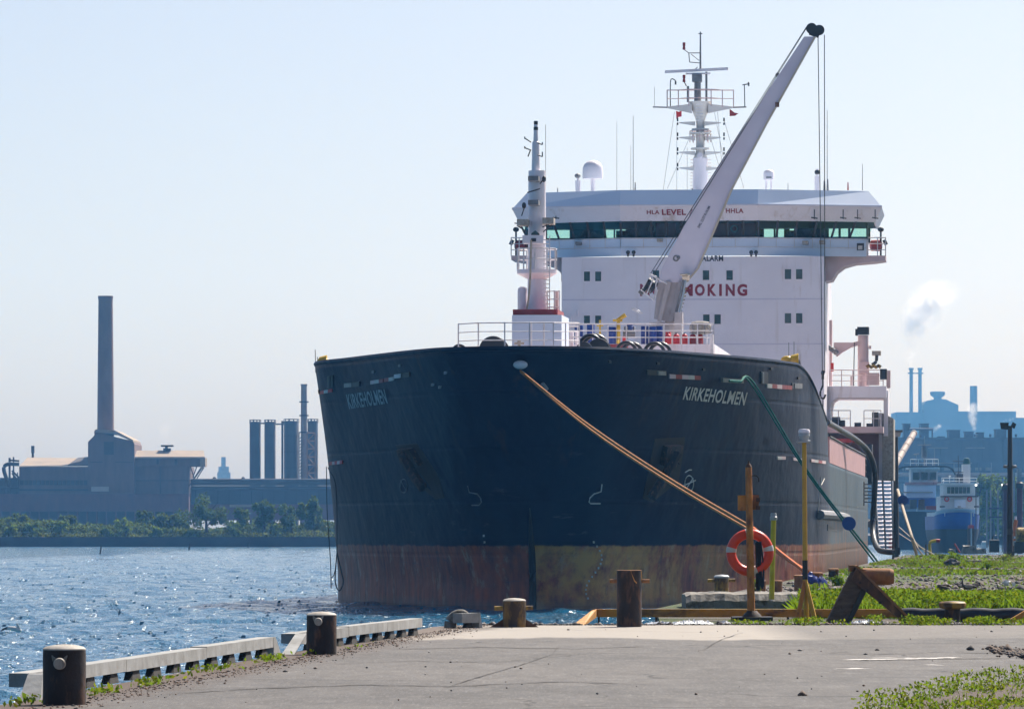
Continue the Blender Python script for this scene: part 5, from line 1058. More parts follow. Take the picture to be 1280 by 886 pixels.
# yellow edge rail along the apron end
Y = 98.6; k = Y/F
t = Thing('edge_rail', at(930, 776, Y), 'long low rusty yellow steel beam along the quay end in front of the ship', 'steel beam')
m = MB(); m.bb(at(746, 771, Y), at(1132, 761, Y)+Vector((0, 0.16, 0))); t.part(m, 'beam', 'orange_beam')
m = MB(); m.prism([at(712, 784, Y-6.5), at(728, 784, Y-6.5), at(745.8, 771, Y), at(745.8, 761, Y), at(740, 762.5, Y-1)], (0, 0.16, 0)); t.part(m, 'ramp_end', 'orange_beam')
for x in (748.5, 820, 915, 985, 1060, 1124): m = MB(); p_ = at(x+1.2, 771, Y+0.12); m.bb((at(x-1.2, 771, Y).x, Y+0.05, -1.2 if x < 850 else GZ-.05), p_); t.part(m, 'foot', 'rust_brown')
Y = 92.9
m = MB(); m.prism([at(1252, 780, Y), at(1266, 780, Y), at(1300, 764, Y), at(1300, 752, Y)], (0, 0.16, 0)); solo(m, 'beam_end', 'orange_beam', 'sloping end of a second rusty yellow beam at the right edge', 'steel beam')
# fallen black pipe
m = MB(); b0, b1 = at(1128, 769, 94.2), at(1330, 769, 93.9); m.path([b0.lerp(b1, i/16)+Vector((0, 0, 0.012*math.sin(i*1.9))) for i in range(17)], 0.135, 14); o = solo(m, 'pipe', 'rubber', 'fat black pipe lying along the grass edge behind the mushroom bollard', 'pipe', None, True)
# mushroom bollard
b = grd(1190.5, 778.5); k = b.y/F
t = Thing('mushroom_bollard', b, 'low mushroom bollard with a rusty yellow head in front of the black pipe', 'bollard')
m = MB(); m.lathe([(11*k, -.03), (10*k, .03), (9.5*k, .16), (10*k, .27)], b, 20); t.part(m, 'stem', 'dark_rust', True)
m = MB(); m.lathe([(10*k, .25), (16*k, .27), (17.2*k, .31), (17*k, .355), (15*k, .38), (0.01, .395)], b, 24); t.part(m, 'head', 'yellow_old', True)
# concrete pad with its bollard
Y = 112.5
m = MB(); rg = []
for i, x in enumerate(np.linspace(857, 1008, 26)):
    hgt = 741+random.uniform(-0.5, 0.6)+0.5*math.sin(i*.7)+(3 if i in (0, 25) else 0); z1 = at(x, hgt, Y).z; z0_ = GZ-0.3; xx = at(x, 740, Y).x; j = random.uniform(-.05, .05)
    rg.append([(xx, Y-0.25+j, z0_), (xx, Y-0.32+j, z1-0.16), (xx, Y-0.16+j, z1-0.02), (xx, Y+0.6, z1+0.02), (xx, Y+2.6, z1), (xx, Y+2.6, z0_)])
m.loft(rg, True); solo(m, 'concrete_pad', 'concrete_old', 'rough weathered concrete block carrying the small yellow-grey bollard', 'concrete block')
b = at(902, 742.5, Y+0.9); k = b.y/F
t = Thing('bollard', b, 'small yellow and grey bollard with cross bar standing on the concrete block', 'bollard'); r = 9.2*k; h = 24*k
m = MB(); m.lathe([(r, -.04), (r, h*.86), (r*.95, h*.9)], b, 22); t.part(m, 'post', 'yellow_old', True)
m = MB(); m.lathe([(r*1.05, h*.86), (r*1.05, h*.94), (r*.8, h), (0.01, h*1.03)], b, 22); t.part(m, 'cap', 'galv', True)
m = MB(); m.tube(at(884.5, 725.5, b.y), at(919, 725, b.y), 2.2*k, None, 8); t.part(m, 'cross_bar', 'yellow_old', True)
# life-ring post
b = grd(938, 774); Y = b.y; k = Y/F
t = Thing('life_ring_post', b, 'rusty orange steel post on a dark base plate carrying the lifebuoy', 'post')
m = MB(); m.tube(at(939, 770, Y), at(935.7, 584, Y), 4.9*k, 4.1*k, 12); t.part(m, 'pole', 'orange_rust', True)
m = MB(); m.lathe([(4.2*k, 0), (3.2*k, 3*k), (1.4*k, 5*k), (1.4*k, 8*k)], at(935.7, 584, Y), 10); t.part(m, 'finial', 'rust_brown', True)
m = MB(); m.box(at(940, 774, Y), (50*k, 50*k, 7*k)); t.part(m, 'base_plate', 'black_steel')
m = MB(); m.lathe([(14*k, 0), (11*k, 5*k), (6*k, 10*k)], at(940, 773, Y), 14); t.part(m, 'base_collar', 'dark_rust', True)
m = MB(); m.bb(at(922.5, 638, Y+.03), at(936, 619, Y+.16)); t.part(m, 'notice_box', 'orange_rust'); m = MB(); m.bb(at(940, 637, Y+.06), at(948.5, 618.5, Y+.14)); t.part(m, 'bracket_plate', 'rust_orange')
for y0, y1 in ((622, 627), (632, 637)): m = MB(); m.bb(at(945, y1, Y-0.02), at(950, y0, Y+.06)); t.part(m, 'bracket_lug', 'rust_brown')
m = MB(); m.path(bez([at(939, 595, Y), at(945, 594.5, Y), at(948, 597, Y), at(948.5, 602, Y)], 6), 0.014, 6); t.part(m, 'hook', 'dark_grey', True)
# lifebuoy
c = at(937.5, 690.5, Y+0.14)
t = Thing('lifebuoy', c, 'bright orange lifebuoy ring with white bands hung behind the rusty post', 'lifebuoy')
m = MB(); m.torus(c, 23.6*k, 6.2*k, 48, 14); t.part(m, 'ring', 'lifebuoy_orange', True)
for ang in (95, 12, 172, 285):
    a0 = R(ang); m = MB(); rings = []
    for j in range(5):
        a1 = a0+R(-7+3.5*j); ring_ = []
        for q in range(14):
            bb_ = 2*math.pi*q/14; rad = 23.6*k+6.45*k*math.cos(bb_); ring_.append(c+Vector((rad*math.cos(a1), 6.45*k*math.sin(bb_), rad*math.sin(a1))))
        rings.append(ring_)
    m.loft(rings, True); t.part(m, 'reflective_band', 'reflect_white', True)
m = MB()
for i in range(9): m.path(bez([at(945+i*0.7, 680-random.random()*4, Y+.05), at(943+i*1.1+random.random()*3, 705+random.random()*4, Y+.08), at(946+i, 731+random.random()*8, Y+.05)], 5), 0.018, 5)
solo(m, 'rope_hank', 'rope_dark', 'dark hank of throw line hanging inside the orange lifebuoy', 'rope')
# thin yellow post behind
b = at(964.5, 742.5, Y+9); Y2 = b.y; k = Y2/F
t = Thing('marker_post', b, 'thin bright yellow post with a pale green cap right of the lifebuoy', 'post')
m = MB(); m.tube(b-Vector((0, 0, .1)), at(967, 648, Y2), 3.4*k, None, 10); t.part(m, 'pole', 'yellow_lemon', True)
m = MB(); m.lathe([(4.2*k, 0), (4.6*k, 1.5*k), (4.6*k, 4*k), (3.6*k, 5*k), (3.6*k, 8*k), (3*k, 9*k)], at(967, 650, Y2), 12); t.part(m, 'cap', 'galv', True)
# tall yellow pole light
b = grd(1008, 777); Y = b.y; k = Y/F
t = Thing('pole_light', b, 'tall slim yellow pole light with a white lantern and tripod foot', 'pole light')
m = MB(); m.tube(at(1008, 776, Y), at(1006.5, 720, Y), 3.2*k, None, 10); m.tube(at(1006.3, 704, Y), at(1005.2, 552, Y), 3.3*k, 2.9*k, 10); t.part(m, 'pole', 'yellow_pole', True)
m = MB(); m.tube(at(1006.5, 724, Y), at(1006.2, 700, Y), 3.5*k, None, 10); t.part(m, 'black_sleeve', 'black_steel', True)
m = MB(); m.bb(at(996.5, 553, Y-.1), at(1013, 551.5, Y+.1)); m.tube(at(997, 552, Y), at(1001, 552, Y), 2*k); m.tube(at(1008, 552, Y), at(1013, 552, Y), 2*k); t.part(m, 'lantern_tray', 'galv')
m = MB(); c = at(1005.2, 551, Y); m.lathe([(5.4*k, 0), (5.9*k, 5*k), (7*k, 6*k), (7*k, 9*k), (6.3*k, 10*k)], c, 18); t.part(m, 'lantern', 'galv', True)
m = MB(); m.lathe([(7.2*k, 10*k), (7.2*k, 13*k), (6*k, 14.6*k), (0.01, 15*k)], c, 18); t.part(m, 'lantern_top', 'white_clean', True)
for dx, dy in ((-11.5, -0.25), (11, -0.2), (1, 0.3)):
    m = MB(); m.tube(at(1006.5, 724, Y), at(1008+dx, 777, Y+dy), 2.6*k, 3.2*k, 8); t.part(m, 'leg', 'orange_rust' if dx < 0 else 'yellow_pole', True)
# barricade of rusted plate and a roller
b = grd(1085, 778); Y = b.y; k = Y/F
t = Thing('roller_stand', b, 'leaning rusted timber and steel stand with a thick rusty roller on top', 'roller stand')
m = MB(); m.prism([at(1032, 779, Y), at(1061, 779.5, Y), at(1082, 742, Y), at(1083, 712, Y), at(1067, 709, Y)], (0, 0.28, 0)); t.part(m, 'rear_plate', 'wood_brown')
m = MB(); m.prism([at(1057, 779.5, Y-.03), at(1063, 779.5, Y-.03), at(1090, 725, Y-.03), at(1083, 722, Y-.03)], (0, 0.04, 0)); t.part(m, 'edge_strip', 'black_steel')
m = MB(); m.prism([at(1064, 724, Y-.12), at(1071, 708, Y-.12), at(1140, 776, Y-.3), at(1131, 778.5, Y-.3)], (0, 0.16, 0)); t.part(m, 'front_beam', 'rust_brown')
m = MB(); m.prism([at(1069, 707, Y-.16), at(1072, 706, Y-.16), at(1141, 775, Y-.34), at(1138, 776, Y-.34)], (0, 0.22, 0)); t.part(m, 'beam_edge', 'rust_orange')
m = MB(); m.tube(at(1078, 720, Y+.1), at(1112, 720.5, Y+.1), 10.6*k, None, 18); m.tube(at(1112, 720.5, Y+.1), at(1117, 720.5, Y+.1), 10.6*k, 8.6*k, 18); t.part(m, 'roller', 'rust_orange', True)
m = MB(); m.bb(at(1061.5, 714, Y), at(1072, 706, Y+.3)); t.part(m, 'head_block', 'rust_orange')
for x, y in ((1075, 728), (1084, 738), (1100, 753)): m = MB(); m.tube(at(x, y, Y-.2), at(x, y, Y-.26), 1.8*k); t.part(m, 'bolt', 'dark_rust')
# stub bollards at the berth and the blue tarpaulin
for x, y, w, h_, lab, mt in ((1000, 738, 15, 20, 'rusty stub bollard left of the yellow pole light', 'rust_orange'), (1022, 729, 13, 14, 'rusty stub bollard rising from the blue tarpaulin', 'rust_orange'), (1042, 725, 13, 15, 'dark stub bollard with a rusty top behind the roller stand', 'rust_brown'), (973, 739, 10, 14, 'small rusty round stub right of the yellow post', 'rust_orange'), (952, 738, 11, 13, 'small rusty stub behind the life-ring post', 'rust_orange')):
    b = grd(x, y); k = b.y/F; t = Thing('stub_bollard', b, lab, 'bollard', 'stub bollards at the berth')
    m = MB(); m.lathe([(w/2*k, -.1), (w/2*k*.96, h_*k*.85)], b, 14); t.part(m, 'post', 'dark_rust' if mt == 'rust_brown' else mt, True)
    m = MB(); m.lathe([(w/2*k*1.06, h_*k*.78), (w/2*k*1.08, h_*k*.95), (w/2*k*.8, h_*k), (0.01, h_*k)], b, 14); t.part(m, 'head', 'rust_orange', True)
b = grd(1021, 733); k = b.y/F; m = MB(); n_ = 20; rings = []
for j, (rr, hh) in enumerate(((1.0, 0), (0.95, 5), (0.75, 10), (0.55, 12), (0.42, 11))):
    rings.append([b+Vector((rr*12*k*math.cos(6.283*i/n_)*(1+.14*math.sin(i*2.3+j)), rr*8*k*math.sin(6.283*i/n_), max(0, hh+1.6*math.sin(i*3.1+j*1.7))*k)) for i in range(n_)])
m.loft(rings); t_ = solo(m, 'tarpaulin', 'tarp_blue', 'crumpled blue tarpaulin wrapped round a stub bollard', 'tarpaulin', None, True)
for i, (x0, y0, r_) in enumerate(((1009, 716, 5), (1013, 722, 6))):
    m = MB(); m.ball(grd(x0, y0+14)+Vector((0, 0, .28)), r_*k, 10, 7, (1.5, .8, .8)); [m.v.__setitem__(j, (v[0]+random.uniform(-.03, .03), v[1], v[2]+random.uniform(-.04, .04))) for j, v in enumerate(m.v)]
    solo(m, 'tarpaulin_fold', 'tarp_blue', ('upper' if i == 0 else 'lower')+' loose fold of blue tarpaulin over the orange rope end', 'tarpaulin')
# plastic sheeting and rubbish under the beam
def crumple(x0, x1, yb, h_, lab, mat, name='plastic_sheet'):
    b0, b1 = grd(x0, yb), grd(x1, yb); m = MB(); nx, ny = 34, 5; g = []
    for j in range(ny):
        row = []
        for i in range(nx):
            f = i/(nx-1); e_ = math.sin(math.pi*f)**0.4
            row.append(b0.lerp(b1, f)+Vector((0, j*0.09, 0.01+e_*h_*(0.25+0.75*abs(math.sin(i*1.7+j*2.1)*math.cos(i*.6+j)))*math.sin(math.pi*(j+.3)/(ny-.4)))))
        g.append(row)
    m.loft(g, closed=False); return solo(m, name, mat, lab, 'plastic sheet')
crumple(842, 893, 781, .11, 'crumpled pale plastic sheeting under the yellow beam left of the life-ring post', 'litter'); crumple(898, 914, 780, .07, 'small scrap of pale plastic beside the dark base plate', 'litter')
crumple(806, 850, 780.5, .06, 'flat dark and pale plastic sheeting right of the tall dark bollard', 'plastic_sheet'); crumple(1063, 1110, 780, .09, 'crumpled black and white plastic behind the roller stand', 'plastic_sheet')
# litter among the grass
for x, y, w, lab in ((1258, 731, 8, 'larger scrap of white litter among the grass by the geese'), (1267, 732, 5, 'smaller scrap of white litter at the far right of the grass')):
    b = grd(x, y); k = b.y/F; m = MB(); m.ball(b+Vector((0, 0, w*.35*k)), w*.55*k, 7, 5, (1, .6, .75)); [m.v.__setitem__(j, (v[0]+random.uniform(-.05, .05), v[1], v[2]+random.uniform(-.03, .03))) for j, v in enumerate(m.v)]
    solo(m, 'litter_scrap', 'litter', lab, 'litter')
# geese
def goose(x, y, L, face, head, lab, dark=False):
    """x,y photo point under the body; L length in photo px; face -1 looks left"""
    b = grd(x, y); k = b.y/F; l = L*k
    t = Thing('goose', b, lab, 'goose', 'geese resting in the grass')
    m = MB(); pts = [(-.52, .30, .02), (-.42, .33, .06), (-.25, .35, .13), (0, .34, .17), (.22, .36, .155), (.36, .42, .10)]
    if head == 'up': pts += [(.42, .55, .055), (.43, .72, .042), (.45, .84, .045), (.50, .88, .055), (.56, .86, .045), (.66, .835, .016)]
    elif head == 'low': pts += [(.46, .36, .055), (.56, .26, .04), (.64, .2, .045), (.69, .17, .05), (.75, .13, .035), (.81, .09, .014)]
    else: pts += [(.36, .50, .06), (.28, .55, .055), (.16, .54, .055), (.06, .52, .05), (-.04, .5, .02)]
    m.path([b+Vector((-face*-1*p*l, 0, q*l)) if face > 0 else b+Vector((-p*l, 0, q*l)) for p, q, r_ in pts], [r_*l for p, q, r_ in pts], 12)
    t.part(m, 'body', 'goose_brown', True)
    sg = 1 if face > 0 else -1
    hd = [(sg*p*l, q*l, r_*l*1.1) for p, q, r_ in pts[6:]]
    m = MB(); m.path([b+Vector((x_, 0, z_)) for x_, z_, _ in hd], [r_ for *_, r_ in hd], 10); t.part(m, 'neck', 'goose_black', True)
    m = MB(); m.ball(b+Vector((0, -.12*l, .37*l)), .2*l, 10, 7, (1.5, .35, .6)); t.part(m, 'wing', 'goose_brown' if dark else 'goose_pale', True)
    m = MB(); m.path([b+Vector((-sg*.40*l, 0, .33*l)), b+Vector((-sg*.62*l, 0, .27*l))], [.07*l, .015*l], 8); t.part(m, 'tail', 'goose_black', True)
    for dy in (-.06, .06): m = MB(); m.tube(b+Vector((0, dy*l, 0)), b+Vector((0.02*l, dy*l, .22*l)), .018*l, None, 6); t.part(m, 'leg', 'goose_black')
goose(1180, 737.5, 15, 1, 'low', 'dark goose grazing head down, leftmost of the upper pair', True); goose(1178, 740.5, 17, -1, 'back', 'goose resting low in the weeds below the grazing goose', True)
goose(1211, 739.5, 19, -1, 'up', 'goose standing with its black neck raised, looking left'); goose(1220, 735.5, 14, 1, 'back', 'brown goose with pale back just behind the upright goose')
goose(1252, 739.5, 13, -1, 'up', 'brown goose with raised head closest to the white litter'); goose(1228, 741, 12, 1, 'back', 'small low goose back showing between the other geese')
# gull over the water
b = at(14, 787, 92); k = 92/F; t = Thing('gull', b, 'grey and white gull skimming low over the water at the left edge', 'gull')
m = MB(); m.path([b+Vector((x*k, 0, z*k)) for x, z in ((-9, 2), (-3, 2.5), (4, 1.5), (10, -.5), (13, -1.2))], [.5*k, 2.2*k, 3.1*k, 2.6*k, .8*k], 10); t.part(m, 'body', 'gull_white', True)
for pts, mt in (([(2, 3), (-5, 4.2), (-11, 1.6), (-14, -3), (-12.5, -2), (-8, .4), (-2, 1)], 'gull_grey'), ([(7, 2), (6.5, 8), (8, 8.6), (11, 3), (12, 0)], 'gull_white')):
    m = MB(); m.prism([b+Vector((x*k, -.02, z*k)) for x, z in pts], (0, .02, 0)); t.part(m, 'wing', mt)
# lamp posts
def lamp_post(x, yb, yt, w, lab): 
    b = grd(x, yb); Y = b.y; k = Y/F; t = Thing('lamp_post', b, lab, 'lamp post'); m = MB(); m.tube(b-Vector((0, 0, .2)), at(x, yt, Y), w*.62*k, w*.42*k, 10); t.part(m, 'pole', 'black_steel', True); return t, Y, k
t, Y, k = lamp_post(1120, 693, 546, 6.4, 'dark lamp post with a flat square lamp head beside the gangway')
m = MB(); m.hexa([at(1115, 546, Y-.2), at(1125, 546, Y-.2), at(1125, 546, Y+.2), at(1115, 546, Y+.2), at(1113.5, 540, Y-.3), at(1126.5, 540, Y-.3), at(1126.5, 540, Y+.3), at(1113.5, 540, Y+.3)]); t.part(m, 'lamp_head', 'mid_grey'); m = MB(); m.bb(at(1112.5, 540, Y-.32), at(1127.5, 537.5, Y+.32)); t.part(m, 'lamp_lid', 'dark_grey')
m = MB(); m.bb(at(1115.5, 693, Y-.3), at(1124.5, 684, Y+.3)); t.part(m, 'base', 'black_steel')
t, Y, k = lamp_post(1262.5, 695, 532, 6.6, 'tall dark floodlight post at the right edge of the yard')
m = MB(); m.hexa([at(1251, 536, Y-.1), at(1260, 537, Y-.1), at(1260, 537, Y+.4), at(1251, 536, Y+.4), at(1250, 528, Y-.25), at(1261, 528, Y-.25), at(1261, 528, Y+.4), at(1250, 528, Y+.4)]); t.part(m, 'floodlight', 'black_steel')
m = MB(); m.hexa([at(1263, 533, Y), at(1268, 536, Y), at(1268, 536, Y+.4), at(1263, 533, Y+.4), at(1266, 527, Y), at(1270.5, 530, Y), at(1270.5, 530, Y+.4), at(1266, 527, Y+.4)]); t.part(m, 'floodlight', 'black_steel')
for x in (1257, 1268): m = MB(); m.ball(at(x, 583, Y), 2.6*k, 10, 6, (1.3, 1, .8)); m.tube(at(x, 583, Y), at(1262.5, 585, Y), .6*k); t.part(m, 'side_lamp', 'mid_grey', True)
m = MB(); m.bb(at(1258.5, 695, Y-.3), at(1267, 689, Y+.3)); t.part(m, 'base', 'black_steel'); m = MB(); m.bb(at(1259.5, 668, Y-.2), at(1265, 660, Y+.2)); t.part(m, 'switch_box', 'dark_grey')
# yard clutter in front of the tugs
b = grd(1163, 692); Y = b.y; k = Y/F; t = Thing('hydrant', b, 'yellow bent pipe hydrant with a red valve end behind the ropes', 'hydrant')
m = MB(); m.path(bez([b-Vector((0,0,.1)), at(1162, 681, Y), at(1164, 677, Y), at(1171, 675.5, Y)], 5), 2*k, 8); t.part(m, 'bent_pipe', 'yellow_paint', True); m = MB(); m.tube(at(1170, 675.5, Y), at(1175, 676, Y), 2.4*k); t.part(m, 'valve', 'red_paint', True)
for x, yb, yt, w, mt, lab in ((1116.5, 698, 672, 1.6, 'dark_rust', 'thin dark stake standing in front of the lamp post'), (1157.5, 694, 680, 1, 'dark_rust', 'thin dark stake left of the yellow hydrant'), (1241, 681, 670, 1.4, 'dark_rust', 'short dark stake between the blue tug and the floodlight post'), (1113, 690, 664, 2.4, 'red_paint', 'dark red hose stand at the gangway foot')):
    b = grd(x, max(yb, 688)); m = MB(); m.tube(b-Vector((0, 0, .1)), at(x, yt, b.y), w*b.y/F, w*.8*b.y/F, 6); solo(m, 'stake', mt, lab, 'stake')
m = MB(); m.tube(grd(1200, 690.5), at(1193, 679, grd(1200, 690.5).y), .06); solo(m, 'bent_rod', 'red_paint', 'bent red rod sticking out of the ground below the blue tug', 'rod')
for i, (x, y, w, h_) in enumerate(((1211, 690, 18, 9), (1190, 690.5, 8, 5), (1226, 690, 12, 5))):
    b = grd(x, y); k = b.y/F; m = MB(); m.hexa([b+Vector((dx*w*k*.5, dy, -.1)) for dx, dy in ((-1, -.6), (1.1, -.5), (1, .6), (-1, .6))]+[b+Vector((dx*w*k*.45, dy, h_*k*hh)) for dx, dy, hh in ((-.9, -.5, .8), (1, -.4, 1), (.9, .5, .9), (-.9, .5, 1))])
    solo(m, 'concrete_chunk', 'concrete_old', ('widest broken concrete chunk below the white tug', 'small broken concrete chunk left of the widest one', 'flat broken concrete chunk right of the widest one')[i], 'concrete chunk')
for x, y, w, h_, mt, nm, lab in ((1243, 676, 12, 4, 'dark_grey', 'pipe_bundle', 'low dark bundle of pipes left of the floodlight post'), (1230, 678, 5, 4, 'tug_white', 'oil_tank', 'small pale blue round tank beside the pipe bundle')):
    b = grd(x, 689); k = b.y/F; m = MB(); m.tube(at(x-w/2, y, b.y), at(x+w/2, y, b.y), h_/2*k, None, 10); m.bb(at(x-w/2, y, b.y), at(x+w/2, 690, b.y)+Vector((0, .6, 0))) ; solo(m, nm, mt, lab, 'yard store')
b = grd(1278, 691.5); k = b.y/F; t = Thing('forklift', b, 'dark and yellow machine cut off by the right edge of the yard', 'machine')
m = MB(); m.lathe([(8*k, -9*k), (10*k, -7*k), (10*k, 7*k), (8*k, 9*k)], at(1279, 669, b.y), 16, 'X'); t.part(m, 'tank', 'yellow_old', True); m = MB(); m.bb(at(1268, 691, b.y-.4), at(1290, 677, b.y+1)); t.part(m, 'chassis', 'black_steel'); m = MB(); m.bb(at(1264, 690, b.y), at(1270, 682, b.y+.8)); t.part(m, 'counterweight', 'dark_rust')
b = grd(1269, 690); t = Thing('orange_hoist', b, 'slim orange and white hoist standing behind the floodlight post', 'hoist')
m = MB(); m.tube(b, at(1269.5, 645, b.y), .12, .09); t.part(m, 'mast', 'tug_white'); m = MB(); m.bb(at(1265.5, 670, b.y-.2), at(1274, 664, b.y+.3)); t.part(m, 'carriage', 'orange_machine'); m = MB(); m.bb(at(1266, 676, b.y-.2), at(1273, 673, b.y+.3)); t.part(m, 'fork', 'orange_machine'); m = MB(); m.tube(at(1268, 664, b.y-.3), at(1270, 650, b.y-.1), .15); t.part(m, "hydraulic_ram", "orange_machine")

# ================================================================== PLANTS
def tri_object(name, V, Fc, mats, idx, parent=None, org=(0, 0, 0)):
    """V (n,3), Fc (m,k) faces of one size, idx material index per face"""
    me = bpy.data.meshes.new(name); k = Fc.shape[1]
    me.vertices.add(len(V)); me.vertices.foreach_set('co', (V-np.array(org)).astype(np.float32).ravel())
    me.loops.add(Fc.size); me.loops.foreach_set('vertex_index', Fc.ravel().astype(np.int32)); me.polygons.add(len(Fc))
    me.polygons.foreach_set('loop_start', np.arange(0, Fc.size, k).astype(np.int32)); me.polygons.foreach_set('loop_total', np.full(len(Fc), k, np.int32))
    me.polygons.foreach_set('material_index', np.asarray(idx, np.int32)); me.update(calc_edges=True)
    for x in mats: me.materials.append(MATS[x])
    o = bpy.data.objects.new(name, me); col.objects.link(o)
    if parent: o.parent = parent
    return o
def leaf_quads(P, size, flat=0.0):
    """little leaf-shaped quads at points P with random tilt"""
    n = len(P); a = rng.normal(size=(n, 3)); a[:, 2] = a[:, 2]*0.7+flat; a /= np.linalg.norm(a, axis=1)[:, None]
    b = np.cross(a, rng.normal(size=(n, 3))); b /= np.linalg.norm(b, axis=1)[:, None]
    s = (np.asarray(size)*rng.uniform(0.6, 1.3, n))[:, None]
    V = np.stack([P-a*s*0.2, P+a*s*0.45+b*s*0.32, P+a*s, P+a*s*0.45-b*s*0.32], 1).reshape(-1, 3)
    return V, np.arange(4*n).reshape(n, 4)
def blades(P, h, w, lean=0.35):
    n = len(P); th = rng.uniform(0, 6.283, n); d = np.stack([np.cos(th), np.sin(th), np.zeros(n)], 1)
    h = (h*rng.uniform(0.5, 1.25, n))[:, None]; L = rng.normal(0, lean, (n, 2)); tip = P+np.concatenate([L*h, h], 1); w = w*(0.6+0.8*rng.random((n, 1)))
    mid = P*0.45+tip*0.55+np.concatenate([-L*h*0.18, h*0.06], 1)
    V = np.stack([P-d*w*0.5, P+d*w*0.5, mid+d*w*0.55, tip, mid-d*w*0.55], 1).reshape(-1, 3)
    return V, np.arange(5*n).reshape(n, 5)
def patchy(x, y, sc, seed):
    r2 = np.random.default_rng(seed); v = np.zeros_like(x)
    for i in range(9):
        k = sc*(1.55**(i*0.6)); th = r2.uniform(0, 6.28); v += np.sin((x*math.cos(th)*2.2+y*math.sin(th)*0.9)*k+r2.uniform(0, 6.28))/(1+0.35*i)
    return v/2.6
def land_ok(x, y, pad=0.5): return (x > BX(y)+pad)
# weeds and grass over the berth ground
def grass_field():
    n = 150000; Y = 95.4+250*rng.random(n)**1.7; X = Y*rng.uniform(0.054, 0.125, n)
    dens = patchy(X, Y, 0.16, 3); ymax = np.clip(H-79*Y/F-GZ, 0.0, 0.42); near = Y < 124
    Yj = Y+14*patchy(X, Y, 0.5, 31); gravel = (Yj > 128) & (Yj < 202) | (Yj > 300)
    keep = land_ok(X, Y, 0.4) & ((Y > 99.4) | (X > .0755*Y)) & ((near & (dens > -0.6)) | (~near & (dens > np.where(gravel, 0.85, -0.1))) | (rng.random(n) < 0.025))
    X, Y, dens, near, ymax = X[keep], Y[keep], dens[keep], near[keep], ymax[keep]; n = len(X); P = np.stack([X, Y, np.full(n, GZ-0.04)], 1)
    hgt = np.where(near, np.maximum(ymax*(0.75+0.3*np.clip(patchy(X, Y, 0.7, 5), -1, 1)), 0.09), 0.10+0.10*np.clip(dens, 0, 1.2))
    hgt = np.where((Y >= 124) & (Y < 147), np.minimum(hgt, np.maximum(ymax, 0.05)), hgt)
    V, Fc = blades(P, hgt, np.where(near, 0.045, 0.06)[:, None]*(Y[:, None]/130)**0.6)
    o = tri_object('grass', V, Fc, ['grass_green', 'grass_dry'], (rng.random(n) < np.where(near, 0.10, 0.38)).astype(int)); o['kind'] = 'stuff'
    # broad leaves on the tall clumps close to the black pipe
    n = 80000; Y = 95.6+30*rng.random(n)**1.2; X = Y*rng.uniform(0.0545, 0.12, n); d = patchy(X, Y, 0.5, 8); ymax = np.clip(H-78*Y/F-GZ, 0.08, 0.45)
    k = land_ok(X, Y, .6) & (d > -0.6) & ((Y > 99.4) | (X > .0755*Y)); X, Y, d, ymax = X[k], Y[k], d[k], ymax[k]
    Z = GZ+rng.random(len(X))**0.7*ymax*(0.85+0.35*np.clip(d, -1, 1)); V, Fc = leaf_quads(np.stack([X, Y, Z], 1), 0.07, 0.5)
    o = tri_object('undergrowth', V, Fc, ['weed_green', 'weed_yellow'], (rng.random(len(X)) < 0.25).astype(int)); o['kind'] = 'stuff'
grass_field()
# a thin line of small weeds where the asphalt ends, and along the timber curbs
def weed_line():
    Ps = []
    for c, w, n, hh in ((928, 14, 60, .08), (952, 8, 40, .07), (1000, 16, 120, .11), (1018, 8, 100, .13), (1050, 10, 40, .08), (1092, 10, 130, .17), (1145, 26, 330, .15), (1160, 20, 120, .12), (1182, 10, 60, .10), (1222, 18, 200, .12), (1232, 12, 160, .14), (1262, 22, 160, .10), (985, 8, 20, .07)):
        p = grd(c, 780.5); k = p.y/F
        Ps.append(np.stack([p.x+rng.normal(0, w*k*0.55, n), p.y-0.2+rng.normal(0, .35, n), GZ+rng.random(n)*hh], 1))
    for x0, y0, x1, y1, n in ((110, 870, 140, 864, 90), (150, 862, 345, 824, 90), (175, 858, 200, 853, 60), (252, 840, 275, 836, 50), (328, 828, 352, 822, 90), (14, 884, 50, 876, 60), (375, 822, 470, 806, 20)):
        a, b = grd(x0, y0), grd(x1, y1); f = rng.random(n); q = np.array(a)[None]*(1-f)[:, None]+np.array(b)[None]*f[:, None]
        q += rng.normal(0, .07, (n, 3)); q[:, 2] = GZ+rng.random(n)**1.5*.07; Ps.append(q)
    P = np.concatenate(Ps); V, Fc = leaf_quads(P, 0.055, 0.6); o = tri_object('weeds', V, Fc, ['weed_green', 'weed_yellow'], (rng.random(len(P)) < .3).astype(int)); o['kind'] = 'stuff'
weed_line()
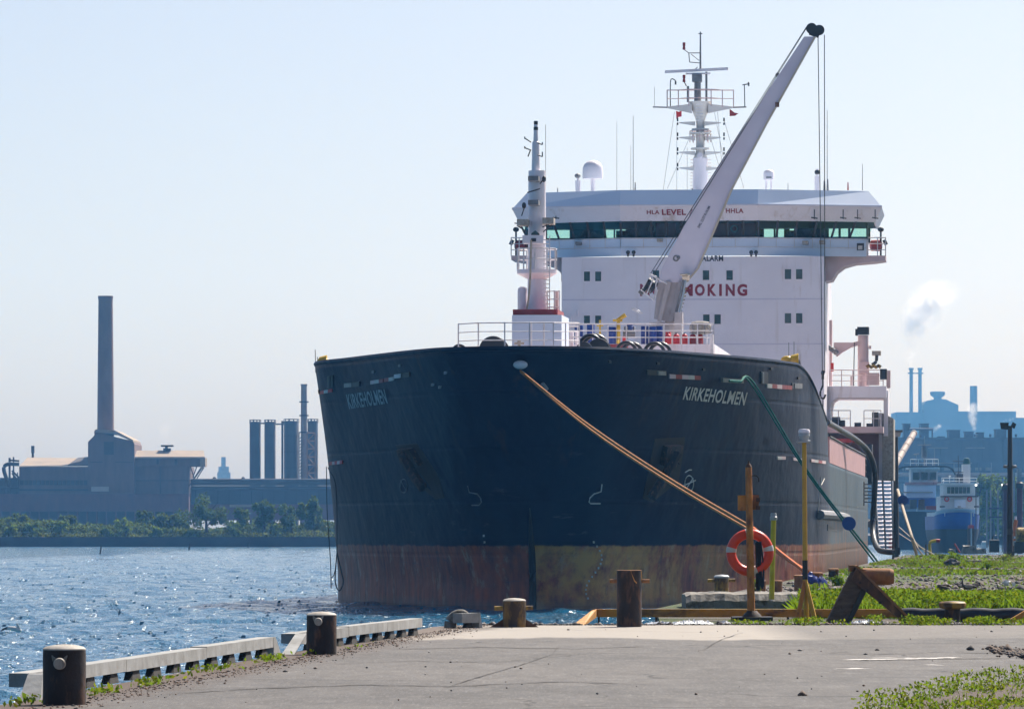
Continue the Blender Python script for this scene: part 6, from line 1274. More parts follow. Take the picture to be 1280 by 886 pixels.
# the corner verge: gravel, creeping weeds and a few taller plants
def verge():
    n = 76000; A = [(1078, 894), (1140, 879), (1200, 863), (1290, 852), (1420, 834), (1500, 1000), (1060, 1000)]
    G = [grd(x, y) for x, y in A]; poly = [(p.x, p.y) for p in G]
    X = rng.uniform(3.0, 9.5, n); Y = rng.uniform(36, 66, n)
    def inside(x, y):
        r_ = np.zeros(len(x), bool); m_ = len(poly)
        for i in range(m_):
            (x0, y0), (x1, y1) = poly[i], poly[(i+1) % m_]
            c = ((y0 > y) != (y1 > y)) & (x < (x1-x0)*(y-y0)/(y1-y0+1e-9)+x0); r_ ^= c
        return r_
    j = rng.normal(0, 0.12, n); k = inside(X+j, Y+j*3); X, Y = X[k], Y[k]
    edge = inside(X+0.05, Y+1.7); edge = ~edge                        # the green band along the rim
    # bed
    cx_, cy_ = np.mean([p[0] for p in poly]), np.mean([p[1] for p in poly]); m = MB(); ring = []
    for i in range(len(poly)):
        a, b = poly[i], poly[(i+1) % len(poly)]
        for q in range(6): f = q/6; ring.append((a[0]+(b[0]-a[0])*f+random.uniform(-.05, .05), a[1]+(b[1]-a[1])*f+random.uniform(-.2, .2), GZ+0.004))
    n_ = len(ring); inn = [(cx_+(x-cx_)*.8, cy_+(y-cy_)*.8, GZ+.05) for x, y, _ in ring]; m.loft([ring, inn]); m.add(inn, [tuple(range(n_))]); tag(m.build('verge_ground', 'verge_soil'), kind='structure')
    # leaves
    e_ = edge & (rng.random(len(X)) < .9); in_ = (~edge) & (patchy(X, Y, 1.3, 21) > .1); s = e_ | in_
    P = np.stack([X[s], Y[s], GZ+.03+rng.random(s.sum())**1.2*np.where(e_[s], .18, .08)], 1); V, Fc = leaf_quads(P, 0.036, .7)
    o = tri_object('creeping_weeds', V, Fc, ['weed_green', 'weed_yellow', 'grass_dry'], rng.choice([0, 1, 2], len(P), p=[.56, .3, .14])); o['kind'] = 'stuff'
    kk = rng.random(len(X)) < np.where(edge, .10, .035); Pb = np.stack([X[kk], Y[kk], np.full(kk.sum(), GZ+.01)], 1); V, Fc = blades(Pb, .11, np.full((len(Pb), 1), .008)); o = tri_object('verge_grass', V, Fc, ['grass_green', 'grass_dry'], (rng.random(len(Pb)) < .35).astype(int)); o['kind'] = 'stuff'
    # stones
    s = ~s & (rng.random(len(X)) < .33); Q = np.stack([X[s], Y[s], np.full(s.sum(), GZ+.03)], 1); pebbles('gravel', Q, 0.013, ('stone_brown', 'stone_pale', 'stone_dark'))
MATS_P = None
def pebbles(name, Q, size, mats=('stone_pale', 'stone_brown', 'stone_dark')):
    n = len(Q); base = np.array([(1,0,0),(0,1,0),(-1,0,0),(0,-1,0),(0,0,.75),(0,0,-.6)], float)
    s = (size*rng.lognormal(0, .5, n))[:, None, None]; V = base[None]*s*rng.uniform(.7, 1.3, (n, 6, 3))+Q[:, None]
    f = np.array([(0,1,4),(1,2,4),(2,3,4),(3,0,4),(1,0,5),(2,1,5),(3,2,5),(0,3,5)])
    Fc = (f[None]+6*np.arange(n)[:, None, None]).reshape(-1, 3); o = tri_object(name, V.reshape(-1, 3), Fc, mats, np.repeat(rng.choice(len(mats), n), 8)); o['kind'] = 'stuff'; return o
M('stone_pale', (0.34, 0.31, 0.29), None, 9, .9); M('stone_brown', (0.17, 0.125, 0.10), None, 9, .9); M('stone_dark', (0.06, 0.055, 0.055), None, 9, .9); M('verge_soil', (0.16, 0.12, 0.10), (0.09, 0.07, 0.055), 12, .95, bump=.03)
verge()
def weed_plant(x, y, hpx, n, lab, cat='plant'):
    b = grd(x, y); k = b.y/F; t = Thing('weed_plant', b, lab, 'plant', 'single weeds at the corner of the asphalt'); h = hpx*k
    m = MB(); tops = []
    for i in range(3): 
        q = b+Vector((random.uniform(-.25, .25)*h, random.uniform(-.2, .2)*h, h*random.uniform(.75, 1))); m.tube(b, q, .006, .003, 5); tops.append(q)
    t.part(m, 'stem', 'weed_green')
    for i in range(n):
        q = b.lerp(random.choice(tops), random.uniform(.3, 1)); an = random.uniform(0, 6.28); d = Vector((math.cos(an), math.sin(an), random.uniform(.1, .8))).normalized(); l = h*random.uniform(.28, .5); sd = d.cross(Vector((0, 0, 1))).normalized()*l*.26; u_ = Vector((0, 0, -l*.06))
        m = MB(); m.add([q, q+d*l*.4+sd, q+d*l, q+d*l*.4-sd, q+d*l*.5+u_], [(0, 1, 4), (1, 2, 4), (2, 3, 4), (3, 0, 4)]); t.part(m, 'leaf', 'weed_green' if i % 4 else 'weed_yellow')
for a in ((1198, 856, 16, 11, 'tall weed standing alone on the rim of the verge, left of the wide clump'), (1235, 849, 18, 13, 'wide weed clump with big leaves at the back of the verge'), (1249, 848, 16, 9, 'weed clump next to the right of the widest one on the verge'), (1127, 873, 14, 9, 'weed on the verge rim halfway between its tip and the lone tall weed'), (1102, 880, 14, 8, 'small weed at the left tip of the verge'), (1084, 886, 12, 7, 'lowest weed at the picture bottom, tip of the verge'), (1268, 846, 13, 8, 'weed clump at the right edge of the verge')): weed_plant(*a)
# crumbled kerb patch by the right edge, grit, and scattered stones
def grit():
    Q = []
    for x, y, w, d, n in ((1277, 818, 22, 1.6, 420), (1262, 816, 16, 1.2, 60)):
        p = grd(x, y); k = p.y/F; Q.append(np.stack([p.x+rng.normal(0, w*k*.6, n), p.y+rng.normal(0, d, n), np.full(n, GZ+.02)], 1))
    pebbles('rubble', np.concatenate(Q), .022, ('stone_brown', 'stone_dark', 'stone_brown'))
    n = 90; Y = 48+44*rng.random(n)**1.4; X = EX(Y)+.4+rng.random(n)*(0.1*Y-EX(Y)); pebbles('loose_stones', np.stack([X, Y, np.full(n, GZ+.008)], 1), .012)
    n = 2200; f = rng.random(n); Y = 46+46*f; X = EX(Y)+.42+np.abs(rng.normal(0, .28, n)); pebbles('edge_grit', np.stack([X, Y, np.full(n, GZ+.004)], 1), .008, ('stone_brown', 'stone_dark', 'rust_brown'))
    n = 1100; X = rng.uniform(-.6, 9.5, n); Y = 91.7+np.abs(rng.normal(0, .5, n)); Y = np.minimum(Y, np.where(X < 2.5, 91.4, 94)) ; pebbles('berth_grit', np.stack([X, Y, np.full(n, GZ+.01)], 1), .022)
    n = 5000; Y = 130+215*rng.random(n)**1.3; X = rng.uniform(-.1, 1.1, n)*.1*Y+1; k = land_ok(X, Y, .5); pebbles('yard_stones', np.stack([X, Y, np.full(n, GZ-.01)], 1)[k], .05)
grit()
# bushes on the berth ground
def bush(x, y, wpx, hpx, n, leaf, lab, mat2=None, name='bush'):
    b = grd(x, y); k = b.y/F; t = Thing(name, b, lab, 'bush'); m = MB()
    for i in range(5): m.tube(b-Vector((0, 0, .05)), b+Vector((random.uniform(-.35, .35)*wpx*k, random.uniform(-.3, .3)*wpx*k, hpx*k*.8)), .02, .006, 5)
    t.part(m, 'stem', 'bark')
    c = np.array([[rng.normal(0, .26), rng.normal(0, .22), rng.uniform(.2, .8)] for _ in range(9)]); w = rng.integers(0, 9, n); P = c[w]+rng.normal(0, .13, (n, 3))
    P = np.array(b)[None]+P*np.array([wpx*k, wpx*k, hpx*k])[None]; P[:, 2] = np.maximum(P[:, 2], b.z)
    V, Fc = leaf_quads(P, leaf); tri_object('crown', V, Fc, ['weed_green', mat2 or 'leaf_dark'], (rng.random(n) < .4).astype(int), t.o, b)
bush(1192, 703, 22, 15, 260, .13, 'leafy green bush in the middle of the gravel yard', 'grass_green'); bush(1234, 714, 12, 12, 130, .1, 'upright small green bush at the edge of the gravel yard', 'grass_green'); bush(1175, 701, 14, 10, 120, .12, 'low green bush left of the leafy one', 'grass_dry'); bush(1258, 701, 26, 8, 170, .13, 'low bush below the floodlight post', 'grass_dry'); bush(1141, 707, 26, 9, 150, .12, 'dry scrubby bush by the rope anchoring', 'grass_dry'); bush(1046, 731, 18, 13, 200, .09, 'green weed clump beside the dark stub bollard', 'grass_green'); bush(948, 739, 15, 15, 170, .07, 'yellowish weed clump behind the life-ring post', 'weed_yellow')
b = grd(1189, 708); k = b.y/F; m = MB(); m.ball(b+Vector((0, 0, .15)), 9*k, 9, 6, (1.1, .8, .6)); [m.v.__setitem__(j, (v[0]+random.uniform(-.07, .07), v[1], v[2]+random.uniform(-.05, .05))) for j, v in enumerate(m.v)]; solo(m, 'rubbish_heap', 'dark_grey', 'dark lump of rubbish in front of the leafy green bush', 'rubbish')
b = grd(1217, 703); k = b.y/F; m = MB(); m.hexa([b+Vector((x*k, y, z*k)) for z in (-1, 3) for x, y in ((-9, -.3), (9, -.3), (8, .5), (-8, .5))]); solo(m, 'slab_piece', 'cap_pale', 'pale flat slab lying in the grass right of the leafy bush', 'slab')

# ================================================================== FAR SHORE, LEFT
def tree(px, pyb, pyt, wpx, Y, n, leaf, mats, lab, name='tree', zb=1.9, cat='tree', group=None):
    b = at(px, pyb, Y); b.z = zb; k = Y/F; h = (at(px, pyt, Y).z-zb); w = wpx*k
    t = Thing(name, b, lab, cat, group); m = MB(); m.tube(b-Vector((0, 0, .4)), b+Vector((0, 0, h*.55)), .05*h, .02*h, 7)
    for i in range(5):
        a = i*1.3+random.random(); m.tube(b+Vector((0, 0, h*(.25+.06*i))), b+Vector((math.cos(a)*w*.3, math.sin(a)*w*.3, h*(.5+.08*i))), .018*h, .006*h, 5)
    t.part(m, 'trunk', 'bark')
    K = 14; c = np.stack([rng.normal(0, .24, K), rng.normal(0, .24, K), rng.uniform(.25, .86, K)], 1); r_ = rng.uniform(.1, .2, K)
    wi = rng.integers(0, K, n); d = rng.normal(size=(n, 3)); d /= np.linalg.norm(d, axis=1)[:, None]; P = c[wi]+d*(r_[wi]*rng.random(n)**.4)[:, None]
    P = np.array(b)[None]+P*np.array([w, w, h])[None]; V, Fc = leaf_quads(P, leaf*1.0); tri_object('crown', V, Fc, mats, (rng.random(n) < .35).astype(int), t.o, b)
for i, (x, yb, yt, w, mt, lab) in enumerate((
    (258, 664, 618, 58, 0, 'largest dark tree on the far shore, in front of the long low works'), (330, 662, 624, 34, 0, 'dark tree right of the largest one on the far shore'), (364, 662, 625, 34, 0, 'dark tree nearest the ship, second from it'),
    (391, 662, 622, 26, 0, 'dark tree on the far shore touching the ship side'), (300, 664, 632, 26, 0, 'low dark tree between the two bigger dark trees'), (205, 666, 640, 36, 2, 'olive tree left of the largest dark tree'), (85, 668, 644, 24, 2, 'olive tree left of the brightest bush pair'), (20, 668, 640, 34, 2, 'olive tree at the far left end of the shore'), (225, 668, 648, 22, 2, 'small olive tree under the largest dark tree'), (180, 668, 636, 22, 2, 'olive tree below the conveyor gallery'))):
    tree(x, yb, yt, w, 1046+i*1.5, 2600, .5, [['leaf_dark', 'leaf_olive'], ['leaf_fresh', 'leaf_olive'], ['leaf_olive', 'leaf_dark']][mt], lab, 'tree', 1.9, 'tree', 'trees along the far shore')
for i, (x, yt, w, lab) in enumerate(((40, 652, 22, 'fresh green bush at the left, first of the bright bushes on the far shore'), (76, 650, 22, 'fresh green bush, second bright one on the far shore'), (157, 647, 28, 'tallest fresh green bush, below the brown tower'), (193, 658, 18, 'low fresh green bush right of the tallest bright one'), (132, 659, 14, 'little fresh green bush left of the tallest bright one'), (292, 650, 20, 'fresh green bush right of the largest dark tree'), (347, 655, 16, 'fresh green bush below the dark trees near the ship'), (240, 664, 20, 'flat fresh green bush at the water wall'), (12, 655, 18, 'fresh green bush cut by the left edge'))):
    tree(x, 670, yt, w, 1042, 1300, .42, ['leaf_fresh', 'leaf_olive'], lab, 'bush', 1.9, 'bush', 'bright bushes along the far shore')
def far_scrub(name, x0, x1, Y0, Y1, n, h, leaf, mats, zb=1.9, bump=.05):
    X = rng.uniform(x0, x1, n); Y = rng.uniform(Y0, Y1, n); top = h*(.6+.4*np.clip(patchy(X, Y, bump, 4), -1, 1)); P = np.stack([X, Y, zb+rng.random(n)**.8*top], 1); V, Fc = leaf_quads(P, leaf)
    o = tri_object(name, V, Fc, mats, (rng.random(n) < .4).astype(int)); o['kind'] = 'stuff'
far_scrub('shrubbery', -150, -30, 1049, 1062, 30000, 4.2, .6, ['leaf_olive', 'leaf_dark'], 1.8); far_scrub('bank_weeds', -200, 20, 1040.6, 1044, 14000, 1.6, .4, ['leaf_olive', 'grass_dry'], 1.8)
m = MB(); m.bb((-330, 1038.6, -2), (60, 1039.9, 1.75)); solo(m, 'shore_wall', 'dark_far', 'long dark sheet-pile wall along the far water line', 'wall')
for x, yt, lean, lab in ((125, 682.5, 1.5, 'leaning timber pile in the water, leftmost of three'), (236.5, 679.5, 0, 'timber pile in the water, middle of three'), (310.5, 677.5, 0, 'timber pile in the water nearest the ship')):
    yb = {125: 692, 236.5: 687, 310.5: 684.5}[x]; Y = H*F/(yb-HY); m = MB(); m.tube(at(x-lean*.4, yb+6, Y), at(x+lean, yt, Y), 1.3*Y/F, .8*Y/F, 8); solo(m, 'timber_pile', 'wood_dark', lab, 'pile', 'timber piles in the water')
YL = 1500.0; LS = YL/1075.0
def fb(m, x0, y0, x1, y1, Y0=YL, d=25): return m.bb(at(x0, y1, Y0), (at(x1, y0, Y0)[0], Y0+d, at(x1, y0, Y0)[2]))
ML = lambda y: max(y, 0)
t = Thing('smokestack', at(132, 540, YL+12), 'tall tapering brick smokestack rising above the brown mill', 'smokestack')
m = MB(); c = at(132, 662, YL+12); kk = (YL+12)/F; z_ = lambda y, Y: at(0, y, Y).z
m.lathe([(10.8*kk, z_(600, YL+12)), (10.2*kk, z_(500, YL+12)), (9.0*kk, z_(372, YL+12))], (c.x, c.y, 0), 20); t.part(m, 'shaft', 'brick_far', True)
m = MB(); m.lathe([(9.5*kk, z_(374, YL+12)), (9.5*kk, z_(370, YL+12)), (7*kk, z_(370, YL+12))], (c.x, c.y, 0), 20); t.part(m, 'rim', 'brick_far', True)
t = Thing('mill_tower', at(139, 670, YL), 'tall brown furnace tower with a sloped roof at the foot of the smokestack', 'building')
m = MB(); m.prism([at(x, y, YL-2) for x, y in ((110, 672), (110, 552), (118, 544), (118, 540), (166, 551), (168, 555), (168, 672))], (0, 30, 0)); t.part(m, 'wall', 'cladding_brown')
m = MB(); m.prism([at(x, y, YL-3) for x, y in ((117, 541), (119, 536.5), (143, 537.5), (166, 549.5), (166.5, 552), (142, 541.5), (120, 540.5))], (0, 32, 0)); t.part(m, 'roof', 'roof_tan')
m = MB(); fb(m, 130, 552, 142, 568, YL-2.3, .5); t.part(m, 'window_bay', 'dark_far'); m = MB(); fb(m, 114, 608, 136, 614, YL-2.3, .5); t.part(m, 'light_panel', 'pale_far')
for x0, x1 in ((112, 128), (144, 166)):
    m = MB(); fb(m, x0, 577, x1, 577.7, YL-2.2, .4); t.part(m, 'cladding_joint', 'dark_far')
t = Thing('mill_hall', at(66, 670, YL), 'long brown mill hall with a sunlit tan roof left of the tower', 'building')
m = MB(); fb(m, 24, 583, 110, 640, YL, 30); t.part(m, 'wall', 'cladding_brown')
m = MB(); m.prism([at(24, 583.5, YL-.5), at(84, 582.5, YL-.5), at(84, 582.5, YL-.5)+Vector((1.4, 12, 1.6))*LS, at(24, 583.5, YL-.5)+Vector((.6, 12, 1.9))*LS], (0, .3, .3)); t.part(m, 'roof', 'roof_tan')
m = MB(); m.prism([at(84, 582.5, YL), at(110, 582.5, YL), at(110, 582.5, YL)+Vector((0, 10, 1.9))*LS, at(84, 582.5, YL)+Vector((1.4, 10, 1.7))*LS], (0, .3, .3)); t.part(m, 'roof', 'dark_far')
for i in range(16): m = MB(); fb(m, 25+i*5.3, 600, 29.4+i*5.3, 606, YL-.25, .4); t.part(m, 'window', 'dark_far')
m = MB(); fb(m, 24, 611, 110, 613, YL-.3, .4); t.part(m, 'ledge', 'dark_far')
t = Thing('maroon_annex', at(118, 672, YL), 'low maroon base building running below the mill hall and the tower', 'building')
m = MB(); fb(m, -14, 617, 236, 639, YL-5, 4.6); t.part(m, 'wall', 'cladding_maroon'); m = MB(); fb(m, -14, 639.2, 236, 668, YL-3, 2.6); t.part(m, 'undercroft', 'dark_far')
for x in range(0, 236, 12): m = MB(); fb(m, x, 639.2, x+1.6, 668, YL-4.8, 1); t.part(m, 'column', 'cladding_maroon')
t = Thing('conveyor_hall', at(205, 670, YL), 'brown conveyor hall with an overhanging tan-roofed gallery right of the tower', 'building')
m = MB(); fb(m, 160, 583, 236, 640, YL+1, 26); t.part(m, 'wall', 'cladding_brown'); m = MB(); fb(m, 168, 572, 255, 583, YL, 10); t.part(m, 'gallery', 'cladding_brown')
m = MB(); m.prism([at(160, 573, YL-.8), at(256, 573, YL-.8), at(254.5, 565, YL+7), at(162, 565, YL+7)], (0, .2, .5)); t.part(m, 'roof', 'roof_tan')
m = MB(); fb(m, 250, 572, 256.5, 583, YL-1, 9); t.part(m, 'gallery_end', 'roof_tan')
m = MB()
for a_, b_ in (((238, 583), (243, 598)), ((254, 583), (243, 598)), ((246, 583), (241, 597)), ((252, 583), (236, 608)), ((255, 584), (246, 598))): m.tube(at(*a_, YL+2), at(*b_, YL+2), .16, None, 5)
t.part(m, 'strut', 'dark_far')
for x in (197, 220): m = MB(); fb(m, x-1.5, 574, x+1.5, 580, YL-.5, .4); t.part(m, 'window', 'dark_far')
m = MB(); fb(m, 160, 600, 236, 600.8, YL+.7, .4); fb(m, 200, 583, 200.7, 617, YL+.6, .5); t.part(m, 'cladding_joint', 'dark_far')
b = at(208, 565, YL+8); t = Thing('roof_vent', b, 'dark roof vent with a flat cap on the conveyor hall', 'vent'); m = MB(); fb(m, 204, 560, 213, 565.5, YL+6, 3); t.part(m, 'housing', 'dark_far'); m = MB(); fb(m, 201, 556, 216, 558, YL+5, 5); m.tube(at(208, 561, YL+7), at(208, 556, YL+7), .4); t.part(m, 'cap', 'dark_far')
t = Thing('flare_stack', at(41, 575, YL+20), 'thin dark flare stack behind the mill hall', 'chimney'); m = MB(); m.tube(at(41, 580, YL+20), at(41, 557, YL+20), .38, .3, 8); m.tube(at(41, 566, YL+20), at(41, 557, YL+20), .5, .5, 8); t.part(m, 'shaft', 'dark_far')
b = at(12, 640, YL); t = Thing('gas_pipework', b, 'dark tangle of looping gas pipes at the left end of the mill', 'pipework')
m = MB(); m.path(bez([at(12, 608, YL-2), at(6, 592, YL-2), at(5, 584, YL-2), at(10, 580, YL-2), at(24, 580, YL-2)], 6), .55, 8); t.part(m, 'gas_main', 'dark_far', True)
for x, y0, y1, w in ((12, 572, 625, 1.4), (17, 571, 600, 1.0), (22, 590, 625, .7), (7, 600, 630, .8)): m = MB(); m.tube(at(x, y1, YL-1), at(x, y0, YL-1), w*YL/F); t.part(m, 'riser', 'dark_far')
m = MB()
for a_, b_ in (((0, 598), (24, 598)), ((0, 610), (24, 609)), ((15, 588), (24, 597)), ((15, 591), (22, 600)), ((12, 575), (24, 576)), ((10, 612), (20, 622))): m.tube(at(*a_, YL-1), at(*b_, YL-1), .3, None, 6)
t.part(m, 'pipe', 'dark_far'); m = MB(); fb(m, -14, 599, 24, 640, YL+3, 10); t.part(m, 'shed', 'dark_far')
# silos, the grey chimney and the long low works
for x0, x1, yt, lab in ((312, 326, 527, 'dark tall silo, leftmost of the battery by the ship'), (330.5, 344.5, 527, 'dark tall silo, second from the left of the battery'), (355, 373.5, 526, 'widest dark silo, with a thin riser pipe at its left'), (384.5, 397.5, 526, 'dark silo behind the grey chimney, nearest the ship')):
    Yb = YL+40; k = Yb/F; c = at((x0+x1)/2, 662, Yb); r = (x1-x0)/2*k; t = Thing('silo', (c.x, Yb, 2), lab, 'silo', 'dark silos on the far shore')
    m = MB(); m.lathe([(r, 2), (r, z_(yt+2, Yb)), (r*.85, z_(yt, Yb))], (c.x, Yb, 0), 18); t.part(m, 'shell', 'silo_far', True)
    m = MB(); rp = [Vector((c.x+r*math.cos(a), Yb+r*math.sin(a), z_(yt+2, Yb))) for a in [i*math.pi/5 for i in range(11)]]; m.rail(rp, (0, 0, 1.0), .1, 1); m.tube((c.x-r*.3, Yb, z_(yt, Yb)), (c.x-r*.3, Yb, z_(yt-3, Yb)), .25); t.part(m, 'top_railing', 'silo_far')
    for y in (545, 565, 585): m = MB(); m.lathe([(r*1.02, z_(y, Yb)), (r*1.02, z_(y-.7, Yb))], (c.x, Yb, 0), 18); t.part(m, 'hoop', 'dark_far')
    if x0 == 355: m = MB(); m.tube(at(353, 600, Yb), at(353, 526, Yb), .32); m.tube(at(353, 528, Yb), at(357, 527, Yb), .25); t.part(m, 'riser', 'silo_far')
m = MB(); m.tube(at(344, 530, YL+40), at(355, 530, YL+40), .22); m.tube(at(326, 529, YL+40), at(331, 529, YL+40), .22); m.build('link_pipe', 'silo_far'); o = col.objects['link_pipe']; tag(o, 'thin pipes joining the tops of the dark silos', 'pipe')
Yb = YL+36; k = Yb/F; c = at(380, 662, Yb); t = Thing('chimney', (c.x, Yb, 2), 'slender grey chimney with platforms among the dark silos', 'chimney')
m = MB(); m.lathe([(5.2*k, 2), (4.2*k, z_(560, Yb)), (3.7*k, z_(482, Yb)), (4.3*k, z_(482, Yb)), (4.3*k, z_(480, Yb))], (c.x, Yb, 0), 16); t.part(m, 'shaft', 'stack_grey', True)
for y in (503, 520, 541): m = MB(); m.lathe([(6*k, z_(y, Yb)), (6*k, z_(y-1.5, Yb))], (c.x, Yb, 0), 14); t.part(m, 'platform', 'silo_far')
t = Thing('scaffold_tower', at(389, 598, YL+33), 'orange scaffold tower beside the grey chimney', 'scaffold'); m = MB(); Yb = YL+33
for x in (384, 394): m.tube(at(x, 600, Yb), at(x, 541, Yb), .2, None, 5)
for i in range(6): y = 541+i*10; m.tube(at(384, y, Yb), at(394, y, Yb), .16, None, 5); m.tube(at(384 if i % 2 else 394, y, Yb), at(394 if i % 2 else 384, y+10, Yb), .14, None, 5)
t.part(m, 'frame', 'scaffold_orange'); m = MB()
for i in range(14): m.tube(at(374, 600-i*4, YL+34), at(377, 598-i*4, YL+34), .12, None, 4)
m.tube(at(374, 600, YL+34), at(374, 540, YL+34), .15, None, 5); t.part(m, 'stair', 'silo_far')
t = Thing('low_works', at(330, 650, YL), 'long low blue-grey works with a pipe bridge along its top, right of the mill', 'building')
m = MB(); fb(m, 236, 607, 425, 630, YL+12, 20); t.part(m, 'wall', 'mill_blue'); m = MB(); fb(m, 236, 602, 425, 606.5, YL+10, 6); t.part(m, 'roof', 'dark_far'); m = MB(); m.tube(at(236, 600, YL+9), at(425, 600, YL+9), .45, None, 8); m.tube(at(236, 611, YL+9), at(425, 611, YL+9), .3, None, 8); t.part(m, 'pipe_bridge', 'silo_far')
m = MB(); fb(m, 236, 630.2, 425, 650, YL+8, 10); t.part(m, 'lower_wall', 'cladding_maroon')
for x in range(244, 420, 14): m = MB(); fb(m, x, 613, x+.9, 630, YL+11.5, .4); t.part(m, 'column', 'dark_far')
for x in (268, 304): m = MB(); m.ball(at(x, 598, YL+12), .55, 8, 6); m.bb(at(x-2, 602, YL+11.5), at(x+2, 599, YL+13)); t.part(m, 'roof_vent', 'dark_far')
m = MB(); fb(m, 287, 630.5, 318, 633.5, YL+5, 2); t.part(m, 'lit_roof', 'roof_tan')
Yb = 4000; t = Thing('ghost_tower', at(279, 600, Yb), 'very faint stepped tower far beyond the silos', 'tower')
for x0, y0, x1, y1 in ((276.5, 571, 282, 600), (273, 583, 286, 600), (271.5, 590, 288, 600)): m = MB(); fb(m, x0, y0, x1, y1, Yb+x0*.1, 8); t.part(m, 'stage', 'stack_grey')

# ================================================================== FAR SIDE, RIGHT: tugs, works and the steel mill
def boxp(t, name, mat, x0, y0, x1, y1, Y, d): m = MB(); fb(m, x0, y0, x1, y1, Y, d); return t.part(m, name, mat)
Y = 760.0; k = Y/F
t = Thing('tugboat', at(1199, 690, Y), 'white wheelhouse tugboat with a rounded blue bow, moored bow-on', 'boat')
def boat_hull(cx_, hw, yt, yb, Y, flare, L, bowrise):
    m = MB(); rings = []
    for j, f in enumerate(np.linspace(0, 1, 7)):
        y = yt+(yb-yt)*f; w = hw*(1-flare*f**1.5); ring_ = []
        for i in range(21):
            a = -math.pi/2+math.pi*i/20; u_ = math.sin(a); dy = (1-math.cos(a)**.8)*5.5
            p = at(cx_+w*u_, y-(bowrise*math.cos(a)*(1-f)), Y); ring_.append(Vector((p.x, Y+dy+f*1.2, p.z)))
        ring_ = [Vector((ring_[0].x, Y+L, ring_[0].z))]+ring_+[Vector((ring_[-1].x, Y+L, ring_[-1].z))]; rings.append(ring_)
    m.loft(rings, closed=False); n_ = 23; m.f.append(tuple(range(n_))); return m
t.part(boat_hull(1199.5, 28.5, 645, 662, Y, .02, 22, 5), 'hull', 'tug_blue', True)
t.part(boat_hull(1199.5, 28.0, 661, 694, Y+.3, .30, 22, 0), 'lower_hull', 'tug_dark', True)
t.part(boat_hull(1199.5, 27.5, 640, 645.5, Y+.2, .0, 20, 4.5), 'bulwark', 'tug_white', True)
boxp(t, 'deckhouse', 'tug_white', 1176, 620, 1224, 642, Y+7, 8); boxp(t, 'wheelhouse', 'tug_white', 1179, 605, 1219, 620, Y+6, 6)
for i in range(6): boxp(t, 'window', 'glass_teal', 1184+i*4.9, 608.5, 1188+i*4.9, 616.5, Y+5.7, .3)
boxp(t, 'roof', 'tug_white', 1177, 603.5, 1221, 605.2, Y+5, 8); boxp(t, 'front_panel', 'visor_paint', 1193, 624, 1207, 634, Y+6.6, .3); boxp(t, 'visor', 'tug_dark', 1176, 619.6, 1223, 621, Y+5.8, 1)
for x in (1183.5, 1212): m = MB(); m.torus(at(x, 623.5, Y+6.7), 2.6*k, .9*k, 16, 6); t.part(m, 'life_ring', 'red_bright', True)
boxp(t, 'funnel', 'tug_white', 1204, 580, 1213, 604, Y+12, 3); m = MB(); m.lathe([(4.6*k, 0), (4.6*k, 5*k), (3.4*k, 8*k), (2*k, 8.5*k)], at(1208, 580.5, Y+13.5), 14); t.part(m, 'funnel_top', 'green_roof', True)
boxp(t, 'mast_house', 'tug_dark', 1196, 592, 1204, 604, Y+9, 2); m = MB(); m.tube(at(1198, 604, Y+9), at(1198, 569, Y+9), .7*k, .4*k); m.tube(at(1191, 576, Y+9), at(1205, 576, Y+9), .5*k); m.tube(at(1193, 590, Y+9), at(1204, 590, Y+9), .5*k); t.part(m, 'mast', 'tug_dark')
for x, y in ((1179, 600), (1187, 595), (1222, 604)): m = MB(); m.tube(at(x, y+4, Y+7), at(x, y, Y+7), .4*k); m.ball(at(x, y, Y+7), 1.3*k, 8, 6); t.part(m, 'deck_lamp', 'tug_white')
for x in (1178, 1221): m = MB(); m.torus(at(x, 633, Y+5), 2.6*k, 1.1*k, 14, 6, 'Z'); t.part(m, 'fender', 'tug_dark')
m = MB(); m.tube(at(1199, 640, Y+3), at(1199, 632, Y+3), 2*k); m.tube(at(1194, 636, Y+3), at(1204, 636, Y+3), 1.4*k); t.part(m, 'tow_bitt', 'mid_grey')
for i, x in enumerate((1181, 1190, 1208, 1217)): m = MB(); m.tube(at(x, 645, Y+.9), at(x, 640, Y+.9), .5*k); t.part(m, 'rail_post', 'tug_white')
m = MB(); [m.rail([at(x, 605, Y+5.3) for x in (1177, 1187, 1199, 1211, 1221)], (0, 0, .9), .05, 2)]; t.part(m, 'railing', 'tug_white')
Y = 880.0; k = Y/F
t = Thing('workboat', at(1150, 690, Y), 'bigger blue workboat with a white wheelhouse, left of and behind the tug', 'boat')
t.part(boat_hull(1146, 31, 640, 690, Y, .08, 34, 1), 'hull', 'tug_dark', True); boxp(t, 'blue_house', 'tug_blue', 1127, 622, 1169, 634, Y+12, 6); boxp(t, 'upper_house', 'visor_paint', 1133, 604, 1170, 622, Y+13, 6); boxp(t, 'wheelhouse', 'tug_white', 1139, 586, 1172, 604, Y+14, 5)
boxp(t, 'roof', 'tug_white', 1136, 583.5, 1174.5, 586, Y+13, 7); boxp(t, 'red_band', 'pink_primer', 1131, 602.5, 1176, 606, Y+12.6, .5); boxp(t, 'cream_band', 'cap_pale', 1127, 614.4, 1166, 615.8, Y+12.5, .5)
for i in range(3): boxp(t, 'window', 'glass_teal', 1141+i*10.6, 590, 1149+i*10.6, 599.5, Y+13.6, .4)
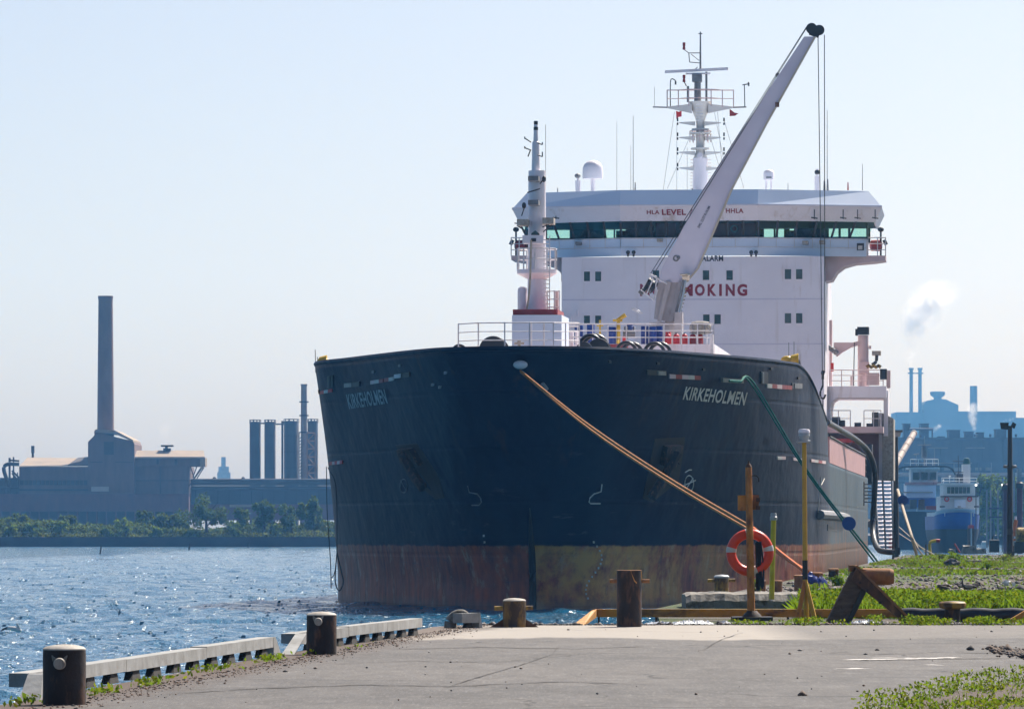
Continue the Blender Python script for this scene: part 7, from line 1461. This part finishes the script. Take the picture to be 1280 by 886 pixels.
m = MB(); m.tube(at(1155.5, 586, Y+15), at(1155.5, 545, Y+15), 1.0*k, .5*k); m.tube(at(1147, 556, Y+15), at(1164, 556, Y+15), .5*k); m.bb(at(1153, 572, Y+14), at(1158, 558, Y+16)); m.tube(at(1145, 583, Y+15), at(1145, 568, Y+15), .5*k); m.tube(at(1142, 568, Y+15), at(1149, 567, Y+15), .9*k); m.tube(at(1168, 584, Y+15), at(1168, 560, Y+15), .5*k); t.part(m, 'mast', 'mid_grey')
m = MB(); m.rail([at(x, 583.5, Y+13.5) for x in (1138, 1148, 1158, 1166, 1173)], (0, 0, 1.3), .06, 2); t.part(m, 'railing', 'tug_white')
for x0, y0, x1, y1, mt in ((1138, 624, 1146, 636, 'dark_grey'), (1149, 624, 1156, 637, 'rust_brown'), (1158, 632, 1172, 637, 'red_paint'), (1131, 630, 1137, 637, 'mid_grey')): boxp(t, 'deck_gear', mt, x0, y0, x1, y1, Y+6, 2)
m = MB(); m.path(bez([at(1119, 590, Y-20), at(1128, 584, Y-20), at(1150, 583, Y-20), at(1180, 583, Y-20), at(1190, 586, Y-20), at(1194, 593, Y-20)], 6), .16, 6); solo(m, 'overhead_hose', 'dark_grey', 'dark overhead hose spanning in front of the workboat wheelhouse', 'hose')
for x, yt in ((1213, 642), (1216, 637)): pass
Y = 700; k = Y/F; t = Thing('navigation_post', at(1213.5, 690, Y), 'slim grey post with a red box on a rusty dolphin right of the tug', 'post'); m = MB(); m.tube(at(1214, 690, Y), at(1214, 638, Y), .9*k); t.part(m, 'pole', 'galv'); boxp(t, 'dolphin', 'rust_brown', 1210, 657, 1218, 692, Y+.5, 1); boxp(t, 'red_box', 'red_bright', 1211, 656, 1217, 660, Y-.3, .7)
# purple piles with lamps
Y = 620.0; k = Y/F
for x0, x1, yt, lab in ((1254, 1261, 612, 'purple-brown mooring pile left of the floodlight post'), (1271, 1278, 610, 'purple-brown mooring pile right of the floodlight post')):
    t = Thing('mooring_pile', at((x0+x1)/2, 690, Y), lab, 'pile', 'purple mooring piles'); m = MB(); m.tube(at((x0+x1)/2, 692, Y), at((x0+x1)/2, yt, Y), (x1-x0)/2*k, None, 14); t.part(m, 'shaft', 'pile_purple', True); m = MB(); m.lathe([((x1-x0)*.7*k, 0), ((x1-x0)*.7*k, 6*k), ((x1-x0)*.4*k, 8*k)], at((x0+x1)/2, yt, Y), 12); t.part(m, 'cap', 'dark_grey', True)
for x, y, lab in ((1220, 606, 'bright lamp beside the tug wheelhouse'), (1253, 606, 'bright lamp left of the floodlight post')):
    t = Thing('yard_lamp', at(x, 690, Y+30), lab, 'lamp'); m = MB(); m.tube(at(x, 690, Y+30), at(x, y, Y+30), .6*k); t.part(m, 'pole', 'dark_grey'); m = MB(); m.ball(at(x, y, Y+30), 1.3*k, 10, 6); t.part(m, 'bulb', 'lamp_lit')
t = Thing('works_gantry', at(1240, 690, 980), 'faint steel frame gantry between the tug and the purple piles', 'gantry')
for x in (1233, 1238, 1247, 1264): boxp(t, 'column', 'stack_grey', x, 612, x+1.5, 690, 980, 1)
for y in (634, 645): boxp(t, 'beam', 'dark_far', 1236, y, 1254, y+2, 979, 1)
boxp(t, 'mast', 'mid_grey', 1264, 590, 1269, 640, 985, 2); boxp(t, 'rig', 'mid_grey', 1272, 585, 1277, 640, 990, 2)
# long blue works behind
Y = 2000.0; k = Y/F
t = Thing('rolling_mill', at(1200, 660, Y), 'very long dark blue works building behind the tugs', 'building')
boxp(t, 'wall', 'mill_blue', 1092, 549, 1420, 668, Y, 90); boxp(t, 'roof_edge', 'silo_far', 1092, 546.5, 1420, 548.8, Y-1, 92)
for i in range(11): boxp(t, 'wall_panel', 'silo_far', 1098+i*26, 551, 1122.5+i*26, 577, Y-.6, .5)
for i in range(20): boxp(t, 'pilaster', ('silo_far', 'stack_grey')[i % 3 == 0], 1099+i*15.5, 578, 1100.2+i*15.5, 640, Y-1, .9)
for i in range(9): boxp(t, 'window', 'stack_grey', 1128+i*13, 584, 1136+i*13, 588, Y-.5, .4)
for y, r_ in ((593, .8), (602, .5)): m = MB(); m.tube(at(1100, y, Y-2), at(1330, y, Y-2), r_, None, 8); t.part(m, 'pipe_run', 'tube_tan' if y == 593 else 'silo_far', True)
for y0, x0, x1 in ((559, 1160, 1185), (559, 1207, 1231), (578, 1130, 1215)): boxp(t, 'ledge', 'stack_grey', x0, y0, x1, y0+1.2, Y-1.2, .5)
for x0, y0, x1 in ((1130, 530, 1138), (1151, 530, 1161), (1186, 538, 1200), (1207, 540, 1217), (1222, 541, 1230), (1245, 537, 1258), (1174, 546, 1181)):
    boxp(t, 'roof_unit', 'dark_far', x0, y0, x1, 547, Y+10, 8); boxp(t, 'roof_unit_cap', 'dark_far', x0-.6, y0-.9, x1+.6, y0+.2, Y+9.5, 9)
m = MB(); m.tube(at(1137, 536.5, Y+5), at(1166, 536.5, Y+5), .5); m.tube(at(1165.5, 536.5, Y+5), at(1165.5, 560, Y+5), .3); t.part(m, 'roof_pipe', 'silo_far')
for x in (1219, 1238, 1262, 1270): m = MB(); m.tube(at(x, 546, Y+5), at(x, 542.5, Y+5), .5); t.part(m, 'vent', 'dark_far')
Y = 1250.0; t = Thing('conveyor_tube', at(1132, 580, Y), 'pale sloping conveyor tube leaning against the blue works', 'conveyor'); m = MB(); m.tube(at(1118, 582, Y), at(1142, 542, Y+30), 4.4*Y/F, 4.0*Y/F, 14); t.part(m, 'tube', 'tube_tan', True)
for i in range(6): f = i/5; c = at(1118, 582, Y).lerp(at(1142, 542, Y+30), f); m = MB(); d = (at(1142, 542, Y+30)-at(1118, 582, Y)).normalized(); m.tube(c-d*.3, c+d*.3, 4.7*Y/F, None, 14); t.part(m, 'tube_ring', 'roof_tan', True)
for i, (x, yt, w) in enumerate(((1222, 592, 24), (1240, 589, 26), (1258, 590, 28), (1276, 593, 26), (1292, 590, 26))):
    tree(x, 640, yt, w*1.3, 1130+i*2, 2400, .55, ['leaf_fresh', 'leaf_olive'], ('pale green tree just right of the tug funnel', 'pale green tree, second right of the tug funnel', 'pale green tree behind the floodlight post', 'pale green tree at the right edge behind the purple pile', 'pale green tree beyond the right edge')[i], 'tree', 1.9, 'tree', 'pale green trees beyond the tugs')
far_scrub('treeline', 95, 128, 1150, 1165, 12000, 12, .75, ['leaf_fresh', 'leaf_olive'], 1.9)
# the steel mill silhouette
Y = 4600.0; k = Y/F
t = Thing('steel_mill', at(1190, 640, Y), 'hazy blue steel mill silhouette with a gabled centre and mushroom top', 'building')
boxp(t, 'wing', 'mill_blue', 1120, 515, 1158, 600, Y, 60); boxp(t, 'wing', 'mill_blue', 1198, 514, 1270, 600, Y+4, 60); m = MB(); m.prism([at(x, y, Y-3) for x, y in ((1155, 600), (1155, 505), (1158, 501), (1172, 498), (1182, 499), (1198, 506), (1199, 600))], (0, 60, 0)); t.part(m, 'centre_hall', 'mill_blue')
m = MB(); c = at(1172, 499, Y+10); m.lathe([(5*k, -1), (5*k, 2*k), (9*k, 5*k), (9.6*k, 8*k), (9*k, 9.6*k), (3*k, 10*k)], c, 16); t.part(m, 'mushroom_top', 'mill_blue', True); boxp(t, 'shed', 'mill_blue', 1262, 522, 1330, 600, Y+10, 60)
for x in (1139, 1150):
    t = Thing('smokestack', at(x, 520, Y), ('left' if x == 1139 else 'right')+' one of the twin thin hazy stacks on the steel mill', 'smokestack', 'twin stacks on the steel mill'); m = MB(); c = at(x, 662, Y+5); m.lathe([(2.4*k, z_(530, Y)), (2.2*k, z_(462, Y)), (3.2*k, z_(462, Y)), (3.2*k, z_(459.5, Y))], (c.x, c.y, 0), 12); t.part(m, 'shaft', 'mill_blue', True); m = MB(); m.lathe([(4.4*k, z_(467, Y)), (4.4*k, z_(465.5, Y))], (c.x, c.y, 0), 12); t.part(m, 'platform', 'mill_blue')
m = MB(); m.tube(at(1139, 466.5, Y+5), at(1150, 466.5, Y+5), .4); solo(m, 'stack_bridge', 'mill_blue', 'catwalk joining the twin hazy stacks near the top', 'catwalk')
t = Thing('smokestack', at(1218, 520, Y), 'broad hazy stack rising alone right of the gabled mill', 'smokestack'); m = MB(); m.lathe([(5*k, z_(530, Y)), (4.6*k, z_(482, Y))], (at(1218, 0, Y).x, Y+8, 0), 14); t.part(m, 'shaft', 'mill_blue', True)
# steam
VAP = {}
def vapour(dens, nsc):
    mt = bpy.data.materials.new('vapour'); mt.use_nodes = True; nt = mt.node_tree; nt.nodes.remove(nt.nodes['Principled BSDF'])
    v = nt.nodes.new('ShaderNodeVolumePrincipled'); v.inputs['Color'].default_value = (.99, .99, .99, 1); v.inputs['Anisotropy'].default_value = .35
    oc = nd(nt, 'TexCoord').outputs['Object']; ln = nd(nt, 'VectorMath', operation='LENGTH'); nt.links.new(oc, ln.inputs[0])
    fall = ramp(nt, ln.outputs['Value'], 0.25, 1.0, (1, 1, 1, 1), (0, 0, 0, 1))
    p = nd(nt, 'NewGeometry').outputs['Position']; n1 = ramp(nt, noise(nt, p, nsc, 6, .68), .38, .60)
    nt.links.new(math_(nt, 'MULTIPLY', math_(nt, 'MULTIPLY', n1, fall), dens), v.inputs['Density']); nt.links.new(v.outputs[0], nt.nodes['Material Output'].inputs['Volume'])
    return mt
def steam(name, path_, dens, seed, nsc):
    """a chain of soft round puffs of steam"""
    rr = random.Random(seed); mt = vapour(dens, nsc); me = None
    for i in range(len(path_)-1):
        a, b = path_[i], path_[i+1]; n = 3
        for q in range(n):
            f = q/n; x, y, r_, Y_ = (a[k_]*(1-f)+b[k_]*f for k_ in range(4)); r_ *= rr.uniform(.9, 1.35)
            if me is None:
                m = MB(); m.ball((0, 0, 0), 1.0, 14, 9); o = m.build(name, 'white_clean'); me = o.data; me.materials.clear(); me.materials.append(mt)
            else: o = bpy.data.objects.new(name, me); col.objects.link(o)
            o.location = at(x+rr.uniform(-.25, .25)*r_, y+rr.uniform(-.2, .2)*r_, Y_+rr.uniform(-.3, .3)*r_*Y_/F); s_ = r_*Y_/F; o.scale = (s_, s_, s_); o['kind'] = 'stuff'
steam('steam_plume', [(1139, 459, 4, 4600), (1138, 444, 8, 4600), (1139, 424, 13, 4600), (1143, 404, 18, 4600), (1151, 388, 24, 4600), (1162, 374, 26, 4600), (1176, 368, 21, 4600), (1192, 360, 11, 4600)], .026, 1, .075)
steam('steam_jet', [(1219, 546, 1.0, 2010), (1217, 530, 4, 2010), (1214, 515, 7, 2010), (1217, 504, 6, 2010)], .35, 2, .25)
steam('steam_jet', [(1166, 542, 1.0, 2010), (1170, 535, 3, 2010), (1178, 530, 3, 2010)], .3, 3, .3); steam('steam_jet', [(1248, 530, 1.0, 2015), (1258, 525, 2, 2015), (1270, 522, 2, 2015)], .3, 4, .3)
steam('steam_puff', [(207, 556, 2, 1085), (206, 548, 6, 1085), (208, 538, 9, 1085), (209, 528, 10, 1085)], .018, 5, .2)

def cracks():
    def ribbon(name, mat, pts, w, z):
        P = []
        for i in range(len(pts)-1):
            for q in range(8):
                f = q/8; x = pts[i][0]+(pts[i+1][0]-pts[i][0])*f; y = pts[i][1]+(pts[i+1][1]-pts[i][1])*f; P.append((x, y))
        P.append(pts[-1]); G = [grd(*p) for p in P]; L, R_ = [], []
        for i, g in enumerate(G):
            e_ = min(1, i/3, (len(G)-1-i)/3); j = random.uniform(-.12, .12); ww = w*e_*random.uniform(.4, 1.3)
            L.append((g.x, g.y+j-ww, GZ+z)); R_.append((g.x, g.y+j+ww, GZ+z))
        m = MB(); n = len(L); m.add(L+R_, [(i, i+1, n+i+1, n+i) for i in range(n-1)]); o = m.build(name, mat); o['kind'] = 'structure'
    for pts, w in (([(1050, 824.5), (1100, 824), (1160, 822.5), (1205, 821.5)], .30), ([(1040, 836), (1094, 835.5)], .22), ([(1152, 831), (1182, 831.2)], .16), ([(1085, 822), (1150, 821)], .12)): ribbon('pavement_chip', 'stone_chip', pts, w, .004)
    for pts, w in (([(1055, 825.4), (1110, 825), (1160, 824), (1280, 822.5)], .09), ([(1010, 816), (1090, 818), (1180, 815), (1270, 817)], .06), ([(200, 868), (330, 860), (450, 856), (560, 858), (700, 852), (820, 856)], .07), ([(380, 832), (520, 826), (640, 829)], .05), ([(560, 858), (600, 846), (655, 830), (690, 818), (700, 806)], .10), ([(905, 828), (880, 812), (900, 800), (930, 790)], .09), ([(470, 812), (600, 809), (720, 811), (830, 807)], .09)): ribbon('pavement_crack', 'crack_dark', pts, w, .008)
M('stone_chip', (0.55, 0.52, 0.49), (0.42, 0.39, 0.36), 3, .9); M('crack_dark', (0.035, 0.032, 0.03), (0.07, 0.06, 0.055), 2, .95)
cracks()
# ------------------------------------------------------------------ the air
m = MB(); m.bb((-2450, -280, -4.5), (2450, 5150, 250.0)); hz = m.build('haze', 'white_clean'); hz['kind'] = 'stuff'
mt = bpy.data.materials.new('haze_air'); mt.use_nodes = True; nt = mt.node_tree; nt.nodes.remove(nt.nodes['Principled BSDF'])
pv = nt.nodes.new('ShaderNodeVolumePrincipled'); pv.inputs['Color'].default_value = (0.17, 0.50, 1.0, 1); pv.inputs['Density'].default_value = 0.00012; pv.inputs['Absorption Color'].default_value = (1, 1, 1, 1); pv.inputs['Anisotropy'].default_value = 0.25
nt.links.new(pv.outputs[0], nt.nodes['Material Output'].inputs['Volume'])
hz.data.materials.clear(); hz.data.materials.append(mt)
